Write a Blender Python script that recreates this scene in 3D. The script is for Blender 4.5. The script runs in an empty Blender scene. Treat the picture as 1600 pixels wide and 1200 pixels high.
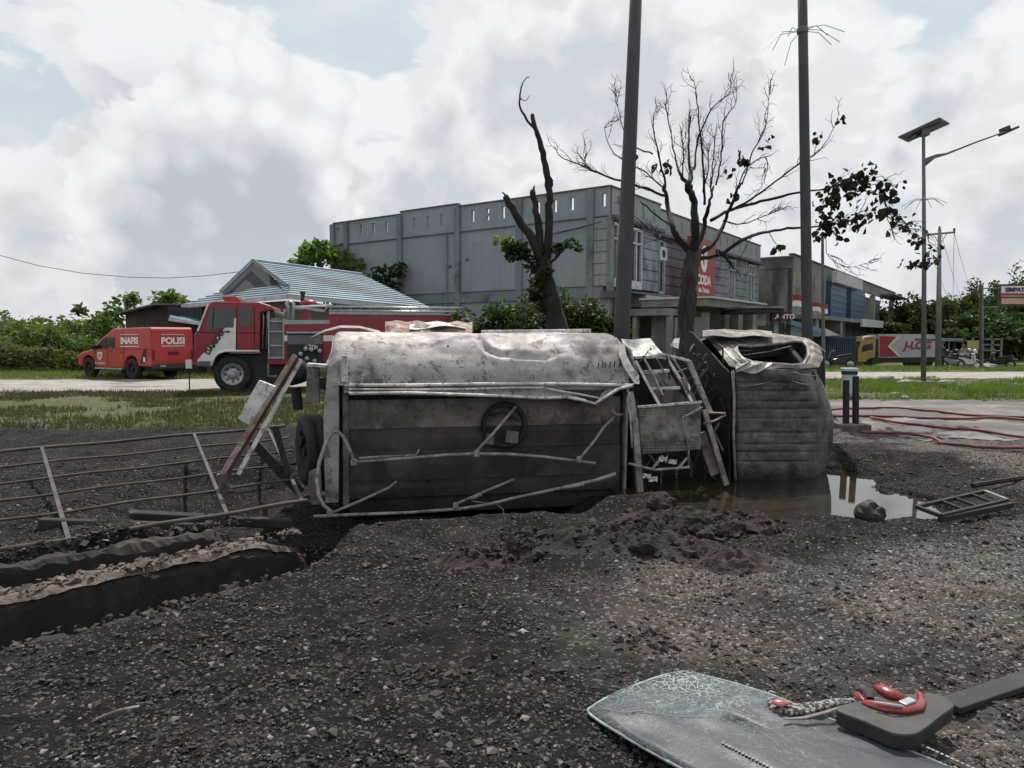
import bpy, math, random
import numpy as np
from mathutils import Vector, Matrix
random.seed(7); rng = np.random.default_rng(7)
scene = bpy.context.scene
# ---------------------------------------------------------------- camera
CAMZ = 1.65; F = 1100.0; PITCH = math.atan(75/F)
cam = bpy.data.cameras.new('camera'); co = bpy.data.objects.new('camera', cam)
scene.collection.objects.link(co); scene.camera = co
co.location = (0, 0, CAMZ); co.rotation_euler = (math.pi/2 - PITCH, 0, 0)
cam.sensor_width = 36; cam.lens = F/1600*36; cam.clip_start = .05; cam.clip_end = 3000
# ---------------------------------------------------------------- sun, exposure
SUN_EL, SUN_AZ = math.radians(58), math.radians(10)      # azimuth clockwise from +Y
sd = Vector((math.sin(SUN_AZ)*math.cos(SUN_EL), math.cos(SUN_AZ)*math.cos(SUN_EL), math.sin(SUN_EL)))
sl = bpy.data.lights.new('sun', 'SUN'); so = bpy.data.objects.new('sun', sl); scene.collection.objects.link(so)
sl.energy = 4.8; sl.angle = math.radians(.8); sl.color = (1, .955, .9)
so.rotation_euler = (-sd).to_track_quat('-Z', 'Y').to_euler(); so.location = (0, 0, 40)
vs = scene.view_settings; vs.view_transform = 'Standard'; vs.look = 'None'; vs.exposure = -0.03; vs.gamma = 1
vs.use_curve_mapping = False
# ---------------------------------------------------------------- node helpers
class NT:
    def __init__(s, tree): s.t = tree; s.n = tree.nodes; s.l = tree.links
    def node(s, typ, **kw):
        nd = s.n.new(typ)
        for k, v in kw.items(): setattr(nd, k, v)
        return nd
    def put(s, sock, v):
        if isinstance(v, bpy.types.NodeSocket): s.l.new(v, sock)
        elif v is not None:
            try: sock.default_value = v
            except Exception: sock.default_value = (v, v, v)
    def m(s, op, a, b=None, c=None, clamp=False):
        nd = s.node('ShaderNodeMath', operation=op, use_clamp=clamp)
        s.put(nd.inputs[0], a)
        if b is not None: s.put(nd.inputs[1], b)
        if c is not None: s.put(nd.inputs[2], c)
        return nd.outputs[0]
    def v(s, op, a, b=None, scale=None):
        nd = s.node('ShaderNodeVectorMath', operation=op)
        s.put(nd.inputs[0], a)
        if b is not None: s.put(nd.inputs[1], b)
        if scale is not None: s.put(nd.inputs['Scale'], scale)
        return nd.outputs['Value'] if op in ('DOT_PRODUCT', 'LENGTH', 'DISTANCE') else nd.outputs[0]
    def noise(s, vec, scale, detail=4, rough=.5, dist=0, col=False):
        nd = s.node('ShaderNodeTexNoise'); s.put(nd.inputs['Vector'], vec)
        nd.inputs['Scale'].default_value = scale; nd.inputs['Detail'].default_value = detail
        nd.inputs['Roughness'].default_value = rough; nd.inputs['Distortion'].default_value = dist
        return nd.outputs['Color'] if col else nd.outputs['Fac']
    def ss(s, x, lo, hi, a=0., b=1.):
        nd = s.node('ShaderNodeMapRange', interpolation_type='SMOOTHSTEP'); s.put(nd.inputs['Value'], x)
        s.put(nd.inputs['From Min'], lo); s.put(nd.inputs['From Max'], hi)
        s.put(nd.inputs['To Min'], a); s.put(nd.inputs['To Max'], b); return nd.outputs[0]
    def mix(s, f, a, b, blend='MIX'):
        nd = s.node('ShaderNodeMix', data_type='RGBA', blend_type=blend)
        s.put(nd.inputs[0], f)
        for i, c in ((6, a), (7, b)):
            if isinstance(c, (tuple, list)): c = (*c[:3], 1)
            s.put(nd.inputs[i], c)
        return nd.outputs[2]
    def xyz(s, v):
        nd = s.node('ShaderNodeSeparateXYZ'); s.put(nd.inputs[0], v); return nd.outputs
    def comb(s, x, y, z):
        nd = s.node('ShaderNodeCombineXYZ')
        for i, q in enumerate((x, y, z)): s.put(nd.inputs[i], q)
        return nd.outputs[0]
def pdir(px, py):
    u, v = (px-800)/F, (600-py)/F
    c, s_ = math.cos(PITCH), math.sin(PITCH)
    return Vector((u, c + v*s_, -s_ + v*c))
# ---------------------------------------------------------------- world: hazy blue with tall cumulus
w = bpy.data.worlds.new('World'); scene.world = w; w.use_nodes = True
N = NT(w.node_tree); N.n.clear()
tc = N.node('ShaderNodeTexCoord'); D = tc.outputs['Generated']
D = N.v('NORMALIZE', D)
sky = N.node('ShaderNodeTexSky', sky_type='NISHITA'); sky.sun_disc = False
sky.sun_elevation = SUN_EL; sky.sun_rotation = SUN_AZ; sky.air_density = 1.2; sky.dust_density = 3.0
nish = N.v('SCALE', sky.outputs[0], scale=.085)
dz = N.xyz(D)[2]
el = N.m('MAXIMUM', dz, 0.0)
# stretch directions so that clouds are flatter near the horizon
sc_ = N.m('DIVIDE', 1.0, N.m('ADD', el, .55))
P = N.comb(N.m('MULTIPLY', N.xyz(D)[0], sc_), N.m('MULTIPLY', N.xyz(D)[1], sc_), N.m('MULTIPLY', dz, 1.9))
blue = N.mix(.86, nish, (.66, .755, .81))
def vor1(Q, s_):
    v_ = N.node('ShaderNodeTexVoronoi', feature='F1'); N.put(v_.inputs['Vector'], Q); v_.inputs['Scale'].default_value = s_
    return v_.outputs['Distance']
def puff(Q):
    v_ = N.node('ShaderNodeTexVoronoi', feature='F1'); N.put(v_.inputs['Vector'], Q); v_.inputs['Scale'].default_value = 11
    return v_.outputs['Distance']
def dens(P, off):
    Q = N.v('ADD', P, off)
    wv = N.v('SCALE', N.v('SUBTRACT', N.noise(Q, 2.2, 2, .5, 0, True), (.5, .5, .5)), scale=.30)
    Q = N.v('ADD', Q, wv)
    a = N.m('ADD', N.m('MULTIPLY', N.m('SUBTRACT', N.noise(Q, 2.6, 8, .56), .5), 1.35), N.m('ADD', .5, N.m('MULTIPLY', N.m('SUBTRACT', .5, puff(Q)), .16)))
    return a
blobs = [(330, 190, .15, .30), (390, 330, .24, .30), (230, 300, .10, .22), (60, 420, .16, .2), (700, 330, .22, .2),
         (880, 130, .36, .24), (60, 90, .2, .10), (1120, 260, .3, .10), (1500, 400, .2, .16), (1250, 200, .22, .08),
         (600, 20, .10, -.18), (80, 190, .10, -.22), (1400, 330, .10, -.10), (1180, 480, .12, -.05)]
def blobsum(Dv):
    tot = None
    for px, py, r, k in blobs:
        d = pdir(px, py).normalized()
        dist = N.v('DISTANCE', Dv, tuple(d))
        s_ = N.ss(dist, 0.0, r*1.3, k, 0.0)
        tot = s_ if tot is None else N.m('ADD', tot, s_)
    return tot
d0 = N.m('ADD', dens(P, (3.1, 1.7, .4)), blobsum(D))
Dup = N.v('ADD', D, (0.012, 0, .045))
d1 = N.m('ADD', dens(N.v('ADD', P, (0.012, 0, .085)), (3.1, 1.7, .4)), blobsum(Dup))
mask = N.ss(d0, .50, .575)
rim = N.ss(N.m('SUBTRACT', d0, d1), -.02, .09)              # bright where the cloud thins upward
thick = N.ss(d0, .60, .98)
grey = N.mix(thick, (.82, .835, .86), (.51, .565, .61))
gdir = pdir(310, 330).normalized(); gd = N.v('DISTANCE', N.v('ADD', D, N.v('SCALE', N.v('SUBTRACT', N.noise(P, 4, 3, .5, 0, True), (.5, .5, .5)), scale=.14)), tuple(gdir))
gc = N.ss(gd, .06, .21, 1.0, 0.0)
thick = N.m('MAXIMUM', N.m('MULTIPLY', thick, .6), N.m('MULTIPLY', gc, .95))
grey = N.mix(thick, (.84, .855, .88), (.52, .575, .625))
cloud = N.mix(N.m('MULTIPLY', N.m('MULTIPLY', rim, .9), N.m('SUBTRACT', 1.0, N.m('MULTIPLY', gc, .8))), grey, (.96, .965, .975))
# veil of high haze, brighter near the hidden sun
glow = N.ss(N.v('DISTANCE', D, tuple(sd)), .15, 1.05, 1.0, 0.0)
veil = N.m('MULTIPLY', N.ss(N.noise(P, 5.5, 5, .6), .35, .75), .7)
base = N.mix(veil, blue, (.80, .83, .86))
col = N.mix(N.m('MULTIPLY', mask, .85), base, cloud)
en = N.m('ADD', N.m('MULTIPLY', N.m('SUBTRACT', N.noise(D, 9, 7, .6, .3), .5), .14), N.m('MULTIPLY', N.m('SUBTRACT', .42, N.m('MINIMUM', vor1(D, 26), N.m('ADD', vor1(D, 52), .12))), .030))
def heap(puffs, soft, gdeep, white, greyc_, cc, inner=None, na=.55):
    c = None
    for px, py, r in puffs:
        q = N.m('SUBTRACT', r/1100, N.v('DISTANCE', D, tuple(pdir(px, py).normalized())))
        c = q if c is None else N.m('MAXIMUM', c, q)
    c = N.m('ADD', c, en)
    m_ = N.ss(c, 0.0, soft)
    gf = c; lo_ = .010
    if inner:
        gf = None; lo_ = 0.0
        for px, py, r in inner:
            q = N.m('SUBTRACT', r/1100, N.v('DISTANCE', D, tuple(pdir(px, py).normalized()))); gf = q if gf is None else N.m('MAXIMUM', gf, q)
        gf = N.m('ADD', gf, N.m('MULTIPLY', N.m('SUBTRACT', N.noise(D, 6, 6, .6), .5), .10))
    g_ = N.m('ADD', N.ss(gf, lo_, gdeep), N.m('ADD', N.m('MULTIPLY', N.m('SUBTRACT', N.noise(D, 12, 5, .6), .5), na), N.m('MULTIPLY', N.m('SUBTRACT', vor1(N.v('ADD', D, N.v('SCALE', N.noise(D, 20, 3, .6, 0, True), scale=.03)), 24), .38), .7)), clamp=True)
    return N.mix(m_, cc, N.mix(g_, white, greyc_)), m_
col, _ = heap([(700, 190, 90), (800, 140, 130), (960, 130, 150), (1120, 190, 120), (560, 330, 60), (640, 320, 80), (720, 300, 90), (1230, 330, 70), (1500, 430, 90), (1570, 340, 80), (1480, 160, 80), (1400, 250, 60), (40, 370, 90), (110, 40, 60), (560, 400, 60), (150, 440, 70)], .025, .09, (.885, .90, .92), (.63, .675, .715), col, None, 1.7)
col, _ = heap([(372, 92, 55), (330, 130, 60), (420, 140, 70), (480, 190, 90), (270, 185, 62), (195, 190, 42), (165, 185, 26), (330, 250, 130), (400, 330, 140), (270, 330, 130), (500, 280, 70), (350, 400, 150)], .012, .10, (.93, .94, .955), (.53, .585, .635), col, [(300, 290, 120), (390, 340, 150), (260, 360, 120), (430, 400, 140), (330, 440, 150), (240, 430, 110)], .45)
col = N.mix(N.ss(dz, 0.0, .16, .45, 0.0), col, (.70, .735, .76))
col = N.v('MULTIPLY', col, N.comb(N.m('ADD', 1.0, N.m('MULTIPLY', glow, .10)), N.m('ADD', 1.0, N.m('MULTIPLY', glow, .095)), N.m('ADD', 1.0, N.m('MULTIPLY', glow, .085))))
bg = N.node('ShaderNodeBackground'); N.l.new(col, bg.inputs[0]); bg.inputs[1].default_value = .98
N.l.new(bg.outputs[0], N.node('ShaderNodeOutputWorld').inputs[0])
# ---------------------------------------------------------------- materials
MATS = {}
def mat(name, c1, c2=None, scale=6, rough=.8, metal=0, bump=0, bscale=40, lo=.35, hi=.65, c3=None, s3=1.5, lo3=.5, hi3=.65,
        spec=.5, detail=6, stretch=None, bdist=.01, trans=0, attr=None, coat=0, streak=None):
    if name in MATS: return MATS[name]
    M_ = bpy.data.materials.new(name); M_.use_nodes = True; T = NT(M_.node_tree)
    b = T.n['Principled BSDF']; b.inputs['Roughness'].default_value = rough; b.inputs['Metallic'].default_value = metal
    b.inputs['Specular IOR Level'].default_value = spec
    if coat: b.inputs['Coat Weight'].default_value = coat; b.inputs['Coat Roughness'].default_value = .08
    O = T.node('ShaderNodeTexCoord').outputs['Object']
    if stretch: O = T.v('MULTIPLY', O, stretch)
    if c2 is None: c2 = tuple(x*.78 for x in c1)
    f = T.ss(T.noise(O, scale, detail, .6), lo, hi)
    c = T.mix(f, c1, c2)
    if c3 is not None:
        c = T.mix(T.ss(T.noise(T.v('ADD', O, (7.3, 2.1, 4.4)), s3, 5, .65, .4), lo3, hi3), c, c3)
    if streak is not None:
        c = T.mix(T.m('MULTIPLY', T.ss(T.noise(T.v('MULTIPLY', O, (2.2, 2.2, .16)), 1.6, 7, .7), .52, .75), .6), c, streak)
    if attr:
        at = T.node('ShaderNodeAttribute', attribute_name=attr)
        c = T.mix(1.0, c, at.outputs['Color'], 'MULTIPLY')
    T.l.new(c, b.inputs['Base Color'])
    if bump:
        bn = T.node('ShaderNodeBump'); bn.inputs['Strength'].default_value = bump; bn.inputs['Distance'].default_value = bdist
        T.l.new(T.noise(O, bscale, 5, .6), bn.inputs['Height']); T.l.new(bn.outputs[0], b.inputs['Normal'])
    if trans: b.inputs['Transmission Weight'].default_value = trans
    MATS[name] = M_; return M_
def foliage(name, c1, c2, c3, spec=.3):
    if name in MATS: return MATS[name]
    M_ = bpy.data.materials.new(name); M_.use_nodes = True; T = NT(M_.node_tree)
    b = T.n['Principled BSDF']; b.inputs['Roughness'].default_value = .55; b.inputs['Specular IOR Level'].default_value = spec
    O = T.node('ShaderNodeTexCoord').outputs['Object']
    r = T.node('ShaderNodeNewGeometry').outputs['Random Per Island']
    c = T.mix(T.ss(T.noise(O, .9, 3), .4, .6), c1, c2); c = T.mix(T.ss(r, .5, 1.0), c, c3)
    T.l.new(c, b.inputs['Base Color'])
    tr = T.node('ShaderNodeBsdfTranslucent'); T.l.new(T.v('MULTIPLY', c, (1.5, 1.7, .7)), tr.inputs[0])
    mx = T.node('ShaderNodeMixShader'); mx.inputs[0].default_value = .35
    out = T.n['Material Output']
    T.l.new(b.outputs[0], mx.inputs[1]); T.l.new(tr.outputs[0], mx.inputs[2]); T.l.new(mx.outputs[0], out.inputs[0])
    MATS[name] = M_; return M_
# ---------------------------------------------------------------- geometry helpers
class MB:
    def __init__(s): s.v = []; s.f = []
    def add(s, vs, fs):
        o = len(s.v); s.v += [tuple(p) for p in vs]; s.f += [tuple(i+o for i in f) for f in fs]; return s
    def box(s, c, size, rz=0, R=None):
        hx, hy, hz = size[0]/2, size[1]/2, size[2]/2
        if R is None: R = Matrix.Rotation(rz, 3, 'Z')
        vs = [Vector(c) + R @ Vector((x*hx, y*hy, z*hz)) for x in (-1, 1) for y in (-1, 1) for z in (-1, 1)]
        return s.add(vs, [(0,1,3,2),(4,6,7,5),(0,4,5,1),(2,3,7,6),(0,2,6,4),(1,5,7,3)])
    def bb(s, x0, x1, y0, y1, z0, z1):
        return s.box(((x0+x1)/2, (y0+y1)/2, (z0+z1)/2), (abs(x1-x0), abs(y1-y0), abs(z1-z0)))
    def tube(s, pts, r, n=8, cap=True):
        pts = [Vector(p) for p in pts]; k = len(pts)
        if not isinstance(r, (list, tuple)): r = [r]*k
        vs = []; up0 = None
        for i, p in enumerate(pts):
            t = (pts[min(i+1, k-1)] - pts[max(i-1, 0)]).normalized()
            ref = up0 if up0 is not None else (Vector((0,0,1)) if abs(t.z) < .9 else Vector((1,0,0)))
            a = t.cross(ref).normalized(); b = a.cross(t).normalized(); up0 = b
            for j in range(n):
                an = 2*math.pi*j/n; vs.append(p + r[i]*(math.cos(an)*a + math.sin(an)*b))
        fs = [(i*n+j, i*n+(j+1) % n, (i+1)*n+(j+1) % n, (i+1)*n+j) for i in range(k-1) for j in range(n)]
        if cap: fs += [tuple(range(n))[::-1], tuple(range((k-1)*n, k*n))]
        return s.add(vs, fs)
    def prism(s, pts, vec):
        pts = [Vector(p) for p in pts]; vec = Vector(vec); n = len(pts)
        return s.add(pts + [p+vec for p in pts], [tuple(range(n))[::-1], tuple(range(n, 2*n))] + [(i, (i+1) % n, n+(i+1) % n, n+i) for i in range(n)])
    def bar(s, a, b, wd, th, up=(0,-1,0)):
        a, b = Vector(a), Vector(b); t = (b-a).normalized(); n_ = Vector(up); sdv = t.cross(n_).normalized(); n_ = sdv.cross(t)
        vs = [p + i*sdv*wd/2 + j*n_*th/2 for p in (a, b) for i, j in ((-1,-1),(1,-1),(1,1),(-1,1))]
        return s.add(vs, [(3,2,1,0),(4,5,6,7),(0,1,5,4),(1,2,6,5),(2,3,7,6),(3,0,4,7)])
    def lathe(s, prof, c, axis='z', n=24):
        vs = []; k = len(prof); c = Vector(c)
        for r, h in prof:
            for j in range(n):
                a = 2*math.pi*j/n; x, y = r*math.cos(a), r*math.sin(a)
                vs.append(c + Vector({'z': (x, y, h), 'y': (x, h, y), 'x': (h, x, y)}[axis]))
        fs = [(i*n+j, i*n+(j+1) % n, (i+1)*n+(j+1) % n, (i+1)*n+j) for i in range(k-1) for j in range(n)]
        return s.add(vs, fs)
    def grid(s, rows):
        m_ = len(rows[0]); vs = [p for r in rows for p in r]
        return s.add(vs, [(i*m_+j, i*m_+j+1, (i+1)*m_+j+1, (i+1)*m_+j) for i in range(len(rows)-1) for j in range(m_-1)])
    def mesh(s, name, m_=None, smooth=False):
        me = bpy.data.meshes.new(name); me.from_pydata(s.v, [], s.f)
        if smooth: me.polygons.foreach_set('use_smooth', [True]*len(me.polygons))
        if m_: me.materials.append(m_)
        me.update(); return me
    def build(s, name, m_, parent=None, smooth=False, label=None, kind=None, solid=0, bevel=0, sub=0, fix=True):
        me = s.mesh(name, m_, smooth)
        if fix:
            import bmesh
            bm = bmesh.new(); bm.from_mesh(me); bmesh.ops.recalc_face_normals(bm, faces=bm.faces); bm.to_mesh(me); bm.free()
        o = bpy.data.objects.new(name, me); scene.collection.objects.link(o)
        if parent is not None: o.parent = parent
        if label: o['label'] = label
        if kind: o['kind'] = kind
        if solid:
            d = o.modifiers.new('thick', 'SOLIDIFY'); d.thickness = solid; d.offset = 0
        if bevel:
            d = o.modifiers.new('bevel', 'BEVEL'); d.width = bevel; d.segments = 2; d.limit_method = 'ANGLE'
        if sub:
            d = o.modifiers.new('sub', 'SUBSURF'); d.levels = sub; d.render_levels = sub
        return o
def link(name, me, parent=None, loc=(0,0,0), rot=(0,0,0)):
    o = bpy.data.objects.new(name, me); scene.collection.objects.link(o); o.parent = parent; o.location = loc; o.rotation_euler = rot; return o
def tag(o, label, cat, group=None):
    o['label'] = label; o['category'] = cat
    if group: o['group'] = group
    return o
def thing(name, label, cat, loc=(0,0,0), rz=0, group=None):
    o = bpy.data.objects.new(name, None); scene.collection.objects.link(o); o.location = loc; o.rotation_euler = (0, 0, rz); o.empty_display_size = .1
    return tag(o, label, cat, group)
def copy_tree(o, parent=None):
    c = o.copy(); scene.collection.objects.link(c); c.parent = parent
    for ch in list(o.children): copy_tree(ch, c)
    return c
def npmesh(name, V, Fc, m_, kind=None, attr=None, parent=None, smooth=False):
    V = np.asarray(V, np.float32).reshape(-1, 3); Fc = np.asarray(Fc, np.int32)
    me = bpy.data.meshes.new(name); k = Fc.shape[1]
    me.vertices.add(len(V)); me.vertices.foreach_set('co', V.ravel())
    me.loops.add(Fc.size); me.loops.foreach_set('vertex_index', Fc.ravel())
    me.polygons.add(len(Fc)); me.polygons.foreach_set('loop_start', np.arange(0, Fc.size, k, dtype=np.int32))
    me.update(calc_edges=True)
    me.polygons.foreach_set('use_smooth', np.full(len(Fc), smooth))
    if attr is not None:
        for an, A in attr.items():
            ca = me.color_attributes.new(an, 'FLOAT_COLOR', 'POINT'); A = np.asarray(A, np.float32)
            ca.data.foreach_set('color', np.hstack([A, np.ones((len(A), 1), np.float32)]).ravel())
    me.materials.append(m_); me.validate()
    o = bpy.data.objects.new(name, me); scene.collection.objects.link(o)
    if parent is not None: o.parent = parent
    if kind: o['kind'] = kind
    return o
def text(s_, m_, parent, loc, rot, size, name='lettering', sx=1, bold=0, ext=.004, align='CENTER', shear=0):
    c = bpy.data.curves.new(name, 'FONT'); c.body = s_; c.size = size; c.extrude = ext; c.align_x = align; c.align_y = 'CENTER'; c.offset = bold
    c.resolution_u = 3; c.materials.append(m_)
    tmp = bpy.data.objects.new(name, c); tmp.data.shear = shear; scene.collection.objects.link(tmp)
    me = bpy.data.meshes.new_from_object(tmp, depsgraph=bpy.context.evaluated_depsgraph_get()); bpy.data.objects.remove(tmp); me.name = name
    o = bpy.data.objects.new(name, me); scene.collection.objects.link(o); o.parent = parent; o.location = loc; o.rotation_euler = rot; o.scale = (sx, 1, 1)
    return o
def W(px, py, Y):
    d = pdir(px, py); k = Y/d.y; return Vector((d.x*k, Y, CAMZ + d.z*k))
def G(px, py, z=0):
    d = pdir(px, py); k = (z-CAMZ)/d.z; return Vector((d.x*k, d.y*k, z))
# value noise
_tab = rng.random((256, 256)).astype(np.float64)
def vn(x, y):
    xi = np.floor(x).astype(int); yi = np.floor(y).astype(int); fx = x-xi; fy = y-yi
    fx = fx*fx*(3-2*fx); fy = fy*fy*(3-2*fy)
    a = _tab[xi & 255, yi & 255]; b = _tab[(xi+1) & 255, yi & 255]; c = _tab[xi & 255, (yi+1) & 255]; d = _tab[(xi+1) & 255, (yi+1) & 255]
    return (a*(1-fx)+b*fx)*(1-fy) + (c*(1-fx)+d*fx)*fy - .5
def fbm(x, y, s_, o=4):
    t = 0; a = 1
    for i in range(o): t = t + a*vn(x*s_+i*17.3, y*s_+i*9.1); s_ *= 2.03; a *= .5
    return t
def sstep(x, a, b):
    t = np.clip((x-a)/(b-a), 0, 1); return t*t*(3-2*t)
def segd(x, y, ax, ay, bx, by):
    t = np.clip(((x-ax)*(bx-ax)+(y-ay)*(by-ay))/((bx-ax)**2+(by-ay)**2), 0, 1)
    return np.hypot(x-ax-t*(bx-ax), y-ay-t*(by-ay))
def inside(x, y, poly):
    x = np.asarray(x); y = np.asarray(y); r = np.zeros(x.shape, bool); n = len(poly)
    for i in range(n):
        (x1, y1), (x2, y2) = poly[i], poly[(i+1) % n]
        c = ((y1 > y) != (y2 > y)) & (x < (x2-x1)*(y-y1)/((y2-y1) or 1e-9)+x1); r ^= c
    return r
# ---------------------------------------------------------------- terrain
DR0, DR1 = (-5.6, 2.1), (-1.75, 6.0)     # drain centre line on the left
def gh(x, y):
    x = np.asarray(x, float); y = np.asarray(y, float)
    near = 1-sstep(y, 14, 30)
    z = .05*fbm(x, y, .5, 3)*(.3+.7*near) + .05*fbm(x+31, y, 3.1, 5)*near
    ru = (x*.55+y*.83)+.25*fbm(x, y, .4, 2); z = z - .028*near*(np.exp(-((ru-4.35)/.11)**2)+np.exp(-((ru-5.15)/.12)**2)-.5*np.exp(-((ru-4.6)/.09)**2))
    # pit under the wreck and the puddle
    d = segd(x, y, -2.3, 8.15, 2.7, 9.0) + .22*fbm(x, y, 1.3, 4)
    z = z - .46*(1-sstep(d, 1.2, 2.0+.35*sstep(-x, -.5, 1.5)))
    d2 = segd(x, y, 2.3, 7.3, 4.0, 7.42) + .30*fbm(x+5, y, 2.3, 4)
    z = z - .13*(1-sstep(np.hypot((x-3.9)/1.25, y-8.2), .9, 2.3))
    z = z - .24*(1-sstep(d2, .50, .80))
    # drain
    d3 = segd(x, y, *DR0, *DR1)+.10*fbm(x, y, 1.7, 4)+.10*fbm(x, y, .6, 2); z = z - .70*(1-sstep(d3, .68, 1.0))*(1-sstep(x, -1.9, -1.3))
    z = z + .20*(1-sstep(np.abs(x-1.15)+.2*fbm(x, y, 2, 2), .15, .6))*(1-sstep(np.abs(y-8), .8, 2.))*(1-sstep(y, 6.2, 6.8)*0)
    # dark verge at the left falls away a little
    z = z - .10*sstep(-x, 2.5, 6)*sstep(y, 6.5, 9)*(1-sstep(y, 13, 18))
    # land falls to the right-hand background
    z = z - 1.25*sstep(x, 6, 22)*sstep(y, 30, 66)
    # hill at far right
    z = z + 24*sstep(x-.42*y, 18, 120)*sstep(y, 105, 190)
    return z
def gz(x, y): return float(gh(np.array([x]), np.array([y]))[0])
def axis(segs):
    out = []
    for a, b, n in segs: out += list(np.linspace(a, b, n, endpoint=False))
    return np.array(out + [segs[-1][1]])
xs = axis([(-1500,-300,8),(-300,-60,24),(-60,-12,60),(-12,-5.5,60),(-5.5,6.5,340),(6.5,14,60),(14,80,60),(80,400,24),(400,1500,8)])
ys = axis([(-60,0,12),(0,2.2,12),(2.2,7,230),(7,11,110),(11,18,70),(18,40,70),(40,110,50),(110,300,24),(300,2200,16)])
X, Y = np.meshgrid(xs, ys); Z = gh(X, Y)
# fine gravelly relief close by
nearm = (1-sstep(Y, 6, 11))*(1-sstep(np.abs(X), 6, 9))
Z = Z + nearm*(.014*fbm(X, Y, 14, 3))
ny, nx = X.shape
V = np.stack([X, Y, Z], -1).reshape(-1, 3)
I = np.arange(ny*nx).reshape(ny, nx)
Fc = np.stack([I[:-1,:-1], I[:-1,1:], I[1:,1:], I[1:,:-1]], -1).reshape(-1, 4)
# material zones: ash (burnt), mud (red soil), grass
def zones(x, y):
    n1 = fbm(x, y, .35, 4); n2 = fbm(x+9, y+3, 1.1, 4)
    ash = (1-sstep(np.hypot((x-.8)/1.6, (y-8.2)/1.02)+1.6*n1, 2.5, 3.9))
    ash = np.maximum(ash, sstep(-x+.3*y, 0.5, 3.)*(1-sstep(y, 12.6, 14.2)))
    ash = np.maximum(ash, (1-sstep(x+.42*y+2.2*n1+.8*n2, 1.8, 5.4))*(1-sstep(y, 9, 13)))
    grass = sstep(y+1.5*n1, 13.0, 14.5)*(1-sstep(x, 1, 4))
    grass = np.maximum(grass, sstep(x, 3, 5)*sstep(y+3*n1, 17.5, 20.5))
    grass = np.maximum(grass, sstep(y, 60, 80))
    grass = grass*(sstep(n2, -.45, .0)*.5+.5)
    mud = sstep(n2+.4*n1, -.05, .35)
    return np.stack([ash, grass, mud], -1)
zn = zones(V[:, 0], V[:, 1])
def ground_mat():
    M_ = bpy.data.materials.new('ground_soil'); M_.use_nodes = True; T = NT(M_.node_tree); b = T.n['Principled BSDF']
    O = T.node('ShaderNodeTexCoord').outputs['Object']
    at = T.node('ShaderNodeAttribute', attribute_name='zone'); s3 = T.xyz(at.outputs['Vector'])
    nA = T.noise(O, 1.3, 8, .65); nB = T.noise(O, 38, 6, .7); nC = T.noise(O, 5, 8, .65)
    vo = T.node('ShaderNodeTexVoronoi'); T.put(vo.inputs['Vector'], O); vo.inputs['Scale'].default_value = 62; vo.inputs['Randomness'].default_value = 1
    cellr = T.xyz(vo.outputs['Color'])[0]
    dirt = T.mix(T.ss(nA, .35, .65), (.118, .102, .090), (.058, .051, .047))
    dirt = T.mix(T.m('MULTIPLY', s3[2], .7), dirt, (.125, .098, .076))
    dirt = T.mix(T.m('MULTIPLY', T.ss(T.noise(T.v('ADD', O, (3, 8, 0)), .9, 7, .7, .5), .48, .62), .75), dirt, (.040, .035, .034))
    dirt = T.mix(T.ss(nB, .45, .7), dirt, (.045, .039, .037))
    dirt = T.mix(T.ss(cellr, .84, .90), dirt, (.22, .21, .20))
    ash = T.mix(T.ss(nC, .35, .65), (.006, .0055, .0052), (.018, .016, .0155))
    ash = T.mix(T.ss(nB, .5, .75), ash, (.009, .008, .008))
    ash = T.mix(T.m('MULTIPLY', T.ss(cellr, .90, .93), .6), ash, (.12, .115, .115))
    ash = T.mix(T.m('MULTIPLY', T.ss(nA, .55, .7), .5), ash, (.050, .030, .023))
    grs = T.mix(T.ss(nC, .4, .6), (.072, .082, .030), (.125, .115, .065))
    gf = T.ss(T.m('ADD', s3[1], T.m('MULTIPLY', T.m('SUBTRACT', nC, .5), 1.2)), .35, .6)
    af = T.ss(T.m('ADD', s3[0], T.m('MULTIPLY', T.m('SUBTRACT', nA, .5), .9)), .12, .85)
    c = T.mix(gf, dirt, grs); c = T.mix(af, c, ash)
    T.l.new(c, b.inputs['Base Color'])
    T.put(b.inputs['Roughness'], T.ss(T.noise(O, .8, 4), .3, .7, .8, .97)); b.inputs['Specular IOR Level'].default_value = .12
    h = T.m('ADD', T.m('MULTIPLY', nB, .6), T.m('MULTIPLY', vo.outputs['Distance'], -.7))
    bn = T.node('ShaderNodeBump'); bn.inputs['Strength'].default_value = .9; bn.inputs['Distance'].default_value = .02
    T.l.new(h, bn.inputs['Height']); T.l.new(bn.outputs[0], b.inputs['Normal'])
    return M_
gmat = ground_mat()
ground = npmesh('ground', V, Fc, gmat, 'structure', {'zone': zn}, smooth=True)
# puddle water
mw = mat('muddy_water', (.034, .027, .017), (.024, .019, .012), 2, rough=.03, spec=.9, bump=.02, bscale=9)
wq = MB(); wz = -.185
wq.grid([[(1.2+i*.25, 6.4+j*.25, wz) for i in range(19)] for j in range(19)])
o = wq.build('puddle_water', mw, kind='structure')
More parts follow.
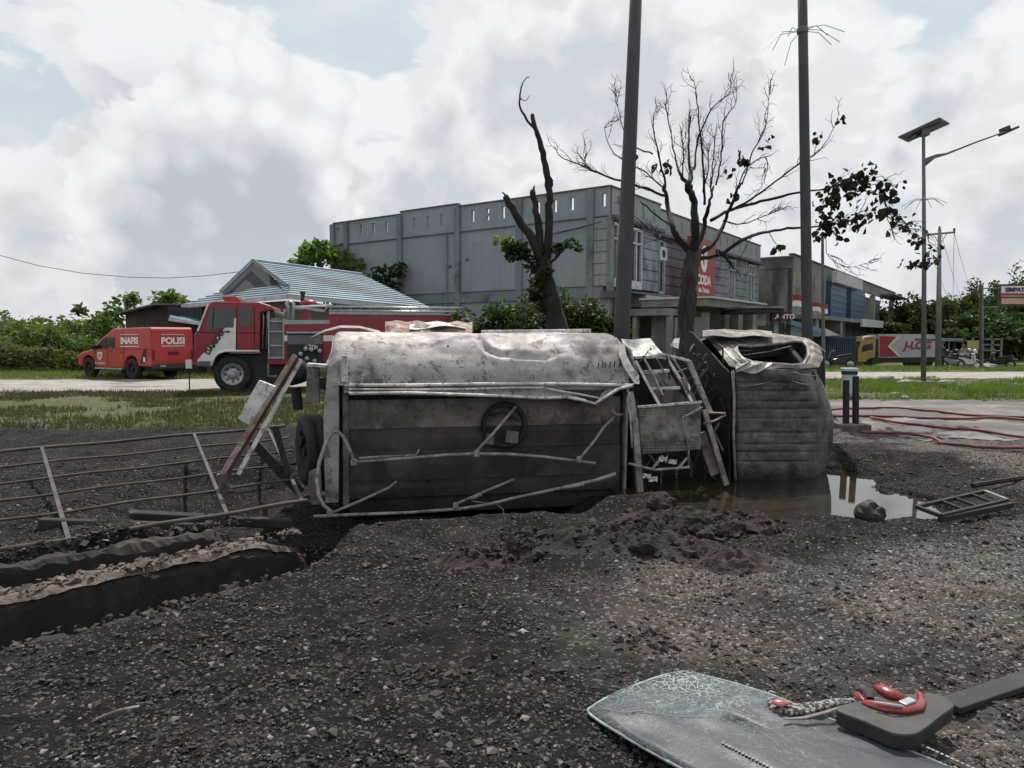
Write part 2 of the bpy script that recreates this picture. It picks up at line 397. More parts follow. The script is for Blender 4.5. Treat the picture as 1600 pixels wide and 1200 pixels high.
# draped sheets
def drape(name, poly, m_, step, off, jag=.25, kind='structure'):
    px_ = [p[0] for p in poly]; py_ = [p[1] for p in poly]
    gx = np.arange(min(px_), max(px_)+step, step); gy = np.arange(min(py_), max(py_)+step, step)
    A, B = np.meshgrid(gx, gy); Zs = gh(A, B)+off
    cx = A[:-1,:-1]+step/2; cy = B[:-1,:-1]+step/2
    keep = inside(cx+jag*fbm(cx, cy, 1.2, 3), cy+jag*fbm(cx+50, cy, 1.2, 3), poly)
    J = np.arange(A.size).reshape(A.shape)
    Fq = np.stack([J[:-1,:-1], J[:-1,1:], J[1:,1:], J[1:,:-1]], -1)[keep]
    Vq = np.stack([A, B, Zs], -1).reshape(-1, 3)
    used = np.unique(Fq); mp = np.zeros(A.size, int); mp[used] = np.arange(len(used))
    return npmesh(name, Vq[used], mp[Fq], m_, kind, smooth=True)
mroad = mat('pale_concrete', (.33, .30, .26), (.22, .205, .185), 1.2, rough=.85, bump=.4, bscale=20, c3=(.14, .12, .10), s3=.7, lo3=.52, hi3=.7)
def gp(*pts): return [tuple(G(*p)[:2]) for p in pts]
drape('concrete_road', [(-45, 22.5), (-21, 21.2), (-12, 20.6), (-7.5, 21.2), (-4.5, 22), (-4, 26.4), (-14, 26.8), (-22, 26), (-45, 27)], mroad, .2, .012, .6)
mwet = mat('wet_concrete', (.165, .152, .138), (.085, .077, .070), 2.2, rough=.7, bump=.9, bscale=16, c3=(.05, .044, .040), s3=.7, lo3=.42, hi3=.58, stretch=(.6, 1.5, 1))
drape('wet_road', [(6.2, 11.5), (14.5, 10.2), (40, 9.5), (40, 16), (14, 17.6), (9.5, 18.2), (5.2, 18), (4.8, 14)], mwet, .12, .010, .8)
drape('gravel_track', [(11.5, 27.2), (28, 27.5), (60, 26), (60, 31), (28, 32.5), (12, 32)], mroad, .3, .012, .8)
# ---------------------------------------------------------------- scattered gravel
OCT = np.array([(1,0,0),(-1,0,0),(0,1,0),(0,-1,0),(0,0,1),(0,0,-1)], float)
OF = np.array([(0,2,4),(2,1,4),(1,3,4),(3,0,4),(2,0,5),(1,2,5),(3,1,5),(0,3,5)])
CUB = np.array([(x,y,z) for x in (-1,1) for y in (-1,1) for z in (-1,1)], float)*.62
CF = np.array([(0,1,3),(0,3,2),(4,7,5),(4,6,7),(0,4,5),(0,5,1),(2,3,7),(2,7,6),(0,2,6),(0,6,4),(1,5,7),(1,7,3)])
def scatter(name, x, y, sz, cols, m_, flat=.6, lift=.2, base=None, jig=.28, z=None):
    n = len(x); B_, F_ = base or (OCT, OF); k = len(B_)
    A = rng.normal(size=(n, 4)); A /= np.linalg.norm(A, axis=1)[:, None]; a, b, c, d = A.T
    R = np.stack([1-2*(c*c+d*d), 2*(b*c-a*d), 2*(b*d+a*c), 2*(b*c+a*d), 1-2*(b*b+d*d), 2*(c*d-a*b), 2*(b*d-a*c), 2*(c*d+a*b), 1-2*(b*b+c*c)], 1).reshape(n, 3, 3)
    P_ = B_[None]*rng.uniform(.55, 1.25, (n, 1, 3)) + rng.normal(0, jig*.5, (n, k, 3))
    P_ = np.einsum('nij,nkj->nki', R, P_)*sz[:, None, None]; P_[:, :, 2] *= flat
    zz = gh(x, y) if z is None else z
    P_ += np.stack([x, y, zz+sz*lift], 1)[:, None, :]
    Fc_ = (F_[None]+(np.arange(n)*k)[:, None, None]).reshape(-1, 3)
    return npmesh(name, P_.reshape(-1, 3), Fc_, m_, 'stuff', {'tone': np.repeat(cols, k, 0)})
mstone = mat('gravel_stone', (.9, .88, .86), (.7, .68, .66), 30, rough=.85, attr='tone')
n = 90000
yy = 2.3 + 7.5*rng.random(n)**1.55; xx = (rng.random(n)*2-1)*(yy*.80+.4)
keep = (segd(xx, yy, *DR0, *DR1) > .25) & (gh(xx, yy) > -.2) & (fbm(xx, yy, 1.7, 4)+.45*rng.random(n)+.10*(xx > 1) > -.02)
keep &= ~((np.hypot((xx-.8)/1.5, yy-8.2)+.5*fbm(xx, yy, 1.5, 3) < 2.6) & (rng.random(len(xx)) < .85))
xx, yy = xx[keep], yy[keep]; n = len(xx)
sz = rng.lognormal(math.log(.0064), .5, n).clip(.0025, .030)*(.85+.05*yy)
za = zones(xx, yy)[:, 0]
lum = np.where(rng.random(n) < .13, rng.uniform(.18, .42, n), rng.uniform(.02, .09, n))*(1-.45*za)
tint = np.stack([lum*rng.uniform(1.0, 1.12, n), lum, lum*rng.uniform(.88, 1.0, n)], 1)
scatter('gravel', xx, yy, sz, tint, mstone)
# ash and crumbs around the mound and puddle
n = 5200; yy = rng.uniform(5.2, 12, n); xx = rng.uniform(-5, 6.2, n)
keep = (gh(xx, yy) > -.215) & (fbm(xx, yy, 1.1, 3)+.3*rng.random(n) > .05); xx, yy = xx[keep], yy[keep]; n = len(xx)
l = np.where(rng.random(n) < .05, rng.uniform(.12, .3, n), rng.uniform(.008, .035, n))
scatter('ash_debris', xx, yy, rng.lognormal(math.log(.013), .45, n).clip(.005, .04), np.stack([l, l*.95, l*.9], 1), mstone, flat=.45)
n = 700; yy = 2.6+6*rng.random(n)**1.2; xx = (rng.random(n)*2-1)*(yy*.8+.2); keep = (fbm(xx, yy, .8, 3) > .05) & (gh(xx, yy) > -.15) & (segd(xx, yy, *DR0, *DR1) > .9); xx, yy = xx[keep], yy[keep]; n = len(xx)
l = rng.uniform(.015, .11, n); scatter('loose_stones', xx, yy, rng.lognormal(math.log(.015), .4, n).clip(.008, .036), np.stack([l*1.15, l, l*.9], 1), mstone, flat=.6, base=(CUB, CF), jig=.3)
for cx_, cy_2 in (G(480, 1062)[:2], G(700, 1070)[:2], G(560, 985)[:2], G(1010, 1000)[:2], G(330, 1000)[:2]):
    n = 150; xx = cx_+rng.normal(0, .16, n); yy = cy_2+rng.normal(0, .10, n); l = rng.uniform(.010, .04, n)
    scatter('soil_crumbs', xx, yy, rng.lognormal(math.log(.009), .6, n).clip(.003, .032), np.stack([l*1.25, l, l*.85], 1), mstone, flat=.7, base=(CUB, CF), jig=.4)
# ---------------------------------------------------------------- mounds of torn-up soil
msoil = mat('red_soil', (.034, .022, .018), (.010, .008, .0075), 7, rough=.95, bump=1, bscale=26, bdist=.03, c3=(.052, .030, .022), s3=2.2, lo3=.56, hi3=.68)
def mound(name, label, ridge, halfw, h, n_clod, seed):
    r_ = np.random.default_rng(seed); m_ = MB()
    x0 = min(p[0] for p in ridge)-halfw*1.6; x1 = max(p[0] for p in ridge)+halfw*1.6
    y0 = min(p[1] for p in ridge)-halfw*1.6; y1 = max(p[1] for p in ridge)+halfw*1.6
    st = .032; gx = np.arange(x0, x1, st); gy = np.arange(y0, y1, st); A, B = np.meshgrid(gx, gy)
    dmin = np.full(A.shape, 9.); 
    for (a, b) in zip(ridge[:-1], ridge[1:]): dmin = np.minimum(dmin, segd(A, B, *a, *b))
    dmin = dmin + .12*fbm(A+seed, B, 2.5, 3)
    up = (1-sstep(dmin, 0, halfw))
    hh = h*up*(.75+1.1*fbm(A+seed, B, 2.8, 3)) + .16*up*np.abs(fbm(A, B+seed, 7, 4)) + .05*fbm(A, B, 19, 3)*np.minimum(1, up*3)
    Zm = gh(A, B) + hh - .03*(up < .02)
    J = np.arange(A.size).reshape(A.shape); Fq = np.stack([J[:-1,:-1], J[:-1,1:], J[1:,1:], J[1:,:-1]], -1)
    kp = (up[:-1,:-1] > .0)
    Fq = Fq[kp]; used = np.unique(Fq); mp = np.zeros(A.size, int); mp[used] = np.arange(len(used))
    o = npmesh(name, np.stack([A, B, Zm], -1).reshape(-1, 3)[used], mp[Fq], msoil); tag(o, label, 'soil')
    # clods: broken lumps of soil lying in the heap
    cx, cy = [], []
    for _ in range(n_clod):
        i = r_.integers(0, len(ridge)-1); t = r_.random(); a, b = ridge[i], ridge[i+1]
        cx.append(a[0]*(1-t)+b[0]*t+r_.normal(0, halfw*.5)); cy.append(a[1]*(1-t)+b[1]*t+r_.normal(0, halfw*.5))
    cx = np.array(cx); cy = np.array(cy); dm = np.full(n_clod, 9.)
    for (a, b) in zip(ridge[:-1], ridge[1:]): dm = np.minimum(dm, segd(cx, cy, *a, *b))
    zc = gh(cx, cy)+h*.8*(1-sstep(dm, 0, halfw)); s_ = r_.lognormal(math.log(.020), .5, n_clod).clip(.005, .06)
    n_ = n_clod; l_ = np.ones(n_)
    c = scatter('clod', cx, cy, s_, np.stack([l_, l_, l_], 1), msoil, flat=.75, base=(CUB, CF), jig=.4, z=zc); c.parent = o
    return o
g1 = [tuple(G(*p)[:2]) for p in ((735, 878), (790, 862), (832, 842), (872, 845))]
mound('soil_heap', 'small heap of burnt reddish soil in front of the overturned tank', g1, .26, .12, 520, 3)
g2 = [tuple(G(*p)[:2]) for p in ((900, 850), (960, 842), (1010, 828), (1070, 818), (1120, 822), (1160, 818))]
mound('soil_heap', 'long ridge of dark red soil lumps beside the muddy puddle', g2, .34, .12, 1400, 11)
g3 = [tuple(G(*p)[:2]) for p in ((1015, 850), (1090, 862), (1140, 880))]
mound('soil_heap', 'low cracked bulge of grey black soil nearest the camera', g3, .34, .04, 160, 21)
def lump(name, label, cat, c, r, m_, seed, sq=(1, 1, .8), parent=None):
    r_ = random.Random(seed); b = MB(); rows = []
    off = r_.random()*50
    for i in range(13):
        th = math.pi*i/12; row = []
        for j in range(17):
            ph = 2*math.pi*(j % 16)/16; d = Vector((math.sin(th)*math.cos(ph), math.sin(th)*math.sin(ph), math.cos(th)))
            k = 1+.42*float(vn(np.array([d.x*1.6+off]), np.array([d.y*1.6+d.z*1.3+off]))[0])+.22*float(vn(np.array([d.x*5+off]), np.array([d.y*5+d.z*4]))[0])
            row.append((d.x*r*k*sq[0], d.y*r*k*sq[1], d.z*r*k*sq[2]))
        rows.append(row)
    b.grid(rows); o = b.build(name, m_, parent, smooth=False, fix=True); o.location = c; tag(o, label, cat); return o
for i, (px, py, r, lb) in enumerate(((1003, 852, .10, 'large red brown clod standing at the left end of the long soil ridge'), (1075, 815, .15, 'biggest dark clod topped with dry earth in the soil ridge'),
        (1150, 822, .09, 'dark clod at the edge of the muddy puddle'), (1035, 800, .13, 'dark stone lying against the wreck behind the soil ridge'), (835, 835, .085, 'reddish clod crowning the small soil heap'),
        (1103, 835, .07, 'brown clod between the long soil ridge and the camera'))):
    g = G(px, py+6); lump('soil_clod', lb, 'clod', (g.x, g.y, gz(g.x, g.y)+r*.55), r, msoil, i+3)
mdk = mat('dark_stone', (.07, .065, .062), (.13, .12, .11), 9, rough=.9, bump=.6)
for i, (px, py, r, lb) in enumerate(((911, 962, .018, 'pale flat pebble on the black gravel left of centre'), (1183, 1015, .022, 'black angular stone on the grey gravel above the windscreen'),
        (1442, 925, .02, 'small dark stone on the dry gravel at the right'), (1490, 1063, .026, 'round brown stone just behind the rubber pad'), (1357, 955, .018, 'grey stone on open gravel in the right middle ground'))):
    g = G(px, py); lump('stone', lb, 'stone', (g.x, g.y, gz(g.x, g.y)+r*.4), r, mat('pale_stone', (.33, .31, .29)) if i == 0 else mdk, i+30)
# blackened ball lying in the puddle
g = G(1360, 826, -.15); mblack = mat('charred_rubber', (.012, .012, .013), (.022, .021, .021), 14, rough=.75, bump=.5, bscale=30)
lump('charred_lump', 'charred black round lump half sunk in the bright puddle', 'debris', (g.x, g.y, gz(g.x, g.y)+.05), .125, mblack, 77, (1.05, 1, .95))
n = 420; xx = rng.uniform(2.0, 4.9, n); yy = rng.uniform(6.5, 8.6, n); k = np.abs(gh(xx, yy)-wz) < .05; xx, yy = xx[k], yy[k]; n = len(xx); l = np.where(rng.random(n) < .12, .2, rng.uniform(.01, .05, n))
scatter('ash_debris', xx, yy, rng.lognormal(math.log(.016), .5, n).clip(.006, .05), np.stack([l, l*.95, l*.9], 1), mstone, flat=.4, z=np.maximum(gh(xx, yy), wz))
# ---------------------------------------------------------------- the overturned burnt tanker
O_ = Vector((-2.03, 7.7, -.35)); TH = math.atan2(.172, .985); ct, st_ = math.cos(TH), math.sin(TH)
truck = thing('tanker_truck', 'burnt out tanker truck lying on its side with its roof towards the camera', 'truck', O_, TH)
Cl = Vector((ct*(0-O_.x)+st_*(0-O_.y), -st_*(0-O_.x)+ct*(0-O_.y), CAMZ-O_.z))
def L(px, py, wd=0.):
    d = pdir(px, py); d = Vector((ct*d.x+st_*d.y, -st_*d.x+ct*d.y, d.z)); k = (wd-Cl.y)/d.y; return Cl+d*k
def LL(wd, *pts): return [L(p[0], p[1], p[2] if len(p) > 2 else wd) for p in pts]
def scorched(name, c1, c2, c3, scale, lo3, hi3, rough=.7, metal=.15, rust=(.12, .06, .035), bump=.35):
    M_ = bpy.data.materials.new(name); M_.use_nodes = True; T = NT(M_.node_tree); b = T.n['Principled BSDF']
    O = T.node('ShaderNodeTexCoord').outputs['Object']
    n1 = T.noise(O, scale, 8, .65); n2 = T.noise(T.v('ADD', O, (4, 9, 2)), scale*.45, 5, .6, .6); n3 = T.noise(T.v('MULTIPLY', O, (1, 1, .25)), scale*5, 6, .7); n4 = T.noise(O, 55, 4, .7)
    c = T.mix(T.ss(n1, .35, .65), c1, c2); c = T.mix(T.ss(n2, lo3, hi3), c, c3)
    c = T.mix(T.m('MULTIPLY', T.ss(n3, .58, .75), .55), c, rust); c = T.mix(T.m('MULTIPLY', T.ss(n4, .62, .72), .6), c, (.03, .028, .027))
    c = T.mix(T.m('MULTIPLY', T.ss(T.noise(T.v('ADD', O, (2, 2, 8)), scale*2.6, 12, .78, .3), .545, .575), .72), c, tuple(.45*x+.02*k for x, k in zip(c3, (1.2, .9, .8))))
    c = T.mix(T.m('MULTIPLY', T.ss(T.noise(T.v('MULTIPLY', O, (5, 5, .5)), 1.5, 8, .7), .55, .68), .5), c, tuple(.5*x for x in c2))
    T.l.new(c, b.inputs['Base Color']); T.put(b.inputs['Roughness'], T.ss(n1, .3, .7, rough-.12, rough+.12)); b.inputs['Metallic'].default_value = metal
    bn = T.node('ShaderNodeBump'); bn.inputs['Strength'].default_value = bump; bn.inputs['Distance'].default_value = .012
    T.l.new(T.m('ADD', n4, T.m('MULTIPLY', n1, 3)), bn.inputs['Height']); T.l.new(bn.outputs[0], b.inputs['Normal']); return M_
mtank = scorched('ash_coated_tank_metal', (.45, .415, .40), (.29, .265, .255), (.10, .09, .098), 2.6, .54, .68)
mtrim = scorched('bleached_trim_metal', (.72, .69, .66), (.48, .45, .42), (.15, .12, .10), 5, .52, .7)
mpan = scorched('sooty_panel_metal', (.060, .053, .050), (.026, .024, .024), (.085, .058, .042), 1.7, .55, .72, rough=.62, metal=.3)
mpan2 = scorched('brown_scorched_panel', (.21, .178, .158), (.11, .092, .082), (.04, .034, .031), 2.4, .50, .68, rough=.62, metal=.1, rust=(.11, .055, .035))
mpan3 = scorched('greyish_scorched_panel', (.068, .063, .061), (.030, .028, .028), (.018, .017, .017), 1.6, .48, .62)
mpipe = scorched('burnt_pipe', (.36, .33, .305), (.21, .19, .175), (.12, .10, .085), 6, .55, .7)
mcab = scorched('grey_burnt_cab_metal', (.140, .135, .120), (.075, .073, .068), (.030, .029, .029), 3.4, .48, .64, rough=.7)
mchar = scorched('charred_metal', (.016, .0155, .016), (.028, .026, .025), (.008, .008, .008), 3, .5, .7, rough=.85, metal=0)
mrust = scorched('rusty_bleached_bar', (.34, .28, .25), (.20, .13, .10), (.12, .055, .035), 7, .48, .62)
# --- tank shell: the rounded flank now faces the sky
UL, UR = L(516, 600).x, L(983, 600).x
prof = [(1.75, .9), (1.72, 1.3), (1.6, 1.65), (1.35, 1.92), (1.05, 2.03), (.75, 2.045), (.5, 2.02), (.33, 1.955), (.2, 1.86), (.1, 1.74), (.04, 1.62), (.01, 1.52), (.0, 1.455)]
pr = []
for a, b in zip(prof[:-1], prof[1:]):
    for k in range(3): pr.append((a[0]+(b[0]-a[0])*k/3, a[1]+(b[1]-a[1])*k/3))
pr.append(prof[-1])
crease = [L(745, 527, .45), L(760, 545, .2), L(782, 553, .12), L(812, 556, .1), L(850, 557, .1), (L(880, 548, .12))]
crease2 = [L(775, 553, .1), L(779, 566, .05)]
def dseg3(p, pl): 
    bst = 9
    for a, b in zip(pl[:-1], pl[1:]):
        ab = b-a; t = max(0, min(1, (p-a).dot(ab)/ab.dot(ab))); bst = min(bst, (p-a-ab*t).length)
    return bst
rows = []; NU = 190
for i in range(NU+1):
    t = i/NU; u = UL+(UR-UL)*t; row = []
    for j, (wd, z) in enumerate(pr):
        e = min(t/.02, (1-t)/.035, 1); rnd = 1-(1-math.sqrt(max(0, 1-(1-e)**2)))*.055
        p = Vector((u, .9+(wd-.9)*rnd, 1.0+(z-1.0)*rnd))
        nz = .026*float(fbm(np.array([u*1.0+3]), np.array([j*.13]), 1.0, 3)[0]) + .010*float(fbm(np.array([u+3]), np.array([j*.2]), 4., 3)[0])
        a1 = dseg3(p, crease); a2 = dseg3(p, crease2)
        dn = -.05*math.exp(-(a1/.035)**2)+.012*math.exp(-((a1-.07)/.04)**2)-.03*math.exp(-(a2/.025)**2)
        dn -= .05*math.exp(-((u-L(640, 540, .4).x)/.55)**2-((j-20)/7)**2)*.5
        q = (p-Vector((u, .9, 1.0))).normalized(); row.append(p+q*(nz+dn)*min(1, e))
    rows.append(row)
MB().grid(rows).build('tank_shell', mtank, truck, smooth=True)
# dark core of the tank: closed body behind the recessed roof panels
zb = L(750, 800, .12).z
b = MB(); b.bb(UL+.05, UR-.03, .17, 1.6, .02, 1.40); b.build('tank_core', mchar, truck, bevel=.03)
for uu, nm in ((UL, 'tank_end_plate'), (UR-.02, 'tank_end_plate')):
    b = MB(); b.prism([(uu, .9+(w_-.9)*.97, 1.+(z_-1.)*.96) for w_, z_ in prof]+[(uu, .1, .1), (uu, 1.7, .1)], (.03, 0, 0)); b.build(nm, mtank, truck)
for px, py, r in ((573, 562, .012), (582, 570, .010), (648, 562, .020), (700, 541, .010), (905, 563, .012), (925, 564, .012)):
    p = L(px, py, .18); q_ = MB(); q_.lathe([(r*1.3, .0), (r, -.008), (r*.7, .004), (.001, .006)], p, 'y', 10); q_.build('rivet_hole', mchar, truck)
for k in range(7):
    x = 935+k*6+random.uniform(-2, 2); q_ = MB(); p = L(x, 574, .02); q_.tube([p, p+Vector((.004, -.015, .03+.03*random.random())), p+Vector((.012*random.uniform(-1, 1), -.02, .06+.05*random.random()))], [.006, .008, .003], 5); q_.build('peeled_paint', mchar, truck)
for (xa, ya, wa), (xb, yb, wb) in (((516, 600, 0), (983, 600, 0)),):
    for t in np.linspace(.03, .97, 26): q_ = MB(); p = L(xa+(xb-xa)*t, 598, -.0); q_.lathe([(.012, 0), (.010, -.008), (.001, -.01)], p, 'y', 8); q_.build('rivet', mtrim, truck)
# --- crumpled side rail / lip
xsl = list(np.linspace(538, 990, 70))
def interp(x, pts): return float(np.interp(x, [p[0] for p in pts], [p[1] for p in pts]))
rows = [[], [], [], [], []]
for x in xsl:
    ya = interp(x, [(538, 600), (700, 601), (985, 601)]); 
    yb = interp(x, [(538, 609), (700, 606), (850, 604), (880, 612), (930, 612), (990, 601)]); 
    yc = interp(x, [(538, 613), (700, 616), (840, 621), (885, 620), (929, 631), (945, 622), (965, 608), (990, 600)])
    j = math.sin(x*.11)*.8+math.sin(x*.27)*.5
    rows[0].append(L(x, ya-1, .015)); rows[1].append(L(x, ya+3+j*.3, -.05)); rows[2].append(L(x, yb+j, -.02)); rows[3].append(L(x, yc+j*.5, -.10)); rows[4].append(L(x, yc+3+j*.5, .05))
MB().grid(rows).build('side_rail', mtank, truck, smooth=False, solid=.012)
MB().tube(LL(-.09, (545, 608), (640, 608.5), (720, 608), (800, 606), (850, 606), (880, 612), (905, 616, -.1), (935, 622, -.12)), .012, 8).build('rail_pipe', mtrim, truck, smooth=True)
MB().tube(LL(-.06, (545, 602), (640, 602), (760, 600), (870, 600), (985, 602)), .019, 8).build('rail_pipe', mtrim, truck, smooth=True)
MB().tube(LL(-.14, (545, 615), (640, 614), (760, 618), (850, 622), (886, 621), (910, 625), (929, 631, -.12), (950, 618), (968, 607), (987, 603)), .018, 8).build('rail_pipe', mtrim, truck, smooth=True)
b = MB(); b.add(LL(0, (872, 604, .0), (983, 604, .0), (968, 608, -.07), (929, 629, -.1), (905, 619, -.09), (885, 612, -.05)), [(0, 1, 2, 3, 4, 5)]); b.build('torn_sheet', mchar, truck, solid=.006)
# --- recessed roof panels in rows, with seams between
zt = L(750, 622, .10).z; rowsz = [zt, L(750, 666, .1).z, L(750, 700, .1).z, L(750, 746, .1).z, L(750, 772, .1).z, L(750, 798, .1).z]
cuts = [[545, 648, 968], [545, 800, 968], [545, 968], [545, 968], [545, 968]]
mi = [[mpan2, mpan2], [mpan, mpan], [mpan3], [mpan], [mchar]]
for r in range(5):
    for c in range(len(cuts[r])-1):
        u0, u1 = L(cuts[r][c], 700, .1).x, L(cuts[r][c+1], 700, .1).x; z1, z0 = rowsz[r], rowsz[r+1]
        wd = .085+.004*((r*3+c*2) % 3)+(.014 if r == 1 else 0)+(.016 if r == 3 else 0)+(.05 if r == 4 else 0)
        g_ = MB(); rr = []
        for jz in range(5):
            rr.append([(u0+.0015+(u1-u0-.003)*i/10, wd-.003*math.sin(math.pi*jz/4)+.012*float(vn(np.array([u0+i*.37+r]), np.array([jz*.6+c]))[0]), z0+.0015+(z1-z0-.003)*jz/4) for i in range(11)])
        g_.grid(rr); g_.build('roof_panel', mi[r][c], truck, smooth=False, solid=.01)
# holes punched in the lower panel
for px, py, r in ((630, 733, .022), (596, 743, .016), (668, 752, .018)): b = MB(); p = L(px, py, .085); b.lathe([(r, -.012), (r, 0), (r*.6, .004), (.001, .004)], p, 'y', 12); b.build('bolt_hole', mchar, truck)
# manhole
pm = L(788, 664, .06); b = MB(); b.lathe([(.27, .05), (.27, -.02), (.25, -.045), (.225, -.045), (.215, -.01), (.21, .03), (.001, .035)], pm, 'y', 36); mh = b.build('manhole', mchar, truck, smooth=False)
b = MB(); b.tube([pm+Vector((-.19, -.02, .12)), pm+Vector((-.02, -.05, .16)), pm+Vector((.17, -.02, .05))], .016, 6); b.build('lid_clamp', mchar, mh)
for px, py, ww, hh in ((765, 686, .10, .13), (800, 683, .15, .14)):
    p = L(px, py, .02); q = MB(); q.box(p, (ww, .02, hh), R=Matrix.Rotation(.12, 3, 'Y')); q.build('reflection_plate', mpan2, mh, bevel=.006)  # small plates standing in for bright reflections by the manhole
# --- folded walkway handrails
PIPES = [([(548, 722), (590, 719), (640, 716), (695, 711), (745, 709), (800, 710), (850, 714), (930, 724)], -.25, .018),
    ([(560, 716), (606, 713)], -.27, .013), ([(606, 713), (650, 711), (655, 702)], -.2, .010),
    ([(741, 709, -.25), (770, 678, -.1), (806, 635, .02)], 0, .018), ([(905, 718, -.25), (930, 687, -.12), (943, 668, -.05), (963, 648, .04)], 0, .016), ([(955, 640, 0), (963, 648, 0), (974, 648, .02)], 0, .016),
    ([(490, 807), (560, 804), (640, 801), (720, 795), (760, 789), (800, 779), (870, 764), (912, 757)], -.36, .018), ([(880, 762), (930, 751), (962, 740)], -.3, .022),
    ([(515, 803, -.36), (560, 784, -.2), (608, 762, -.02), (620, 752, -.02)], 0, .016), ([(712, 788, -.35), (757, 768, -.2), (803, 749, -.02)], 0, .015), ([(735, 779, -.3), (752, 772, -.25)], 0, .024),
    ([(552, 718, -.25), (544, 698, -.2), (536, 682, -.15), (527, 674, -.12), (517, 677, -.12), (508, 696, -.15), (499, 722, -.2), (495, 750, -.25), (498, 776, -.3), (506, 790, -.33), (519, 801, -.36)], 0, .021)]
for pts, wd, r in PIPES: MB().tube(LL(wd, *pts), r, 10).build('handrail', mpipe, truck, smooth=True)
MB().tube(LL(-.3, (738, 783), (758, 786), (776, 788), (786, 796), (788, 808), (787, 816), (792, 822), (803, 825, -.4)), .008, 6).build('loose_wire', mpipe, truck, smooth=True)
for px, py in ((553, 722), (745, 709), (905, 718), (515, 803), (712, 790)):
    MB().box(L(px, py, -.3 if py < 750 else -.37), (.06, .03, .07)).build('pipe_bracket', mpipe, truck, bevel=.008)
# --- rear end
b = MB(); b.prism(LL(.02, (512, 575), (528, 562), (530, 600), (529, 786), (508, 786), (505, 650)), (0, .5, 0)); b.build('rear_frame', mtank, truck, bevel=.01)
b = MB(); b.prism(LL(.04, (535, 600), (544, 600), (546, 790), (536, 790)), (0, .1, 0)); b.build('corner_post', mpan2, truck, bevel=.006)
b = MB(); b.prism(LL(-.04, (534, 556), (542, 556), (543, 597), (533, 596)), (0, .1, 0)); b.build('white_bracket', mtrim, truck, bevel=.004)
b = MB(); b.prism([L(508, 572, .3), L(526, 524, .75), L(531, 527, .6), L(516, 578, .2)], (0, .12, 0)); b.build('rear_frame', mtrim, truck, bevel=.005)
b = MB(); b.prism(LL(.12, (480, 569), (498, 569), (499, 630), (477, 631)), (0, .10, 0)); b.build('hose_box', mpan2, truck, bevel=.008)
b = MB(); b.prism(LL(.10, (479, 568), (522, 571), (520, 575), (480, 573)), (0, .25, 0)); b.build('bracket_plate', mtrim, truck)
for z_ in (585, 610): MB().tube(LL(.2, (499, z_), (510, z_+4)), .02, 8).build('bolt', mpipe, truck)
a_, c_ = L(449, 590, .35), L(481, 578, .35); b = MB(); b.tube([a_, a_*.6+c_*.4, c_], [.10, .115, .115], 20); b.build('burnt_cylinder', mblack, truck, smooth=False)
a_, c_ = L(462, 605, .6), L(466, 640, .6); MB().tube([a_, c_], .06, 10).build('axle_bracket', mchar, truck)
# tyres on the rear axle, one up one down
def tyre_mesh(r=.42, wd=.24, n=40):
    b = MB(); p = [(r*.56, -wd*.42), (r*.75, -wd*.5), (r*.93, -wd*.47), (r, -wd*.34), (r, -.02), (r-.012, -.015), (r-.012, .015), (r, .02), (r, wd*.34), (r*.93, wd*.47), (r*.75, wd*.5), (r*.56, wd*.42), (r*.52, 0), (r*.56, -wd*.42)]
    b.lathe(p, (0, 0, 0), 'y', n); return b.mesh('tyre', mblack, True)
def rim_mesh(r=.42, wd=.24, m_=None, n=28):
    b = MB(); R_ = r*.56; b.lathe([(R_, wd*.42), (R_*.97, -wd*.36), (R_*.9, -wd*.40), (R_*.78, -wd*.18), (R_*.5, -wd*.05), (R_*.34, -wd*.25), (R_*.30, -wd*.42), (.001, -wd*.42)], (0, 0, 0), 'y', n); return b.mesh('rim', m_, False)
tm = tyre_mesh(); rm = rim_mesh(m_=mchar)
for p, ro in ((L(487, 702, .62), (0, 0, -1.25)), (L(497, 716, 1.05), (.1, 0, -1.45))):
    wo = link('wheel', tm, truck, p, ro); link('rim', rm, wo)
MB().tube([L(466, 690, .6), L(520, 690, .9)], .07, 10).build('rear_axle', mchar, truck)
b = MB(); b.prism(LL(.0, (483, 738), (492, 733), (501, 733), (503, 788), (487, 788), (481, 760)), (0, .03, 0)); b.build('mud_flap', mpan2, truck, solid=.004)
# bent bumper bars leaning out at the back
b = MB(); b.bar(L(461, 555, -.05), L(347, 742, -.45), .055, .05); b.build('bumper_bar', mrust, truck, bevel=.006)
b = MB(); b.bar(L(470, 562, .02), L(372, 742, -.40), .045, .05); b.build('bumper_bar', mtrim, truck, bevel=.006)
b = MB(); b.bar(L(465, 561, -.02), L(355, 742, -.40), .03, .03); b.build('bumper_bar', mat('red_rust', (.10, .045, .03), (.06, .03, .02), 9, bump=.4), truck)
b = MB(); b.bar(L(445, 607, .0), L(413, 672, -.15), .05, .03); b.build('bumper_bracket', mtrim, truck, bevel=.004)
b = MB(); b.prism([L(404, 594, -.30), L(429, 604, -.25), L(388, 664, -.38), L(371, 654, -.42)], (.02, .03, 0)); b.build('number_plate_panel', mtrim, truck, bevel=.004)
b = MB(); b.bar(L(347, 740, -.45), L(352, 768, -.42), .10, .05); b.build('bumper_foot', mpan2, truck)
b = MB(); b.bar(L(430, 668, .1), L(452, 742, 0), .07, .04); b.build('chassis_strut', mchar, truck)
b = MB(); b.bar(L(395, 690, .1), L(470, 770, .1), .10, .05); b.build('chassis_strut', mchar, truck)
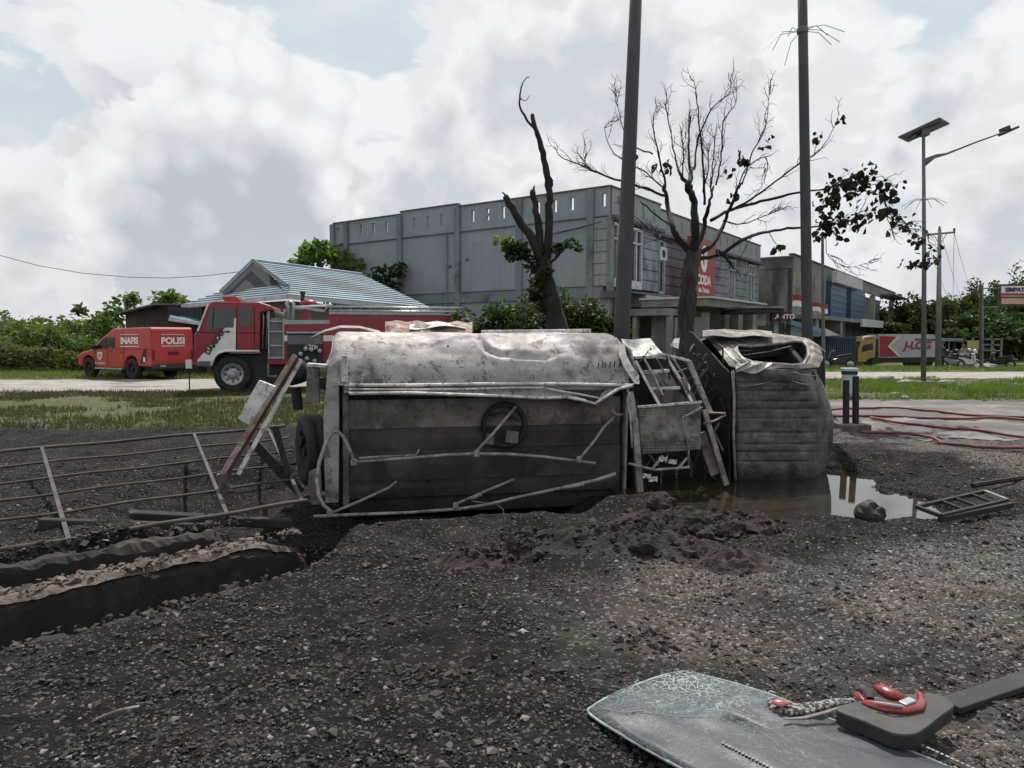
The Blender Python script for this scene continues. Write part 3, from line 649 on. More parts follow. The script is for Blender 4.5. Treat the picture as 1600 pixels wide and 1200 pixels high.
# torn sheets sticking up behind the tank
b = MB(); b.grid([LL(.9, (486, 528), (505, 519), (530, 513), (560, 513), (590, 520), (604, 527)), LL(1.3, (490, 529), (507, 516), (532, 509), (562, 510), (592, 517), (606, 526))]); b.build('torn_strip', mpipe, truck, solid=.012)
rows = [[L(x, 502+1.5*math.sin(x*.2)+ (x-600)*.012, 1.75) for x in range(602, 742, 8)], [L(x, 510+3*math.sin(x*.13), 1.3) for x in range(602, 742, 8)], [L(x, 524, 1.1) for x in range(602, 742, 8)]]
MB().grid(rows).build('crumpled_sheet', mrust, truck, smooth=False, solid=.01)
MB().grid([[L(x, 505+2*math.sin(x*.09), 1.5) for x in range(640, 736, 8)], [L(x, 512+3*math.sin(x*.07), 1.2) for x in range(640, 736, 8)]]).build('crumpled_sheet', mtrim, truck, solid=.008)
b = MB(); b.bar(L(752, 519, 1.0), L(923, 517, 1.0), .05, .05); b.build('roof_rail', mtrim, truck, bevel=.008)
# --- ladder, locker plate and frame between tank and cab
MB().tube(LL(0, (993, 564, .3), (1012, 600, .15), (1031, 634, .05)), .022, 4).build('ladder_rail', mtrim, truck)
MB().tube(LL(0, (1004, 556, .35), (1024, 592, .2), (1036, 618, .1)), .018, 4).build('ladder_rail', mpipe, truck)
MB().tube(LL(0, (1042, 560, .4), (1066, 598, .25), (1081, 628, .1)), .024, 4).build('ladder_rail', mtrim, truck)
MB().tube(LL(0, (1052, 560, .4), (1074, 596, .25), (1078, 610, .1)), .014, 4).build('ladder_rail', mpipe, truck)
for a_, c_, wd in (((992, 559), (1034, 556), .4), ((1006, 581), (1045, 579), .3), ((1018, 607), (1062, 606), .2)): b = MB(); b.bar(L(*a_, wd), L(*c_, wd), .035, .05); b.build('rung', mtrim, truck, bevel=.004)
b = MB(); b.prism(LL(0, (1006, 584, .55), (1046, 583, .55), (1060, 603, .45), (1018, 604, .45)), (0, .05, 0)); b.build('deck_plate', mpan2, truck)
b = MB(); b.prism(LL(0, (1022, 611, .4), (1060, 610, .4), (1078, 628, .3), (1030, 630, .3)), (0, .05, 0)); b.build('deck_plate', mpan, truck)
def plate_mat():
    M_ = scorched('chequer_plate', (.29, .26, .225), (.18, .16, .14), (.07, .06, .055), 3, .52, .70); T = NT(M_.node_tree); b_ = T.n['Principled BSDF']
    O = T.node('ShaderNodeTexCoord').outputs['Object']; v = T.node('ShaderNodeTexVoronoi'); v.distance = 'MANHATTAN'; T.put(v.inputs['Vector'], O); v.inputs['Scale'].default_value = 32; v.inputs['Randomness'].default_value = 0
    src = b_.inputs['Base Color'].links[0].from_socket; f = T.m('MULTIPLY', T.ss(v.outputs['Distance'], .35, .5), T.ss(T.noise(O, 2.6, 3), .45, .6))
    T.l.new(T.mix(T.m('MULTIPLY', f, .85), src, (.03, .027, .025)), b_.inputs['Base Color']); return M_
b = MB(); b.prism(LL(0, (997, 637, -.02), (1095, 629, -.02), (1095, 702, -.10), (1003, 710, -.10)), (0, .03, 0)); b.build('locker_plate', plate_mat(), truck, bevel=.004)
b = MB(); b.bar(L(996, 636, -.04), L(1096, 628, -.04), .025, .03); b.build('plate_edge', mtrim, truck)
b = MB(); b.prism(LL(.1, (985, 615), (1000, 632), (1010, 765), (992, 765)), (0, .7, 0)); b.build('bulkhead', mchar, truck)
b = MB(); b.prism(LL(.75, (990, 560), (1080, 560), (1120, 760), (995, 765)), (0, .5, 0)); b.build('bulkhead', mchar, truck)
b = MB(); b.bar(L(984, 612, -.06), L(992, 660, -.1), .07, .05); b.bar(L(992, 658, -.1), L(1000, 768, -.12), .07, .05); b.build('front_post', mpipe, truck)
MB().tube(LL(-.1, (984, 612), (980, 625), (985, 650), (988, 700)), .014, 6).build('cable', mtrim, truck, smooth=True)
b = MB(); b.grid([LL(-.02, (966, 540, .2), (967, 556, .1), (975, 575, .0), (987, 592, -.08), (992, 600, -.1)), LL(-.02, (976, 538, .2), (978, 554, .1), (987, 572, .0), (998, 588, -.08), (999, 600, -.1))]); b.build('bent_strap', mtrim, truck, solid=.02)
MB().tube(LL(0, (972, 535, .3), (985, 548, .2), (990, 570, .1), (997, 590, 0)), .02, 6).build('bent_pipe', mpipe, truck, smooth=True)
b = MB(); b.grid([LL(.8, (970, 530), (985, 531), (1000, 530), (1016, 529)), LL(.6, (978, 540), (992, 543), (1008, 542), (1024, 540)), LL(.4, (988, 557), (1003, 557), (1018, 555), (1035, 552))]); b.build('light_panel', mtrim, truck, solid=.01)
b = MB(); b.grid([LL(.8, (1054, 529), (1062, 528)), LL(.7, (1047, 540), (1060, 545))]); b.build('torn_flag_of_metal', mtrim, truck, solid=.006)
for pts, wd_, th_, m_ in (([(1034, 553, .3), (1077, 564, .2)], .03, .03, mtrim), ([(1076, 564, .2), (1110, 646, .0)], .06, .05, mpipe), ([(1100, 640, 0), (1135, 758, -.1)], .06, .05, mpipe), ([(1095, 676, .05), (1117, 742, .0)], .12, .04, mpan2), ([(1066, 590, .2), (1092, 640, .1)], .04, .04, mpan2)):
    b = MB(); b.bar(L(*pts[0]), L(*pts[1]), wd_, th_); b.build('frame_bar', m_, truck, bevel=.006)
MB().tube(LL(-.1, (1107, 645), (1133, 646), (1134, 649), (1116, 658), (1099, 662)), .013, 8).build('bent_handle', mrust, truck, smooth=True)
MB().tube(LL(-.1, (1098, 636), (1067, 652), (1067, 660), (1076, 700), (1076, 730)), .012, 8).build('bent_handle', mpipe, truck, smooth=True)
for pts in ([(982, 724), (1005, 730), (1023, 734)], [(1023, 734), (1077, 730)], [(1020, 732), (1036, 712)], [(1062, 730), (1074, 715)]): MB().tube(LL(-.18, *pts), .016, 6).build('bent_rod', mpipe, truck)
for k, (px, py) in enumerate(((1005, 742), (1015, 748), (1030, 716), (1045, 720))):
    p = L(px, py, -.2); q = MB(); rr = [[p+Vector((i*.035, .03*random.random(), -j*.03+.03*random.random())) for i in range(4)] for j in range(3)]; q.grid(rr).build('foil_scrap', mtrim, truck, solid=.004)
# --- cab: ribbed roof facing the camera
def cabx0(y): return interp(y, [(575, 1143), (620, 1143), (700, 1144), (755, 1148)])
def cabx1(y): return interp(y, [(570, 1275), (583, 1276), (605, 1288), (630, 1296), (658, 1303), (690, 1301), (720, 1294), (748, 1284)])
ribs = [598, 611, 627, 639, 654, 676, 694, 706, 721]
rows = []
for i in range(120):
    y = 577+(752-577)*i/119; row = []
    rib = min(abs(y-r) for r in ribs); groove = .020*math.exp(-(rib/1.6)**2)
    for j in range(44):
        t = j/43; x = cabx0(y)+(cabx1(y)-cabx0(y))*t
        crv = .55*max(0, (t-.80)/.2)**2.4 + .12*max(0, (.08-t)/.08)**2+.10*max(0, (i-100)/19)**2
        gk = .5+1.2*float(vn(np.array([t*4.+9]), np.array([i*.08]))[0]); groove_ = groove*max(.1, gk+.4); nz = .075*float(vn(np.array([t*3.2]), np.array([i*.035]))[0])+.030*float(vn(np.array([t*11.]), np.array([i*.11]))[0])+.010*float(vn(np.array([t*40.]), np.array([i*.5]))[0])
        top = .05*math.exp(-((i-6)/8)**2)*math.sin(t*9)
        row.append(L(x, y, .2+crv+nz+top+groove_*(1 if .06 < t < .82 else .3)))
    rows.append(row)
MB().grid(rows).build('cab_roof', mcab, truck, smooth=True, solid=.01)
MB().tube(LL(.2, (1145, 580), (1147, 620), (1146, 680), (1149, 752)), .018, 6).build('roof_edge', mpipe, truck, smooth=True)
for k, y0 in enumerate((585, 592)):
    MB().tube([L(x, y0+k*6+5*math.sin((x-1150)*.05+k)*(1 if x < 1250 else .3)+(x-1150)*.02, .17) for x in range(1215-60*k, 1276, 6)], .008, 6).build('roof_crease', mpipe, truck, smooth=True)
# cab side (now on top) with the buckled window opening
outer = [(1140, 576), (1122, 552), (1104, 530), (1098, 521), (1130, 518), (1165, 520), (1205, 524), (1240, 529), (1264, 533), (1281, 545), (1286, 563), (1279, 578), (1250, 580), (1218, 579), (1190, 582), (1162, 582)]
inner = [(1160, 562), (1152, 552), (1150, 545), (1153, 541), (1172, 543), (1195, 541), (1220, 538), (1240, 535), (1253, 536), (1261, 543), (1263, 557), (1255, 571), (1238, 573), (1215, 571), (1193, 570), (1175, 568)]
def wof(y): return .22+(580-y)/60*1.25
ro = [L(x, y, max(.12, wof(y)))+Vector((0, 0, .03)) for x, y in outer]; ri = [L(x, y, max(.2, wof(y)-.1)) for x, y in inner]
rm_ = [a.lerp(b_, .55)+Vector((0, 0, .035)) for a, b_ in zip(ro, ri)]
cd = [p+Vector((0, .1, -.16)) for p in ri]
cy_ = lambda l_: l_+[l_[0]]
mdoor = scorched('dirty_ash_door_metal', (.30, .27, .25), (.15, .135, .125), (.06, .052, .048), 4, .46, .62)
MB().grid([cy_(ro), cy_(rm_), cy_(ri)]).build('cab_door', mdoor, truck, smooth=False, solid=.012)
MB().grid([cy_(ri), cy_(cd)]).build('window_reveal', mchar, truck, smooth=False, solid=.006)
MB().tube(cy_([p+Vector((0, -.01, .015)) for p in ri]), .022, 8).build('window_seal', mpipe, truck, smooth=True)
for pts in ([(1158, 556, .6), (1200, 550, .8), (1236, 541, .9)], [(1150, 549, .8), (1190, 546, 1.), (1215, 543, 1.)]): MB().tube(LL(0, *pts), .010, 6).build('window_bar', mpan2, truck, smooth=True)
for k in range(3): MB().tube([p+Vector((.03*k, 0, .01)) for p in LL(0, (1110+k*5, 531, 1.2), (1128+k*5, 543, .9), (1142+k*5, 560, .5), (1156+k*4, 570, .25))], .017, 8).build('crushed_pillar', mtrim if k % 2 == 0 else mpipe, truck, smooth=True)
b = MB(); rr = []
for j in range(5): rr.append([L(1150+i*8, 566+j*4+4*math.sin(i*1.3+j*.9)*.6, .18-.03*((i+j) % 3)) for i in range(8)])
b.grid(rr).build('crumpled_panel', mtrim, truck, solid=.008)
rr = [[L(x, y+1.5*math.sin(x*.1), 1.3-.2*k_) for x in range(1098, 1215, 9)] for k_, y in enumerate((517, 521, 526))]
MB().grid(rr).build('crumpled_panel', mdoor, truck, solid=.01)
b = MB(); b.prism([L(1255, 536, 1.2), L(1270, 535, 1.25), L(1289, 549, 1.3), L(1291, 625, 1.3), L(1276, 640, 1.2)], (0, .3, 0)); b.build('windscreen_frame', mchar, truck, bevel=.02)
MB().tube([L(1262, 533, 1.18), L(1276, 539, 1.2), L(1289, 550, 1.25)], .010, 5).build('frame_edge', mtrim, truck)
# cab rear wall, front wall and inside
uR = L(1140, 660, .25).x; uF = L(1272, 660, .35).x
zlo, zhi = L(1200, 754, .25).z, L(1200, 590, .25).z
b = MB(); rr = []
for i in range(14):
    wd = .24+1.35*i/13; rr.append([(uR+.03*float(vn(np.array([i*.5]), np.array([j*.7]))[0])-.02*i/13, wd, zlo+(min(zhi+.04+(wd-.2)*.46, 2.07)-zlo)*j/12) for j in range(13)])
b.grid(rr).build('cab_rear_wall', mchar, truck, smooth=False, solid=.02)
b = MB(); b.prism([(uF, .45, zlo+.05), (uF, 1.6, zlo), (uF, 1.6, 2.0), (uF-.0, 1.1, 1.9), (uF, .45, zhi+.02)], (.09, 0, 0)); b.build('cab_front', mchar, truck, bevel=.03)
b = MB(); b.bb(uR+.05, uF, 1.45, 1.62, zlo, 1.95); b.build('cab_floor', mchar, truck)
b = MB(); b.bb(uR+.1, uF-.1, .45, 1.3, zlo+.1, zhi-.1); b.build('seat_remains', mchar, truck, bevel=.05)
MB().tube(LL(0, (1078, 550, 1.3), (1083, 540, 1.3), (1092, 534, 1.3), (1108, 529, 1.3)), .02, 6).build('bent_pipe', mpipe, truck, smooth=True)
for k in range(60):      # charred wiring and loose bits hanging between tank and cab
    x = random.uniform(1005, 1130); y = random.uniform(535, 740); wd = random.uniform(.2, .7)
    MB().tube([L(x, y, wd), L(x+random.uniform(-14, 14), y+random.uniform(8, 22), wd), L(x+random.uniform(-20, 20), y+random.uniform(20, 44), wd)], random.choice((.008, .012, .02)), 5).build('charred_rod', random.choice((mchar, mchar, mpan2, mpan)), truck)
# underside: chassis rails and wheels of the front axle behind
b = MB(); b.bb(-.3, uF-.1, 1.62, 1.74, .35, .50); b.bb(-.3, uF-.1, 1.62, 1.74, 1.3, 1.45); b.build('chassis_rail', mchar, truck)
for p in ((uR+.7, 2.0, 1.72), (uR+.7, 2.0, .25)): wo = link('wheel', tm, truck, p, (math.pi/2, 0, 0)); link('rim', rm, wo)
# ================================================================ buildings
mwall = mat('grey_render', (.29, .315, .34), (.245, .27, .295), .5, rough=.9, bump=.15, bscale=30, c3=(.20, .22, .235), s3=.35, lo3=.55, hi3=.75, streak=(.13, .14, .145))
mpil = mat('darker_grey_paint', (.20, .225, .245), (.16, .18, .20), .6, rough=.9, c3=(.09, .10, .105), s3=.8)
mcope = mat('coping', (.12, .13, .14), (.08, .085, .09), 1.5, rough=.9)
mdark = mat('dark_interior', (.02, .021, .024), (.03, .031, .034), 1)
mglass = mat('window_glass', (.018, .022, .027), (.03, .034, .04), 1, rough=.12, spec=.8)
mwhite = mat('white_frame', (.50, .52, .53), (.38, .40, .41), 3, rough=.6)
mconc = mat('old_concrete', (.23, .225, .21), (.15, .15, .14), .9, rough=.9, bump=.2, c3=(.07, .07, .066), s3=.5, lo3=.5, hi3=.7, stretch=(1, 1, .5))
mcream = mat('cream_wall', (.25, .235, .20), (.19, .18, .16), .7, rough=.9, c3=(.11, .105, .095), s3=.5)
mboard = mat('blue_grey_cladding', (.23, .255, .285), (.17, .195, .22), 1.1, rough=.8, c3=(.085, .095, .11), s3=.6)
FD = (.575, .818); RZ = math.atan2(FD[1], FD[0])
def facade(x0, y0):
    def t(px): k = (px-800)/F; return (y0*k-x0)/(FD[0]-FD[1]*k)
    def s(px): k = (px-800)/F; return (x0-y0*k)/(FD[1]+FD[0]*k)
    return t, s
B1 = thing('shop_building', 'long grey two storey shop row with slotted parapet behind the overturned tanker', 'building', (4.5, 32.8, 0), RZ)
tf, sf = facade(4.5, 32.8)
H1, LEN, DEP = 8.5, 26.0, 18.9
b = MB(); b.bb(.35, LEN-.3, .7, DEP-.35, -1.8, 7.0); b.build('core', mdark, B1)
# side wall (faces the camera): panels between pillars
pil = [sf(p) for p in (922, 812, 717, 627.5, 545)] + [DEP]
edges = [0]+pil
for i in range(len(edges)-1):
    a, c_ = edges[i], edges[i+1]
    b = MB(); b.bb(.0, .30, a+.0, c_-.0, 3.95, 7.15); b.build('wall_panel', mwall, B1)
    b = MB(); b.bb(.0, .30, a, c_, -1.8, 3.42); b.build('wall_panel', mwall, B1)
    # parapet with upright slots
    top = H1+(.14 if i == 3 else 0)
    if i == 0: sl = [sf(941)]
    else:
        sl = {1: [892, 866, 840], 2: [786, 762, 739], 3: [691, 670, 649], 4: [606, 586, 567], 5: [531]}[i]; sl = [sf(q) for q in sl]
    b = MB(); b.bb(.02, .20, a, c_, 7.19, 7.62); b.bb(.02, .20, a, c_, 8.22, top)
    cur = a
    for q in sorted(sl):
        hw = .10
        b.bb(.02, .20, cur, q-hw, 7.62, 8.22); cur = q+hw
    b.bb(.02, .20, cur, c_, 7.62, 8.22)
    if i == 3:
        for q in sl: b.bb(.07, .2, q-.11, q+.11, 7.62, 8.22)
    if i == 2: b.bb(.03, .19, sl[1]-.1, sl[1]+.1, 7.84, 7.98)
    b.build('parapet', mwall, B1)
    b = MB(); b.bb(-.05, .25, a, c_, top, top+.06); b.build('coping', mcope, B1)
for i, p in enumerate(pil):
    b = MB(); b.bb(-.14, .28, p-.17, p+.17, -1.8, 8.46); b.build('pillar', mpil, B1, bevel=.01)
b = MB(); b.bb(-.08, .3, .0, DEP, 7.15, 7.19); b.build('string_course', mcope, B1)
b = MB(); b.bb(-.10, .3, .3, DEP, 3.42, 3.95); b.build('belt_course', mpil, B1)
b = MB(); b.bb(-.13, .3, .3, DEP, 3.95, 3.99); b.build('string_course', mcope, B1)
# boards on the strip next to the corner
for k in range(6):
    b = MB(); b.bb(-.06, 0, .12, pil[0]-.18, 3.95+k*.53+.02, 3.95+(k+1)*.53-.02); b.build('cladding_board', mwall, B1)
b = MB(); b.bb(-.10, .3, -.10, .10, 3.4, 7.19); b.build('corner_post', mpil, B1)
for px, pz in ((731, 5.7), (704, 5.4), (763, 3.75), (796, 3.75), (905, 5.9)):
    b = MB(); b.lathe([(.10, 0), (.08, -.06), (.001, -.08)], (-.0, sf(px), pz), 'x', 10); b.build('wall_bracket', mcope, B1)
for px in (700, 860):
    b = MB(); y_ = sf(px); b.tube([(-.10, y_, 7.1), (-.10, y_, -1)], .05, 8); b.build('downpipe', mpil, B1, smooth=True)
b = MB(); b.tube([(-.2, .3, 6.9), (-.25, 3, 6.5), (-.18, pil[0]+.2, 6.75), (-.25, pil[1], 6.4)], .018, 5); b.build('cable', mdark, B1)
# front facade ----------------------------------------------------
def panel(x0, x1, y, z0, z1, m_, nm, th=.2): b = MB(); b.bb(x0, x1, y, y+th, z0, z1); return b.build(nm, m_, B1)
tbay = tf(1029)
bay = [(0, tbay, 0.0)] + [(tbay, LEN, .55)]
for x0, x1, y in bay:
    b = MB(); b.bb(x0, x1, y, y+.18, 7.2, 7.55); b.bb(x0, x1, y, y+.18, 8.2, H1); 
    cur = x0; q = x0+.9
    while q < x1-.4:
        b.bb(cur, q-.1, y, y+.18, 7.55, 8.2); cur = q+.1; q += 1.35 if (int(q*3) % 4) else 2.1
    b.bb(cur, x1, y, y+.18, 7.55, 8.2); b.build('parapet', mwall, B1)
    b = MB(); b.bb(x0, x1, y-.07, y+.22, H1, H1+.06); b.build('coping', mcope, B1)
    b = MB(); b.bb(x0, x1, y-.30, y+.3, 7.04, 7.2); b.build('eaves_slab', mcope, B1)
b = MB(); b.bb(tbay-.2, tbay, -.02, .7, 3.6, 7.2); b.build('bay_post', mpil, B1)
wins = [(tf(952), tf(963)), (tf(982), tf(1000)), (tf(1034), tf(1050)), (tf(1117), tf(1126)), (tf(1148), tf(1157)), (tf(1178), tf(1187))]
for k in range(6):
    z0, z1 = 3.95+k*.53+.02, 3.95+(k+1)*.53-.02; top = 6.5
    for x0, x1, y in bay:
        cur = x0+.12
        for (wa, wb) in wins:
            if wa > x0 and wb < x1:
                b = MB(); b.bb(cur, wa-.06, y, y+.08, z0, z1); b.build('cladding_board', mboard, B1); cur = wb+.06
        if x1-cur > .3: b = MB(); b.bb(cur, x1-.22, y, y+.08, z0, z1); b.build('cladding_board', mboard, B1)
    
for (wa, wb) in wins:
    y = 0. if wb < tbay else .55
    b = MB(); f_ = .09
    b.bb(wa, wa+f_, y-.06, y+.1, 3.95, 6.9); b.bb(wb-f_, wb, y-.06, y+.1, 3.95, 6.9); b.bb(wa+f_, wb-f_, y-.06, y+.1, 6.8, 6.9); b.bb(wa+f_, wb-f_, y-.06, y+.1, 3.95, 4.35 if wb < tbay+1 else 4.1); b.bb(wa+f_, wb-f_, y-.05, y+.1, 6.15, 6.23)
    if wb-wa > 1.2: b.bb((wa+wb)/2-.05, (wa+wb)/2+.05, y-.06, y+.1, 4.3, 6.8)
    wo = b.build('window', mwhite, B1); 
    q = MB(); q.bb(wa+f_, wb-f_, y+.06, y+.09, 4.1, 6.8); q.build('pane', mglass, wo)
# air conditioner
b = MB(); b.bb(tf(1033)-.1, tf(1043), .1, .5, 5.7, 6.4); ac = b.build('air_conditioner', mwhite, B1, bevel=.02)
b = MB(); b.lathe([(.22, 0), (.2, -.02), (.001, -.02)], ((tf(1033)-.1+tf(1043))/2, .1, 6.05), 'y', 16); b.build('fan_grille', mdark, ac)
# canopy over the pavement, ground floor
b = MB(); b.bb(tf(979), tbay+.1, -1.0, -.1, 3.05, 3.6); b.build('canopy_fascia', mat('light_grey_fascia', (.36, .37, .38), (.28, .29, .3), 1.5), B1)
b = MB(); b.bb(0, LEN, -1.0, .5, 3.62, 3.72); b.build('canopy_slab', mcope, B1)
b = MB(); b.bb(-.2, .0, -1.0, .35, 3.4, 3.72); b.build('canopy_slab', mcope, B1)
gf = [(0, 3.2, mdark), (3.2, 3.4, mconc), (3.4, 6.2, mdark), (6.2, 7.9, mat('ochre_boards', (.17, .13, .07), (.11, .085, .05), 2)), (7.9, 8.3, mwhite), (8.3, 8.9, mdark), (8.9, 11, mcream), (11, 13.5, mcream), (13.5, 17, mdark), (17, 18.5, mcream), (18.5, 22, mdark), (22, LEN, mcream)]
for a, c_, m_ in gf: b = MB(); b.bb(a, c_, .05 if m_ is mdark else 0, .3, -1.8, 2.9); b.build('shutter' if m_ is mdark else 'ground_floor_wall', m_, B1)
b = MB(); b.bb(0, LEN, .05, .4, 2.9, 3.62); b.build('lintel_band', mconc, B1)
# ---- vertical red sign
mred = mat('sign_red', (.30, .020, .028), (.24, .018, .024), 2, rough=.5)
mwht = mat('sign_white', (.75, .74, .72), (.62, .61, .6), 3, rough=.5)
tq = lambda px: (4.5*0+((32.8-1.1*FD[0])*((px-800)/F)-(4.5+1.1*FD[1]))/(FD[0]-FD[1]*((px-800)/F)))
sx0, sx1 = tq(1080), tq(1115)
sg = thing('shop_sign', 'tall red and white shop sign on the grey building, partly behind the bare tree', 'sign', (4.5, 32.8, 0), RZ)
b = MB(); b.bb(sx0, sx1, -1.1, -.75, 3.75, 7.1); b.build('sign_panel', mred, sg, bevel=.02)
mx_ = (tq(1083)+tq(1109))/2+.25
b = MB(); b.lathe([(.001, -.02), (.62, -.02), (.62, 0)], (0, 0, 0), 'y', 28); o = b.build('emblem', mwht, sg); o.location = (mx_-.2, -1.11, 5.95); o.scale = (.8, 1, 1.2)
b = MB(); b.lathe([(.001, -.03), (.34, -.03), (.34, 0)], (0, 0, 0), 'y', 28); b2 = b.build('emblem', mred, sg); b2.location = (mx_-.2, -1.12, 6.0); b2.scale = (.7, 1, 1.25)
b = MB(); b.bb(mx_-.28, mx_-.12, -1.17, -1.14, 5.6, 6.35); b.build('emblem', mwht, sg)
text('CODA', mwht, sg, (mx_-.15, -1.12, 4.75), (math.pi/2, 0, 0), .72, bold=.03, sx=1.0)
text('the Tokoku', mwht, sg, (mx_-.15, -1.12, 4.2), (math.pi/2, 0, 0), .36, bold=.012)
# ---- carport in front
cp = thing('carport', 'flat roofed concrete porch on square columns in front of the grey shops', 'shelter', (4.5, 32.8, 0), RZ)
cx0, cx1 = 7.8, 21.0
def tof(px, off):      # facade position for a plane 'off' metres in front
    x0, y0 = 4.5+off*FD[1], 32.8-off*FD[0]; k = (px-800)/F; return (y0*k-x0)/(FD[0]-FD[1]*k)
b = MB(); b.bb(tof(1090, 4), tof(1178, 4), -4.4, -1.25, 2.95, 3.3); b.build('roof_slab', mcream, cp, bevel=.03)
b = MB(); b.bb(tof(1090, 4)-.1, tof(1178, 4)+.1, -4.6, -1.2, 3.3, 3.38); b.build('roof_edge', mwhite, cp)
for px in (1128, 1150, 1172): b = MB(); c_ = tof(px, 4); b.bb(c_-.35, c_+.35, -4.2, -3.5, -1, 2.95); b.build('column', mcream, cp)
cp2 = thing('porch_roof', 'low flat concrete shelter left of the bare tree trunk with a white fascia', 'shelter', (4.5, 32.8, 0), RZ)
b = MB(); b.bb(tof(1038, 3), tof(1088, 3), -3.2, -1.25, 2.55, 2.85); b.build('roof_slab', mconc, cp2)
b = MB(); b.bb(tof(1040, 3), tof(1044, 3), -3.2, -3.0, -.6, 2.55); b.bb(tof(1040, 3), tof(1044, 3), -1.6, -1.4, -.6, 2.55); b.build('column', mconc, cp2)
b = MB(); b.bb(tof(1050, 3), tof(1068, 3), -2.2, -2.0, -.6, 2.55); b.build('column', mcream, cp2)
# ---- building 2
B2 = thing('shop_building', 'weathered beige shop row with blue striped panels receding behind the dark pole', 'building', (21.7, 55, 0), RZ)
t2, s2 = facade(21.7, 55)
H2 = 8.0; L2 = 61
b = MB(); b.bb(.3, L2-.3, 2.2, 12, -3, 6.8); b.build('core', mdark, B2)
b = MB(); b.bb(0, .3, 0, 12, -3, 6.9); b.build('side_wall', mconc, B2)
b = MB(); b.bb(-.06, .3, 0, 12, 6.9, H2-.3); b.build('parapet', mconc, B2)
b = MB(); b.bb(-.12, .35, -.1, 12, H2-.3, H2-.15); b.build('coping', mcope, B2)
segs = [(0, t2(1275), mconc), (t2(1275), t2(1320), mconc), (t2(1320), t2(1345), mwall), (t2(1345), L2, mconc)]
for a, c_, m_ in segs:
    b = MB(); b.bb(a, c_, 0, .25, 6.75, H2-.05); b.build('parapet', m_, B2); b = MB(); b.bb(a, c_, -.12, .3, H2-.05, H2+.05); b.build('coping', mcope, B2)
b = MB(); b.bb(t2(1372), L2+1.4, -1.6, .0, 7.0, 7.15); b.build('eaves_slab', mconc, B2)
b = MB(); b.bb(t2(1287), t2(1330), -.9, -.5, 6.55, 7.6); b.build('white_fascia', mwhite, B2)
b = MB(); b.bb(0, t2(1287), .0, .3, 3.3, 6.75); b.build('upper_wall', mcream, B2)
b = MB(); b.bb(t2(1287), L2, 2.0, 2.3, 3.3, 6.9); b.build('upper_wall', mpil, B2)
mblu = mat('blue_tile_panel', (.035, .085, .17), (.025, .06, .13), 1.2, rough=.4)
mblu2 = mat('pale_blue_band', (.10, .17, .27), (.08, .14, .23), 1.2, rough=.4)
for pa, pb in ((1289, 1313), (1321, 1343)):
    a, c_ = t2(pa), t2(pb); b = MB(); b.bb(a, c_, -.35, 1.9, 3.1, 6.7); bx = b.build('blue_bay', mblu, B2)
    for k in range(6): b = MB(); b.bb(a-.02, c_+.02, -.40, -.35, 3.4+k*.55, 3.4+k*.55+.12); b.build('band', mblu2, bx)
for px in (1270, 1317, 1363, 1392): b = MB(); a = t2(px); b.bb(a-.45, a+.45, -.05, .5, -3, 6.75); b.build('column', mcream, B2)
for px in (1350, 1371, 1383): b = MB(); a = t2(px); b.bb(a-.5, a+.5, 1.94, 2.0, 4.0, 5.9); wo = b.build('window', mwhite, B2); q = MB(); q.bb(a-.38, a+.38, 1.9, 1.94, 4.1, 5.8); q.build('pane', mglass, wo)
for px in (1253, 1262, 1281): b = MB(); a = t2(px); b.bb(a-.35, a+.35, -.06, 0, 3.7, 6.2); wo = b.build('window', mwhite, B2); q = MB(); q.bb(a-.25, a+.25, -.08, -.06, 3.8, 6.1); q.build('pane', mglass, wo)
b = MB(); b.bb(0, L2+1.2, -1.6, .3, 3.0, 3.3); b.build('canopy_slab', mconc, B2)
for pa, pb in ((1316, 1352), (1360, 1385), (1388, 1410)): b = MB(); b.bb(t2(pa), t2(pb), -1.8, -1.6, 2.6, 3.4); b.build('white_fascia', mwhite, B2)
for k in range(12): b = MB(); a = t2(1250)+k*4.2; b.bb(a, a+3.6, .1, .25, -3, 3.0); b.build('shutter', mat('dark_shutter', (.05, .055, .06), (.08, .085, .09), 1, stretch=(1, 1, 9)), B2)
for pa in (1244, 1286): b = MB(); b.bb(t2(pa), t2(pa)+1.1, -1.4, 0, -3, 3.0); b.build('ground_floor_wall', mcream, B2)
# ---- kiosks, flags, container between the two rows
def wbox(b, pa, pb, ya, yb, Yd, dep=1.2): 
    p, q = W(pa, ya, Yd), W(pb, yb, Yd); b.bb(p.x, q.x, Yd, Yd+dep, q.z, p.z); return b
k1 = thing('pergola', 'dark framed shade canopy with drooping plants beside the concrete porch', 'shelter')
b = MB(); wbox(b, 1160, 1226, 478, 481.5, 30, 3.5); b.build('roof_sheet', mcream, k1)
b = MB(); wbox(b, 1161, 1225, 482, 488, 30.1, 3.2); b.build('valance', mdark, k1)
for px in (1163, 1207, 1219): b = MB(); wbox(b, px-.8, px+.8, 488, 580, 30.3, .08); b.build('post', mdark, k1)
mfr = mat('kiosk_white', (.34, .37, .39), (.26, .29, .31), 1.5)
k2 = thing('kiosk', 'small glass fronted kiosk with a maroon sign between the porch and the dark pole', 'kiosk')
b = MB(); wbox(b, 1208, 1252, 508, 580, 31.5, 2); b.build('body', mfr, k2)
b = MB(); wbox(b, 1206, 1237, 487, 502, 31.2, .2); b.build('sign_panel', mat('maroon', (.10, .02, .03), (.07, .02, .025), 2), k2)
pz = W(1225, 495, 31.1); text('LANTO', mwht, k2, (pz.x, 31.17, pz.z), (math.pi/2, 0, 0), .30, bold=.008)
for a, c_ in ((1221, 1224), (1230, 1234)): b = MB(); wbox(b, a, c_, 504, 580, 31.4, .1); b.build('door_post', mdark, k2)
b = MB(); wbox(b, 1224, 1230, 514, 517, 31.4, .1); b.build('door_rail', mdark, k2)
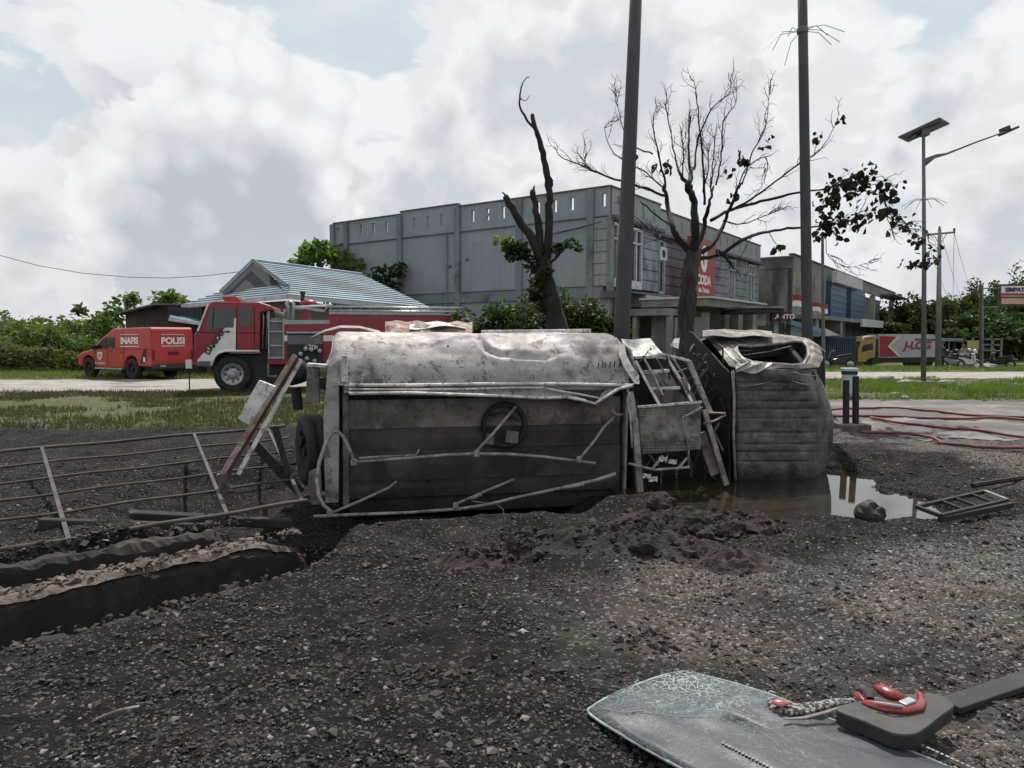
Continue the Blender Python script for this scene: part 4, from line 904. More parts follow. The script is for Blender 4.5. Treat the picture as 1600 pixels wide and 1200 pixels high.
b = MB(); b.prism([W(1236, 500, 31), W(1285, 514, 31), W(1285, 521, 31), W(1236, 507, 31)], (0, .8, 0)); b.build('awning', mat('blue_awning', (.16, .25, .36), (.12, .2, .3), 2), k2)
def flag(px, py, w_, h_, Yd, lb):
    p = W(px, py, Yd); f_ = thing('banner', lb, 'flag', (p.x, p.y, p.z))
    for nm, z0, z1, m_ in (('red_stripe', -h_/2, 0, mred), ('white_stripe', -h_, -h_/2, mwht)):
        b = MB(); b.grid([[(w_*i/5, .05*math.sin(i*1.4), z+.02*math.sin(i)) for i in range(6)] for z in (z0, z1)]); b.build(nm, m_, f_, solid=.01)
for a in ((1239, 461, .42, .48, 30, 'red and white banner hanging left of the dark pole'), (1270, 473, .35, .36, 30, 'red and white banner just right of the dark pole'), (1283, 475, .3, .4, 30, 'red and white banner beside the thin steel mast')): flag(*a)
ct_ = thing('shipping_container', 'dark blue steel container standing between the thin mast and the yellow lorry', 'container')
b = MB(); p, q = W(1288, 526, 46), W(1336, 574, 46); b.bb(p.x, q.x, 46, 48.4, q.z, p.z); b.build('body', mat('container_blue', (.022, .045, .065), (.03, .055, .08), .8, rough=.6), ct_)
for k in range(16): b = MB(); x = p.x+(q.x-p.x)*(k+.5)/16; b.bb(x-.04, x+.04, 45.93, 46, q.z, p.z-.1); b.build('corrugation', MATS['container_blue'], ct_)
ta = thing('awning', 'sloping white tarpaulin over the dark blue container', 'awning'); b = MB(); b.prism([W(1290, 513, 45), W(1313, 524, 45), W(1290, 525, 45)], (0, 3, 0)); b.build('sheet', mwhite, ta)
# ---- blue roofed house at the left
mroof = mat('pale_blue_metal_roof', (.30, .37, .41), (.22, .29, .33), .7, rough=.42, metal=.25, c3=(.15, .21, .25), s3=.6, lo3=.55, hi3=.8)
mgab = mat('gable_grey', (.05, .055, .058), (.035, .038, .04), 2)
HS = thing('house', 'single storey house with a pale blue ribbed metal roof behind the fire engine', 'house')
mw2 = mat('house_wall', (.20, .17, .15), (.15, .13, .12), 1)
def roof_plane(nm, a, b_, c_, d, n, parent, m_=mroof):      # a-b eave (low), d-c ridge (high): stepped tile courses
    a, b_, c_, d = map(Vector, (a, b_, c_, d)); nrm = (b_-a).cross(d-a).normalized(); nrm = nrm if nrm.z > 0 else -nrm
    for k in range(n):
        t0, t1 = k/n, (k+1)/n; q = MB(); row0, row1, row2 = [], [], []
        for i in range(2):
            e0, e1 = (a, d) if i == 0 else (b_, c_)
            lo_, hi_ = e0.lerp(e1, t0), e0.lerp(e1, t1)
            row0.append(lo_+nrm*.0); row1.append(lo_+nrm*.055); row2.append(hi_+nrm*.005)
        q.add([row0[0], row0[1], row1[1], row1[0], row2[1], row2[0]], [(0, 1, 2, 3), (3, 2, 4, 5)]); q.build('roof_course', m_, parent, fix=False)
    bk = MB(); bk.prism([a-nrm*.03, b_-nrm*.03, c_-nrm*.03, d-nrm*.03], -nrm*.05); bk.build('roof_deck', mgab, parent)
r0, r1 = W(396, 409, 33.5), W(566, 430, 37)
e0, e1 = W(447, 447, 30.2), W(668, 479, 33)
e00, e11 = W(447, 452, 30.2), W(668, 482, 33)
roof_plane('main', W(449, 461, 29.5), W(672, 481, 32.8), r1, W(405, 410, 33.4), 15, HS)
# gable with barge boards
ap = W(396, 407, 32.6); gl, gr = W(345, 456, 31.2), W(449, 446, 30.4)
b = MB(); b.prism([W(396, 410, 32.9), W(347, 458, 31.5), W(447, 449, 30.8)], (0, .15, 0)); b.build('gable', mgab, HS)
for a, c_ in ((ap, gl), (ap, gr)): b = MB(); b.bar(a, c_, .15, .12); b.build('barge_board', mat('barge_grey', (.22, .24, .25), (.17, .19, .2), 2), HS)
b = MB(); b.bar(W(396, 407, 33.4), W(566, 429, 37), .16, .16); b.build('ridge_cap', mroof, HS, bevel=.03)
roof_plane('left', W(286, 477, 31.5), W(449, 462, 29.4), W(452, 444, 30.6), W(345, 456, 32.2), 5, HS)
b = MB(); b.bar(W(284, 479, 31.5), W(449, 464, 29.4), .16, .1); b.bar(W(449, 464, 29.4), W(672, 484, 32.8), .16, .1); b.build('fascia', mwhite, HS)
b = MB(); w0, w1, w2_ = W(300, 480, 32), W(449, 470, 30.6), W(660, 488, 33.6); 
b.add([(w0.x, w0.y, -1), (w1.x, w1.y, -1), w1, w0, (w2_.x, w2_.y, -1), w2_], [(0, 1, 2, 3), (1, 4, 5, 2)]); b.build('wall', mw2, HS, solid=.15, fix=False)
SH = thing('shed', 'dark timber lean-to shed with a flat tin roof between hedge and house', 'shed')
b = MB(); p0, p1 = W(196, 492, 32.5), W(268, 476, 32.5); b.prism([(p0.x, 32.5, -.5), (p1.x, 32.5, -.5), p1, p0], (0, 3, 0)); b.build('wall', mat('old_boards', (.075, .062, .056), (.05, .044, .04), 1.5, stretch=(6, 6, 1)), SH)
b = MB(); b.prism([W(178, 489, 31.8), W(240, 474, 31.8), W(240, 476.5, 31.8), W(178, 491.5, 31.8)], (0, 4, 0)); b.prism([W(240, 474, 31.8), W(300, 474, 31.8), W(300, 477, 31.8), W(240, 476.5, 31.8)], (0, 4, 0)); b.build('tin_roof', mat('old_tin', (.13, .14, .145), (.10, .10, .10), 2, rough=.6), SH)
b = MB(); b.prism([W(262, 478, 31), W(312, 482, 31), W(312, 592, 31), W(262, 592, 31)], (0, 2.5, 0)); b.build('side_room', mdark, SH)
b = MB(); b.prism([W(264, 495, 30), W(270, 488, 32), W(318, 491, 32), W(314, 506, 30)], (0, 0, -.05)); b.build('blue_lean_to_roof', mat('lean_to_blue', (.10, .19, .25), (.08, .15, .2), 2, rough=.4), SH)
b = MB(); b.bar(W(264, 499, 30), W(314, 506, 30), .12, .06); b.build('gutter', mwhite, SH)
# ================================================================ vehicles
mfire = mat('fire_red_paint', (.27, .012, .028), (.23, .011, .024), 2, rough=.35, coat=.2)
mpol = mat('orange_red_paint', (.43, .026, .020), (.38, .022, .018), 2, rough=.35, coat=.25)
mchr = mat('pale_metal', (.40, .41, .42), (.30, .31, .32), 8, rough=.4, metal=.5)
mgry = mat('grey_panel', (.13, .14, .145), (.10, .105, .11), 3, rough=.5)
mtyr = mat('tyre_rubber', (.014, .014, .015), (.024, .023, .022), 10, rough=.85)
mlet = mat('white_lettering', (.72, .71, .69), (.66, .65, .63), 4, rough=.5)
mgls = mat('vehicle_glass', (.014, .02, .021), (.02, .028, .028), 1, rough=.06, spec=.8)
# fire engine: local +x towards the rear, y=0 the near side, z up
ang = math.atan2(W(722, 612, 23).y-20.9, W(722, 600, 23).x-W(303, 600, 20.9).x)*.85
fo = W(303, 612, 20.3)
FE = thing('fire_engine', 'dark red fire engine with white door panel parked behind the burnt tanker', 'fire engine', (fo.x, 20.3, 0), ang)
cA, sA = math.cos(ang), math.sin(ang)
def LF(px, py, wd=0.):
    d = pdir(px, py); d = Vector((cA*d.x+sA*d.y, -sA*d.x+cA*d.y, d.z)); C = Vector((cA*(-fo.x)+sA*(-20.3), sA*fo.x-cA*20.3, CAMZ)); k = (wd-C.y)/d.y; return C+d*k
def lf(wd, *p): return [LF(a, b_, wd) for a, b_ in p]
cab_out = [(303, 522), (309, 517), (326, 474), (334, 471), (405, 472), (424, 478), (428, 484), (418, 486), (407, 489), (406, 545), (405, 549), (352, 548), (340, 554), (333, 562), (328, 575), (308, 572), (303, 565)]
b = MB(); b.prism(lf(0, *cab_out), (0, 2.35, 0)); b.build('cab', mfire, FE, bevel=.04)
b = MB(); b.prism(lf(-.012, (329, 481), (354, 481), (366, 482), (366, 512), (349, 512), (326, 516), (322, 511)), (0, .02, 0)); wn = b.build('side_window', mgls, FE)
b = MB(); b.bar(LF(334, 481, -.02), LF(332, 514, -.02), .03, .02); b.build('window_divider', mdark, wn)
b = MB(); b.prism(lf(-.012, (374, 481), (393, 481), (392, 510), (375, 510)), (0, .02, 0)); b.build('rear_window', mgls, FE)
b = MB(); b.prism(lf(-.014, (352, 512), (365, 512), (366, 497), (369, 497), (368, 547), (350, 548), (337, 553), (330, 565), (327, 573), (309, 570), (309, 562)), (0, .014, 0)); b.build('white_door_panel', mlet, FE)
b = MB(); b.tube(lf(-.03, (405, 548.5), (352, 548.5), (341, 552), (335, 558), (330, 572)), .035, 6); b.build('wheel_arch_trim', mlet, FE, smooth=True)
a_ = LF(333, 540, -.03); e_ = LF(349, 517, -.03); an = math.atan2(e_.z-a_.z, e_.x-a_.x)
t_ = text('DAMKAR', mat('dark_lettering', (.05, .03, .05), (.06, .03, .05), 4), FE, LF(336, 534.5, -.03), (math.pi/2, -0., 0), .20, bold=.010); t_.rotation_euler = (Matrix.Rotation(-an, 4, 'Y') @ Matrix.Rotation(math.pi/2, 4, 'X')).to_euler()
b = MB(); b.prism(lf(-.03, (310, 564), (329, 564), (327, 573), (308, 572)), (0, .4, 0)); b.build('bumper_corner', mgry, FE, bevel=.02)
b = MB(); b.bar(LF(309, 517, -.02), LF(325, 476, -.02), .05, .05); b.build('windscreen_pillar', mlet, FE)
b = MB(); b.prism(lf(.6, (346, 463), (369, 463), (375, 468), (378, 472), (352, 472)), (0, 1.1, 0)); b.build('beacon', mat('beacon_red', (.35, .02, .04), (.3, .02, .03), 3, rough=.15), FE, bevel=.03)
def wheel(parent, c, r, wd, rimm, depth=0, holes=8, name='wheel'):
    b = MB(); p = [(r*.60, -wd*.42), (r*.80, -wd*.5), (r*.95, -wd*.46), (r, -wd*.32), (r, wd*.32), (r*.9, wd*.5), (r*.5, wd*.5)]
    b.lathe(p, (0, 0, 0), 'y', 36); wo = b.build(name, mtyr, parent, smooth=True); wo.location = c
    b = MB(); R_ = r*.60; b.lathe([(R_, -wd*.42), (R_*.96, -wd*.46), (R_*.88, -wd*.42), (R_*.82, -wd*.22), (R_*.55, -wd*.12), (R_*.36, -wd*.18), (R_*.30, -wd*.42), (.001, -wd*.46)], (0, 0, 0), 'y', 28); ri_ = b.build('rim', rimm, wo)
    for k in range(holes):
        a = 2*math.pi*k/holes; b = MB(); b.lathe([(R_*.12, 0), (.001, -.004)], (R_*.68*math.cos(a), -wd*.19, R_*.68*math.sin(a)), 'y', 10); b.build('rim_hole', mdark, ri_)
    return wo
pw = LF(364, 585, .12); r_ = LF(364, 557, .12).z-pw.z; wheel(FE, (pw.x, .16, r_), r_, .30, mchr)
for x in (LF(600, 585, .1).x,): wheel(FE, (x, .16, r_), r_, .30, mchr)
b = MB(); b.lathe([(r_, 0), (r_, .3), (r_*.5, .3)], (0, 0, 0), 'y', 30); o = b.build('wheel', mtyr, FE); o.location = (pw.x, 1.95, r_)
b = MB(); b.prism(lf(.25, (330, 555), (444, 555), (444, 607), (376, 607), (330, 580)), (0, 1.9, 0)); b.build('wheel_well', mdark, FE)
b = MB(); b.prism(lf(.3, (407, 485), (420, 485), (420, 580), (407, 580)), (0, 1.8, 0)); b.build('cab_gap', mdark, FE)
for x in (411, 417): MB().tube(lf(.1, (x, 484), (x+1, 500), (x-1, 545)), .02, 6).build('hose_pipe', mchr, FE, smooth=True)
# grey ladder panel
b = MB(); b.prism(lf(.02, (420, 497), (443, 498), (443, 560), (420, 560)), (0, 2.3, 0)); b.build('pump_panel', mgry, FE, bevel=.01)
for y in (502, 518, 540, 559): b = MB(); b.bar(LF(420, y, .0), LF(443, y, .0), .04, .05); b.build('panel_rung', mchr, FE)
for x in (420, 443): b = MB(); b.bar(LF(x, 486 if x == 420 else 497, .0), LF(x, 561, .0), .04, .05); b.build('panel_rail', mchr, FE)
b = MB(); b.prism(lf(.02, (418, 560), (446, 560), (446, 569), (418, 569)), (0, 2.3, 0)); b.build('skirt', mfire, FE)
MB().tube(lf(.05, (419, 569), (419, 588), (432, 588)), .03, 4).build('step_frame', mchr, FE)
# body
b = MB(); b.prism(lf(.0, (443, 506), (514, 506), (514, 491), (722, 493), (722, 575), (443, 570)), (0, 2.35, 0)); b.build('body', mfire, FE, bevel=.02)
b = MB(); b.prism(lf(-.02, (443, 500), (515, 500), (515, 506), (443, 507)), (0, 2.4, 0)); b.build('deck_edge', mchr, FE)
b = MB(); b.prism(lf(-.02, (514, 487), (722, 489), (722, 493), (514, 491)), (0, 2.4, 0)); b.build('top_edge', mchr, FE)
b = MB(); b.prism(lf(-.02, (449, 521), (505, 521), (505, 575), (449, 575)), (0, .03, 0)); bay_ = b.build('pump_bay', mdark, FE)
b = MB(); b.prism(lf(-.04, (450, 524), (504, 524), (504, 538), (450, 538)), (0, .03, 0)); b.build('rolled_shutter', mgry, bay_)
for x0, x1 in ((443, 449), (505, 522)): b = MB(); b.prism(lf(-.012, (x0, 524), (x1, 524), (x1, 533), (x0, 533)), (0, .012, 0)); b.build('white_band', mlet, FE)
b = MB(); b.prism(lf(-.05, (448, 518), (506, 518), (506, 521), (448, 521)), (0, .05, 0)); b.build('bay_frame', mchr, FE)
for i, (x, y) in enumerate(((478, 545), (487, 546), (494, 543), (500, 548), (480, 560), (492, 564), (470, 553))):
    b = MB(); b.lathe([(.001, -.14), (.06, -.13), (.07, 0)], LF(x, y, -.02), 'y', 12); b.build('valve', mchr, bay_)
text('170', mlet, bay_, LF(484, 543, -.06), (math.pi/2, 0, 0), .22)
# roof furniture: pipes, water cannon, railing
MB().tube(lf(.3, (450, 500), (450, 478), (448, 474), (452, 471), (458, 474), (457, 500)), .06, 8).build('vent_pipe', mchr, FE, smooth=True)
MB().tube(lf(.3, (418, 486), (444, 491), (446, 484)), .05, 8).build('top_pipe', mchr, FE, smooth=True)
b = MB(); b.prism(lf(.6, (472, 484), (480, 484), (484, 500), (467, 500)), (0, .5, 0)); b.build('cannon_base', mfire, FE)
b = MB(); b.lathe([(.001, -.05), (.22, -.04), (.26, .02), (.2, .1), (.001, .14)], LF(482, 475, .8), 'z', 18); b.build('cannon_wheel', mfire, FE, smooth=True)
b = MB(); b.tube(lf(.8, (473, 456), (473, 462), (472, 474)), [.09, .06, .05], 10); b.build('cannon_nozzle', mdark, FE)
MB().tube(lf(.5, (458, 482), (478, 482), (508, 486), (512, 476), (520, 477)), .045, 6).build('top_pipe', mchr, FE, smooth=True)
MB().tube(lf(.5, (458, 480), (500, 478), (518, 478)), .04, 6).build('top_pipe', mlet, FE, smooth=True)
for yy_ in (479.5, 485.5):
    MB().tube(lf(.05, (514, yy_), (722, yy_+2.5)), .028, 6).build('ladder_rail', mchr, FE, smooth=True)
    MB().tube(lf(.55, (514, yy_-1), (722, yy_+1.5)), .028, 6).build('ladder_rail', mchr, FE, smooth=True)
for i in range(14): x = 516+i*15.6; MB().tube([LF(x, 479, .05), LF(x+1, 489, .05)], .02, 5).build('railing_post', mchr, FE)
for i in range(14): x = 516+i*15.6; MB().tube([LF(x, 480, .05), LF(x, 480.5, .55)], .02, 5).build('rung', mgry, FE)
for pts in ([(369.5, 480), (369.5, 547)], [(397, 480), (398, 547)], [(309, 519), (322, 520), (405, 520)]): MB().tube(lf(-.004, *pts), .012, 4).build('door_gap', mdark, FE)
MB().tube(lf(-.02, (318, 500), (312, 492), (312, 478)), .02, 5).build('mirror_arm', mdark, FE); b = MB(); b.prism(lf(-.2, (308, 480), (314, 480), (314, 500), (308, 500)), (0, .08, 0)); b.build('door_mirror', mdark, FE, bevel=.02)
b = MB(); b.bar(LF(353, 518, -.03), LF(359, 518, -.03), .04, .03); b.build('door_handle', mdark, FE)
# ---- police pickup with hard top; local -x is forward, y=0 near side
ph = math.radians(30); pr_ = Vector((-13.35, 26.1, 0)); PU = thing('pickup_truck', 'orange red police pickup with a hard top and INAFIS lettering', 'pickup', pr_, -ph)
def bodyprism(b, pts, y0, y1): return b.prism([(x, y0, z) for x, z in pts], (0, y1-y0, 0))
Wd = 1.75
side = [(0, .50), (0, 1.10), (-.02, 1.92), (-.10, 1.98), (-2.35, 1.94), (-2.6, 1.84), (-3.0, 1.66), (-3.45, 1.42), (-3.95, 1.12), (-4.15, 1.08), (-4.65, 1.0), (-4.88, .88), (-4.95, .62), (-4.9, .45), (-4.62, .42),
        (-4.6, .62), (-4.45, .80), (-4.18, .88), (-3.9, .80), (-3.75, .60), (-3.72, .42), (-1.75, .42), (-1.72, .62), (-1.58, .82), (-1.3, .90), (-1.02, .82), (-.88, .62), (-.86, .50)]
b = MB(); bodyprism(b, side, 0, Wd); b.build('body', mpol, PU, bevel=.05)
b = MB(); bodyprism(b, [(-2.32, 1.20), (-2.30, 1.62), (-2.75, 1.62), (-2.80, 1.20)], -.012, .01); b.build('side_window', mgls, PU)
b = MB(); bodyprism(b, [(-2.88, 1.18), (-2.84, 1.60), (-3.05, 1.57), (-3.62, 1.20), (-3.62, 1.16)], -.012, .01); b.build('side_window', mgls, PU)
b = MB(); b.prism([(-3.02, .12, 1.68), (-3.02, Wd-.12, 1.68), (-3.9, Wd-.08, 1.17), (-3.9, .08, 1.17)], (-.03, 0, .03)); b.build('windscreen', mgls, PU)
b = MB(); b.bb(-3.70, -3.50, -.22, -.02, 1.14, 1.30); b.build('door_mirror', mdark, PU, bevel=.03)
for x in (-4.18, -1.3):
    wheel(PU, (x, .12, .40), .40, .25, mtyr, holes=0); wheel(PU, (x, Wd-.12, .40), .40, .25, mtyr, holes=0)
b = MB(); b.bb(-3.6, -1.8, -.08, .1, .36, .42); b.build('side_step', mchr, PU)
b = MB(); b.bb(-4.6, -.2, .25, Wd-.25, .32, .55); b.build('underbody', mdark, PU)
b = MB(); b.bb(-.05, .14, .03, Wd-.03, .42, .60); b.build('rear_bumper', mdark, PU, bevel=.03)
for y in (.35, 1.4): b = MB(); b.bb(.14, .15, y-.12, y+.12, .50, .56); b.build('bumper_trim', mchr, PU)
for y0 in (0.0, Wd-.12): b = MB(); b.bb(-.01, .015, y0, y0+.12, .75, 1.12); b.build('tail_lamp', mat('lamp_red', (.12, .008, .008), (.1, .008, .008), 3, rough=.2), PU)
b = MB(); b.bb(0, .02, .65, 1.1, .92, 1.06); b.build('tailgate_handle', mat('dark_red', (.09, .012, .012), (.08, .01, .01), 3), PU)
for pts in ([(-2.83, .46), (-2.83, 1.66)], [(-1.80, .46), (-1.72, 1.2), (-1.78, 1.9)], [(-3.74, .5), (-3.70, 1.15)], [(-.02, 1.16), (-4.0, 1.14)]): MB().tube([(x, -.003, z) for x, z in pts], .010, 4).build('panel_gap', mdark, PU)
for x in (-2.7, -1.95): b = MB(); b.bb(x, x+.16, -.03, 0, 1.02, 1.05); b.build('door_handle', mdark, PU, bevel=.005)
text('POLISI', mlet, PU, (.012, Wd/2, 1.46), (math.pi/2, 0, math.pi/2), .34, bold=.015, sx=1.05)
b = MB(); b.bb(0, .012, .4, 1.35, 1.26, 1.285); b.build('text_line', mlet, PU); b = MB(); b.bb(0, .012, .4, 1.35, 1.70, 1.72); b.build('text_line', mlet, PU)
text('INAFIS', mlet, PU, (-1.35, -.012, 1.46), (math.pi/2, 0, 0), .34, bold=.015, sx=1.15)
b = MB(); b.bb(-1.95, -.75, -.012, 0, 1.24, 1.27); b.build('text_line', mlet, PU); b = MB(); b.bb(-1.9, -.8, -.012, 0, 1.70, 1.72); b.build('text_line', mlet, PU)
b = MB(); b.prism([(-3.5, -.012, 1.02), (-3.2, -.012, 1.02), (-3.2, -.012, .82), (-3.35, -.012, .68), (-3.5, -.012, .82)], (0, .014, 0)); bd = b.build('police_badge', mlet, PU)
b = MB(); b.prism([(-3.42, -.02, .96), (-3.28, -.02, .96), (-3.28, -.02, .84), (-3.35, -.02, .76), (-3.42, -.02, .84)], (0, .01, 0)); b.build('badge_centre', mat('badge_yellow', (.35, .22, .05), (.3, .2, .05), 3), bd)
text('KALBAR', mlet, PU, (-3.35, -.012, .58), (math.pi/2, 0, 0), .12, sx=1.6)
b = MB(); b.prism([(-.75, -.012, .62), (-.45, -.012, 1.18), (-.32, -.012, 1.18), (-.32, -.012, .72), (-.5, -.012, .62)], (0, .014, 0)); b.build('rear_emblem', mat('dark_red', (.09, .012, .012)), PU)
b = MB(); b.bb(-.5, -.38, -.02, 0, .68, .86); b.build('rear_emblem', mlet, PU)
b = MB(); b.prism([(-4.55, -.012, .90), (-4.80, .05, .86), (-4.85, .1, .96), (-4.45, -.012, 1.0)], (0, .2, 0)); b.build('headlight', mchr, PU)
mk = thing('marker_board', 'small white plate on the ground beside the fire engine nose', 'sign'); b = MB(); p = W(295, 569, 21.3); b.box((p.x, p.y, p.z), (.18, .03, .27)); b.build('plate', mlet, mk); b = MB(); b.tube([(p.x, p.y, p.z-.1), (p.x, p.y, 0)], .02); b.build('leg', mdark, mk)
# ---- box lorry at the right
JL = thing('box_lorry', 'yellow cab lorry with white box body and red chevron at the far right', 'lorry')
Yj = 67.
mye = mat('faded_yellow', (.36, .25, .065), (.30, .21, .06), 2, rough=.4)
def pj(*pts): return [W(a, b_, Yj) for a, b_ in pts]
b = MB(); b.prism(pj((1373, 522), (1440, 522), (1458, 522.5), (1462, 524), (1462, 558), (1373, 559)), (0, 2.3, 0)); b.build('box_body', mat('box_white', (.42, .42, .41), (.36, .36, .35), 1), JL)
b = MB(); b.prism([W(1374.5, 525, Yj-.03), W(1400, 526, Yj-.03), W(1387, 541, Yj-.03), W(1404, 557, Yj-.03), W(1374.5, 557.5, Yj-.03)], (0, .02, 0)); b.build('red_chevron', mred, JL)
b = MB(); b.prism([W(1403, 526, Yj-.03), W(1406, 526, Yj-.03), W(1390, 541, Yj-.03), W(1407, 557, Yj-.03), W(1404, 557, Yj-.03), W(1387.5, 541, Yj-.03)], (0, .02, 0)); b.build('white_chevron', mlet, JL)
pt = W(1433, 540, Yj-.04); text('J-LOG', mred, JL, pt, (math.pi/2, 0, 0), 1.0, bold=.035, sx=.95, shear=.25)
b = MB(); b.prism(pj((1340, 566), (1341, 545), (1345, 534), (1352, 528), (1366, 526), (1369, 528), (1368, 559), (1359, 560), (1352, 566)), (0, 2.1, 0)); b.build('cab', mye, JL, bevel=.06)
b = MB(); b.prism([W(a, c_, Yj-.02) for a, c_ in ((1346, 550), (1348, 540), (1352, 538), (1364, 536.5), (1364, 546))], (0, .03, 0)); b.build('side_window', mgls, JL)
b = MB(); b.prism(pj((1343, 534), (1352, 526), (1368, 524.5), (1369, 528), (1352, 530)), (0, 2.0, 0)); b.build('wind_deflector', mat('deflector_cream', (.45, .38, .22), (.4, .34, .2), 3), JL)
b = MB(); b.prism(pj((1369, 530), (1373, 530), (1373, 560), (1369, 560)), (0, 2, 0)); b.build('cab_gap', mdark, JL)
b = MB(); b.prism(pj((1362, 560), (1462, 559), (1462, 566), (1362, 567)), (0, 2, 0)); b.build('chassis', mdark, JL)
for px in (1357, 1418, 1432, 1450): p = W(px, 567, Yj+.2); wheel(JL, (p.x, Yj+.2, p.z), .42, .25, mtyr, holes=0)
# ================================================================ motorbikes and a bystander
mbk = mat('bike_black', (.02, .02, .022), (.035, .035, .04), 5, rough=.35); mbs = mat('bike_silver', (.35, .36, .38), (.25, .26, .27), 5, rough=.3, metal=.5)
def motorbike(lb, loc, rz, mb, hel=None):
    t = thing('motorbike', lb, 'motorbike', loc, rz, 'motorbikes parked at the roadside')
    for x in (-.62, .62):
        b = MB(); b.lathe([(.20, -.04), (.27, -.045), (.29, 0), (.27, .045), (.20, .04), (.19, 0), (.20, -.04)], (x, 0, .29), 'y', 20); wo = b.build('wheel', mtyr, t, smooth=True); b = MB(); b.lathe([(.19, -.02), (.03, -.05), (.03, .05), (.19, .02)], (x, 0, .29), 'y', 16); b.build('rim', mbs, wo)
    b = MB(); b.prism([(x, -.09, z) for x, z in ((-.30, .32), (.35, .30), (.30, .55), (.05, .62), (-.55, .78), (-.80, .72), (-.5, .52))], (0, .18, 0)); b.build('body', mb, t, bevel=.04)
    b = MB(); b.prism([(x, -.11, z) for x, z in ((-.75, .80), (-.1, .66), (.12, .72), (-.1, .78), (-.70, .88))], (0, .22, 0)); b.build('seat', mtyr, t, bevel=.03)
    b = MB(); b.prism([(x, -.12, z) for x, z in ((.35, .35), (.48, .40), (.42, .78), (.36, 1.0), (.26, .98), (.30, .6))], (0, .24, 0)); b.build('leg_shield', mb, t, bevel=.04)
    b = MB(); b.tube([(.62, 0, .29), (.50, 0, .62), (.38, 0, .98)], .03, 8); b.build('fork', mbs, t)
    b = MB(); b.tube([(.28, -.33, 1.0), (.35, -.1, 1.03), (.35, .1, 1.03), (.28, .33, 1.0)], .017, 6); b.build('handlebar', mbs, t)
    b = MB(); b.prism([(x, -.06, z) for x, z in ((.42, .60), (.66, .62), (.84, .48), (.80, .46), (.62, .57))], (0, .12, 0)); b.build('mudguard', mb, t)
    for y in (-.22, .22): b = MB(); b.lathe([(.001, -.01), (.06, 0), (.001, .01)], (.34, y, 1.22), 'x', 10); b.tube([(.32, y*1.1, 1.02), (.33, y, 1.2)], .008, 4); b.build('mirror', mbs, t)
    return t
def helmet(c, lb, m_): 
    b = MB(); b.lathe([(.001, .14), (.07, .125), (.12, .07), (.135, 0), (.125, -.07), (.10, -.11), (.001, -.10)], (0, 0, 0), 'z', 16); o = b.build('helmet', m_, smooth=True); o.location = c; tag(o, lb, 'helmet')
mrb = mat('bike_red', (.22, .015, .02), (.18, .012, .016), 4, rough=.3); mwb = mat('bike_white', (.55, .55, .55), (.45, .45, .46), 4, rough=.35)
bk = [(1484, 45, .2, mbk, 'leftmost black motorbike of the roadside cluster beside the utility pole'), (1492, 44, -.5, mbs, 'silver panelled motorbike second from the left in the roadside cluster'), (1500, 46, .5, mbk, 'black motorbike in the middle of the cluster facing the road'),
      (1507, 45, 1.0, mrb, 'red panelled motorbike in the middle of the roadside cluster'), (1514, 43, .3, mwb, 'white motorbike right of the red one in the cluster'), (1523, 44, -.2, mbk, 'black motorbike at the right end of the cluster by the brown pole'),
      (1561, 43, 2.2, mbk, 'lone dark motorbike parked beyond the brown sign pole'), (1310, 38, 3.0, mbk, 'dark motorbike parked behind the marker post near the thin mast')]
for px, Yd, rz, mb, lb in bk:
    x = (px-800)/F*Yd; motorbike(lb, (x, Yd, gz(x, Yd)-.02), rz, mb)
for px, py, Yd, lb, m_ in ((1524, 550, 44, 'white crash helmet on the rightmost clustered motorbike', mlet), (1515, 552, 43, 'silver crash helmet on the white motorbike', mbs), (1495, 551, 44, 'dark crash helmet on the silver motorbike', mbk), (1481, 550, 45, 'black crash helmet on the leftmost motorbike', mbk)):
    p = W(px, py, Yd-.1); p.z = gz(p.x, p.y)+1.12; helmet(p, lb, m_)
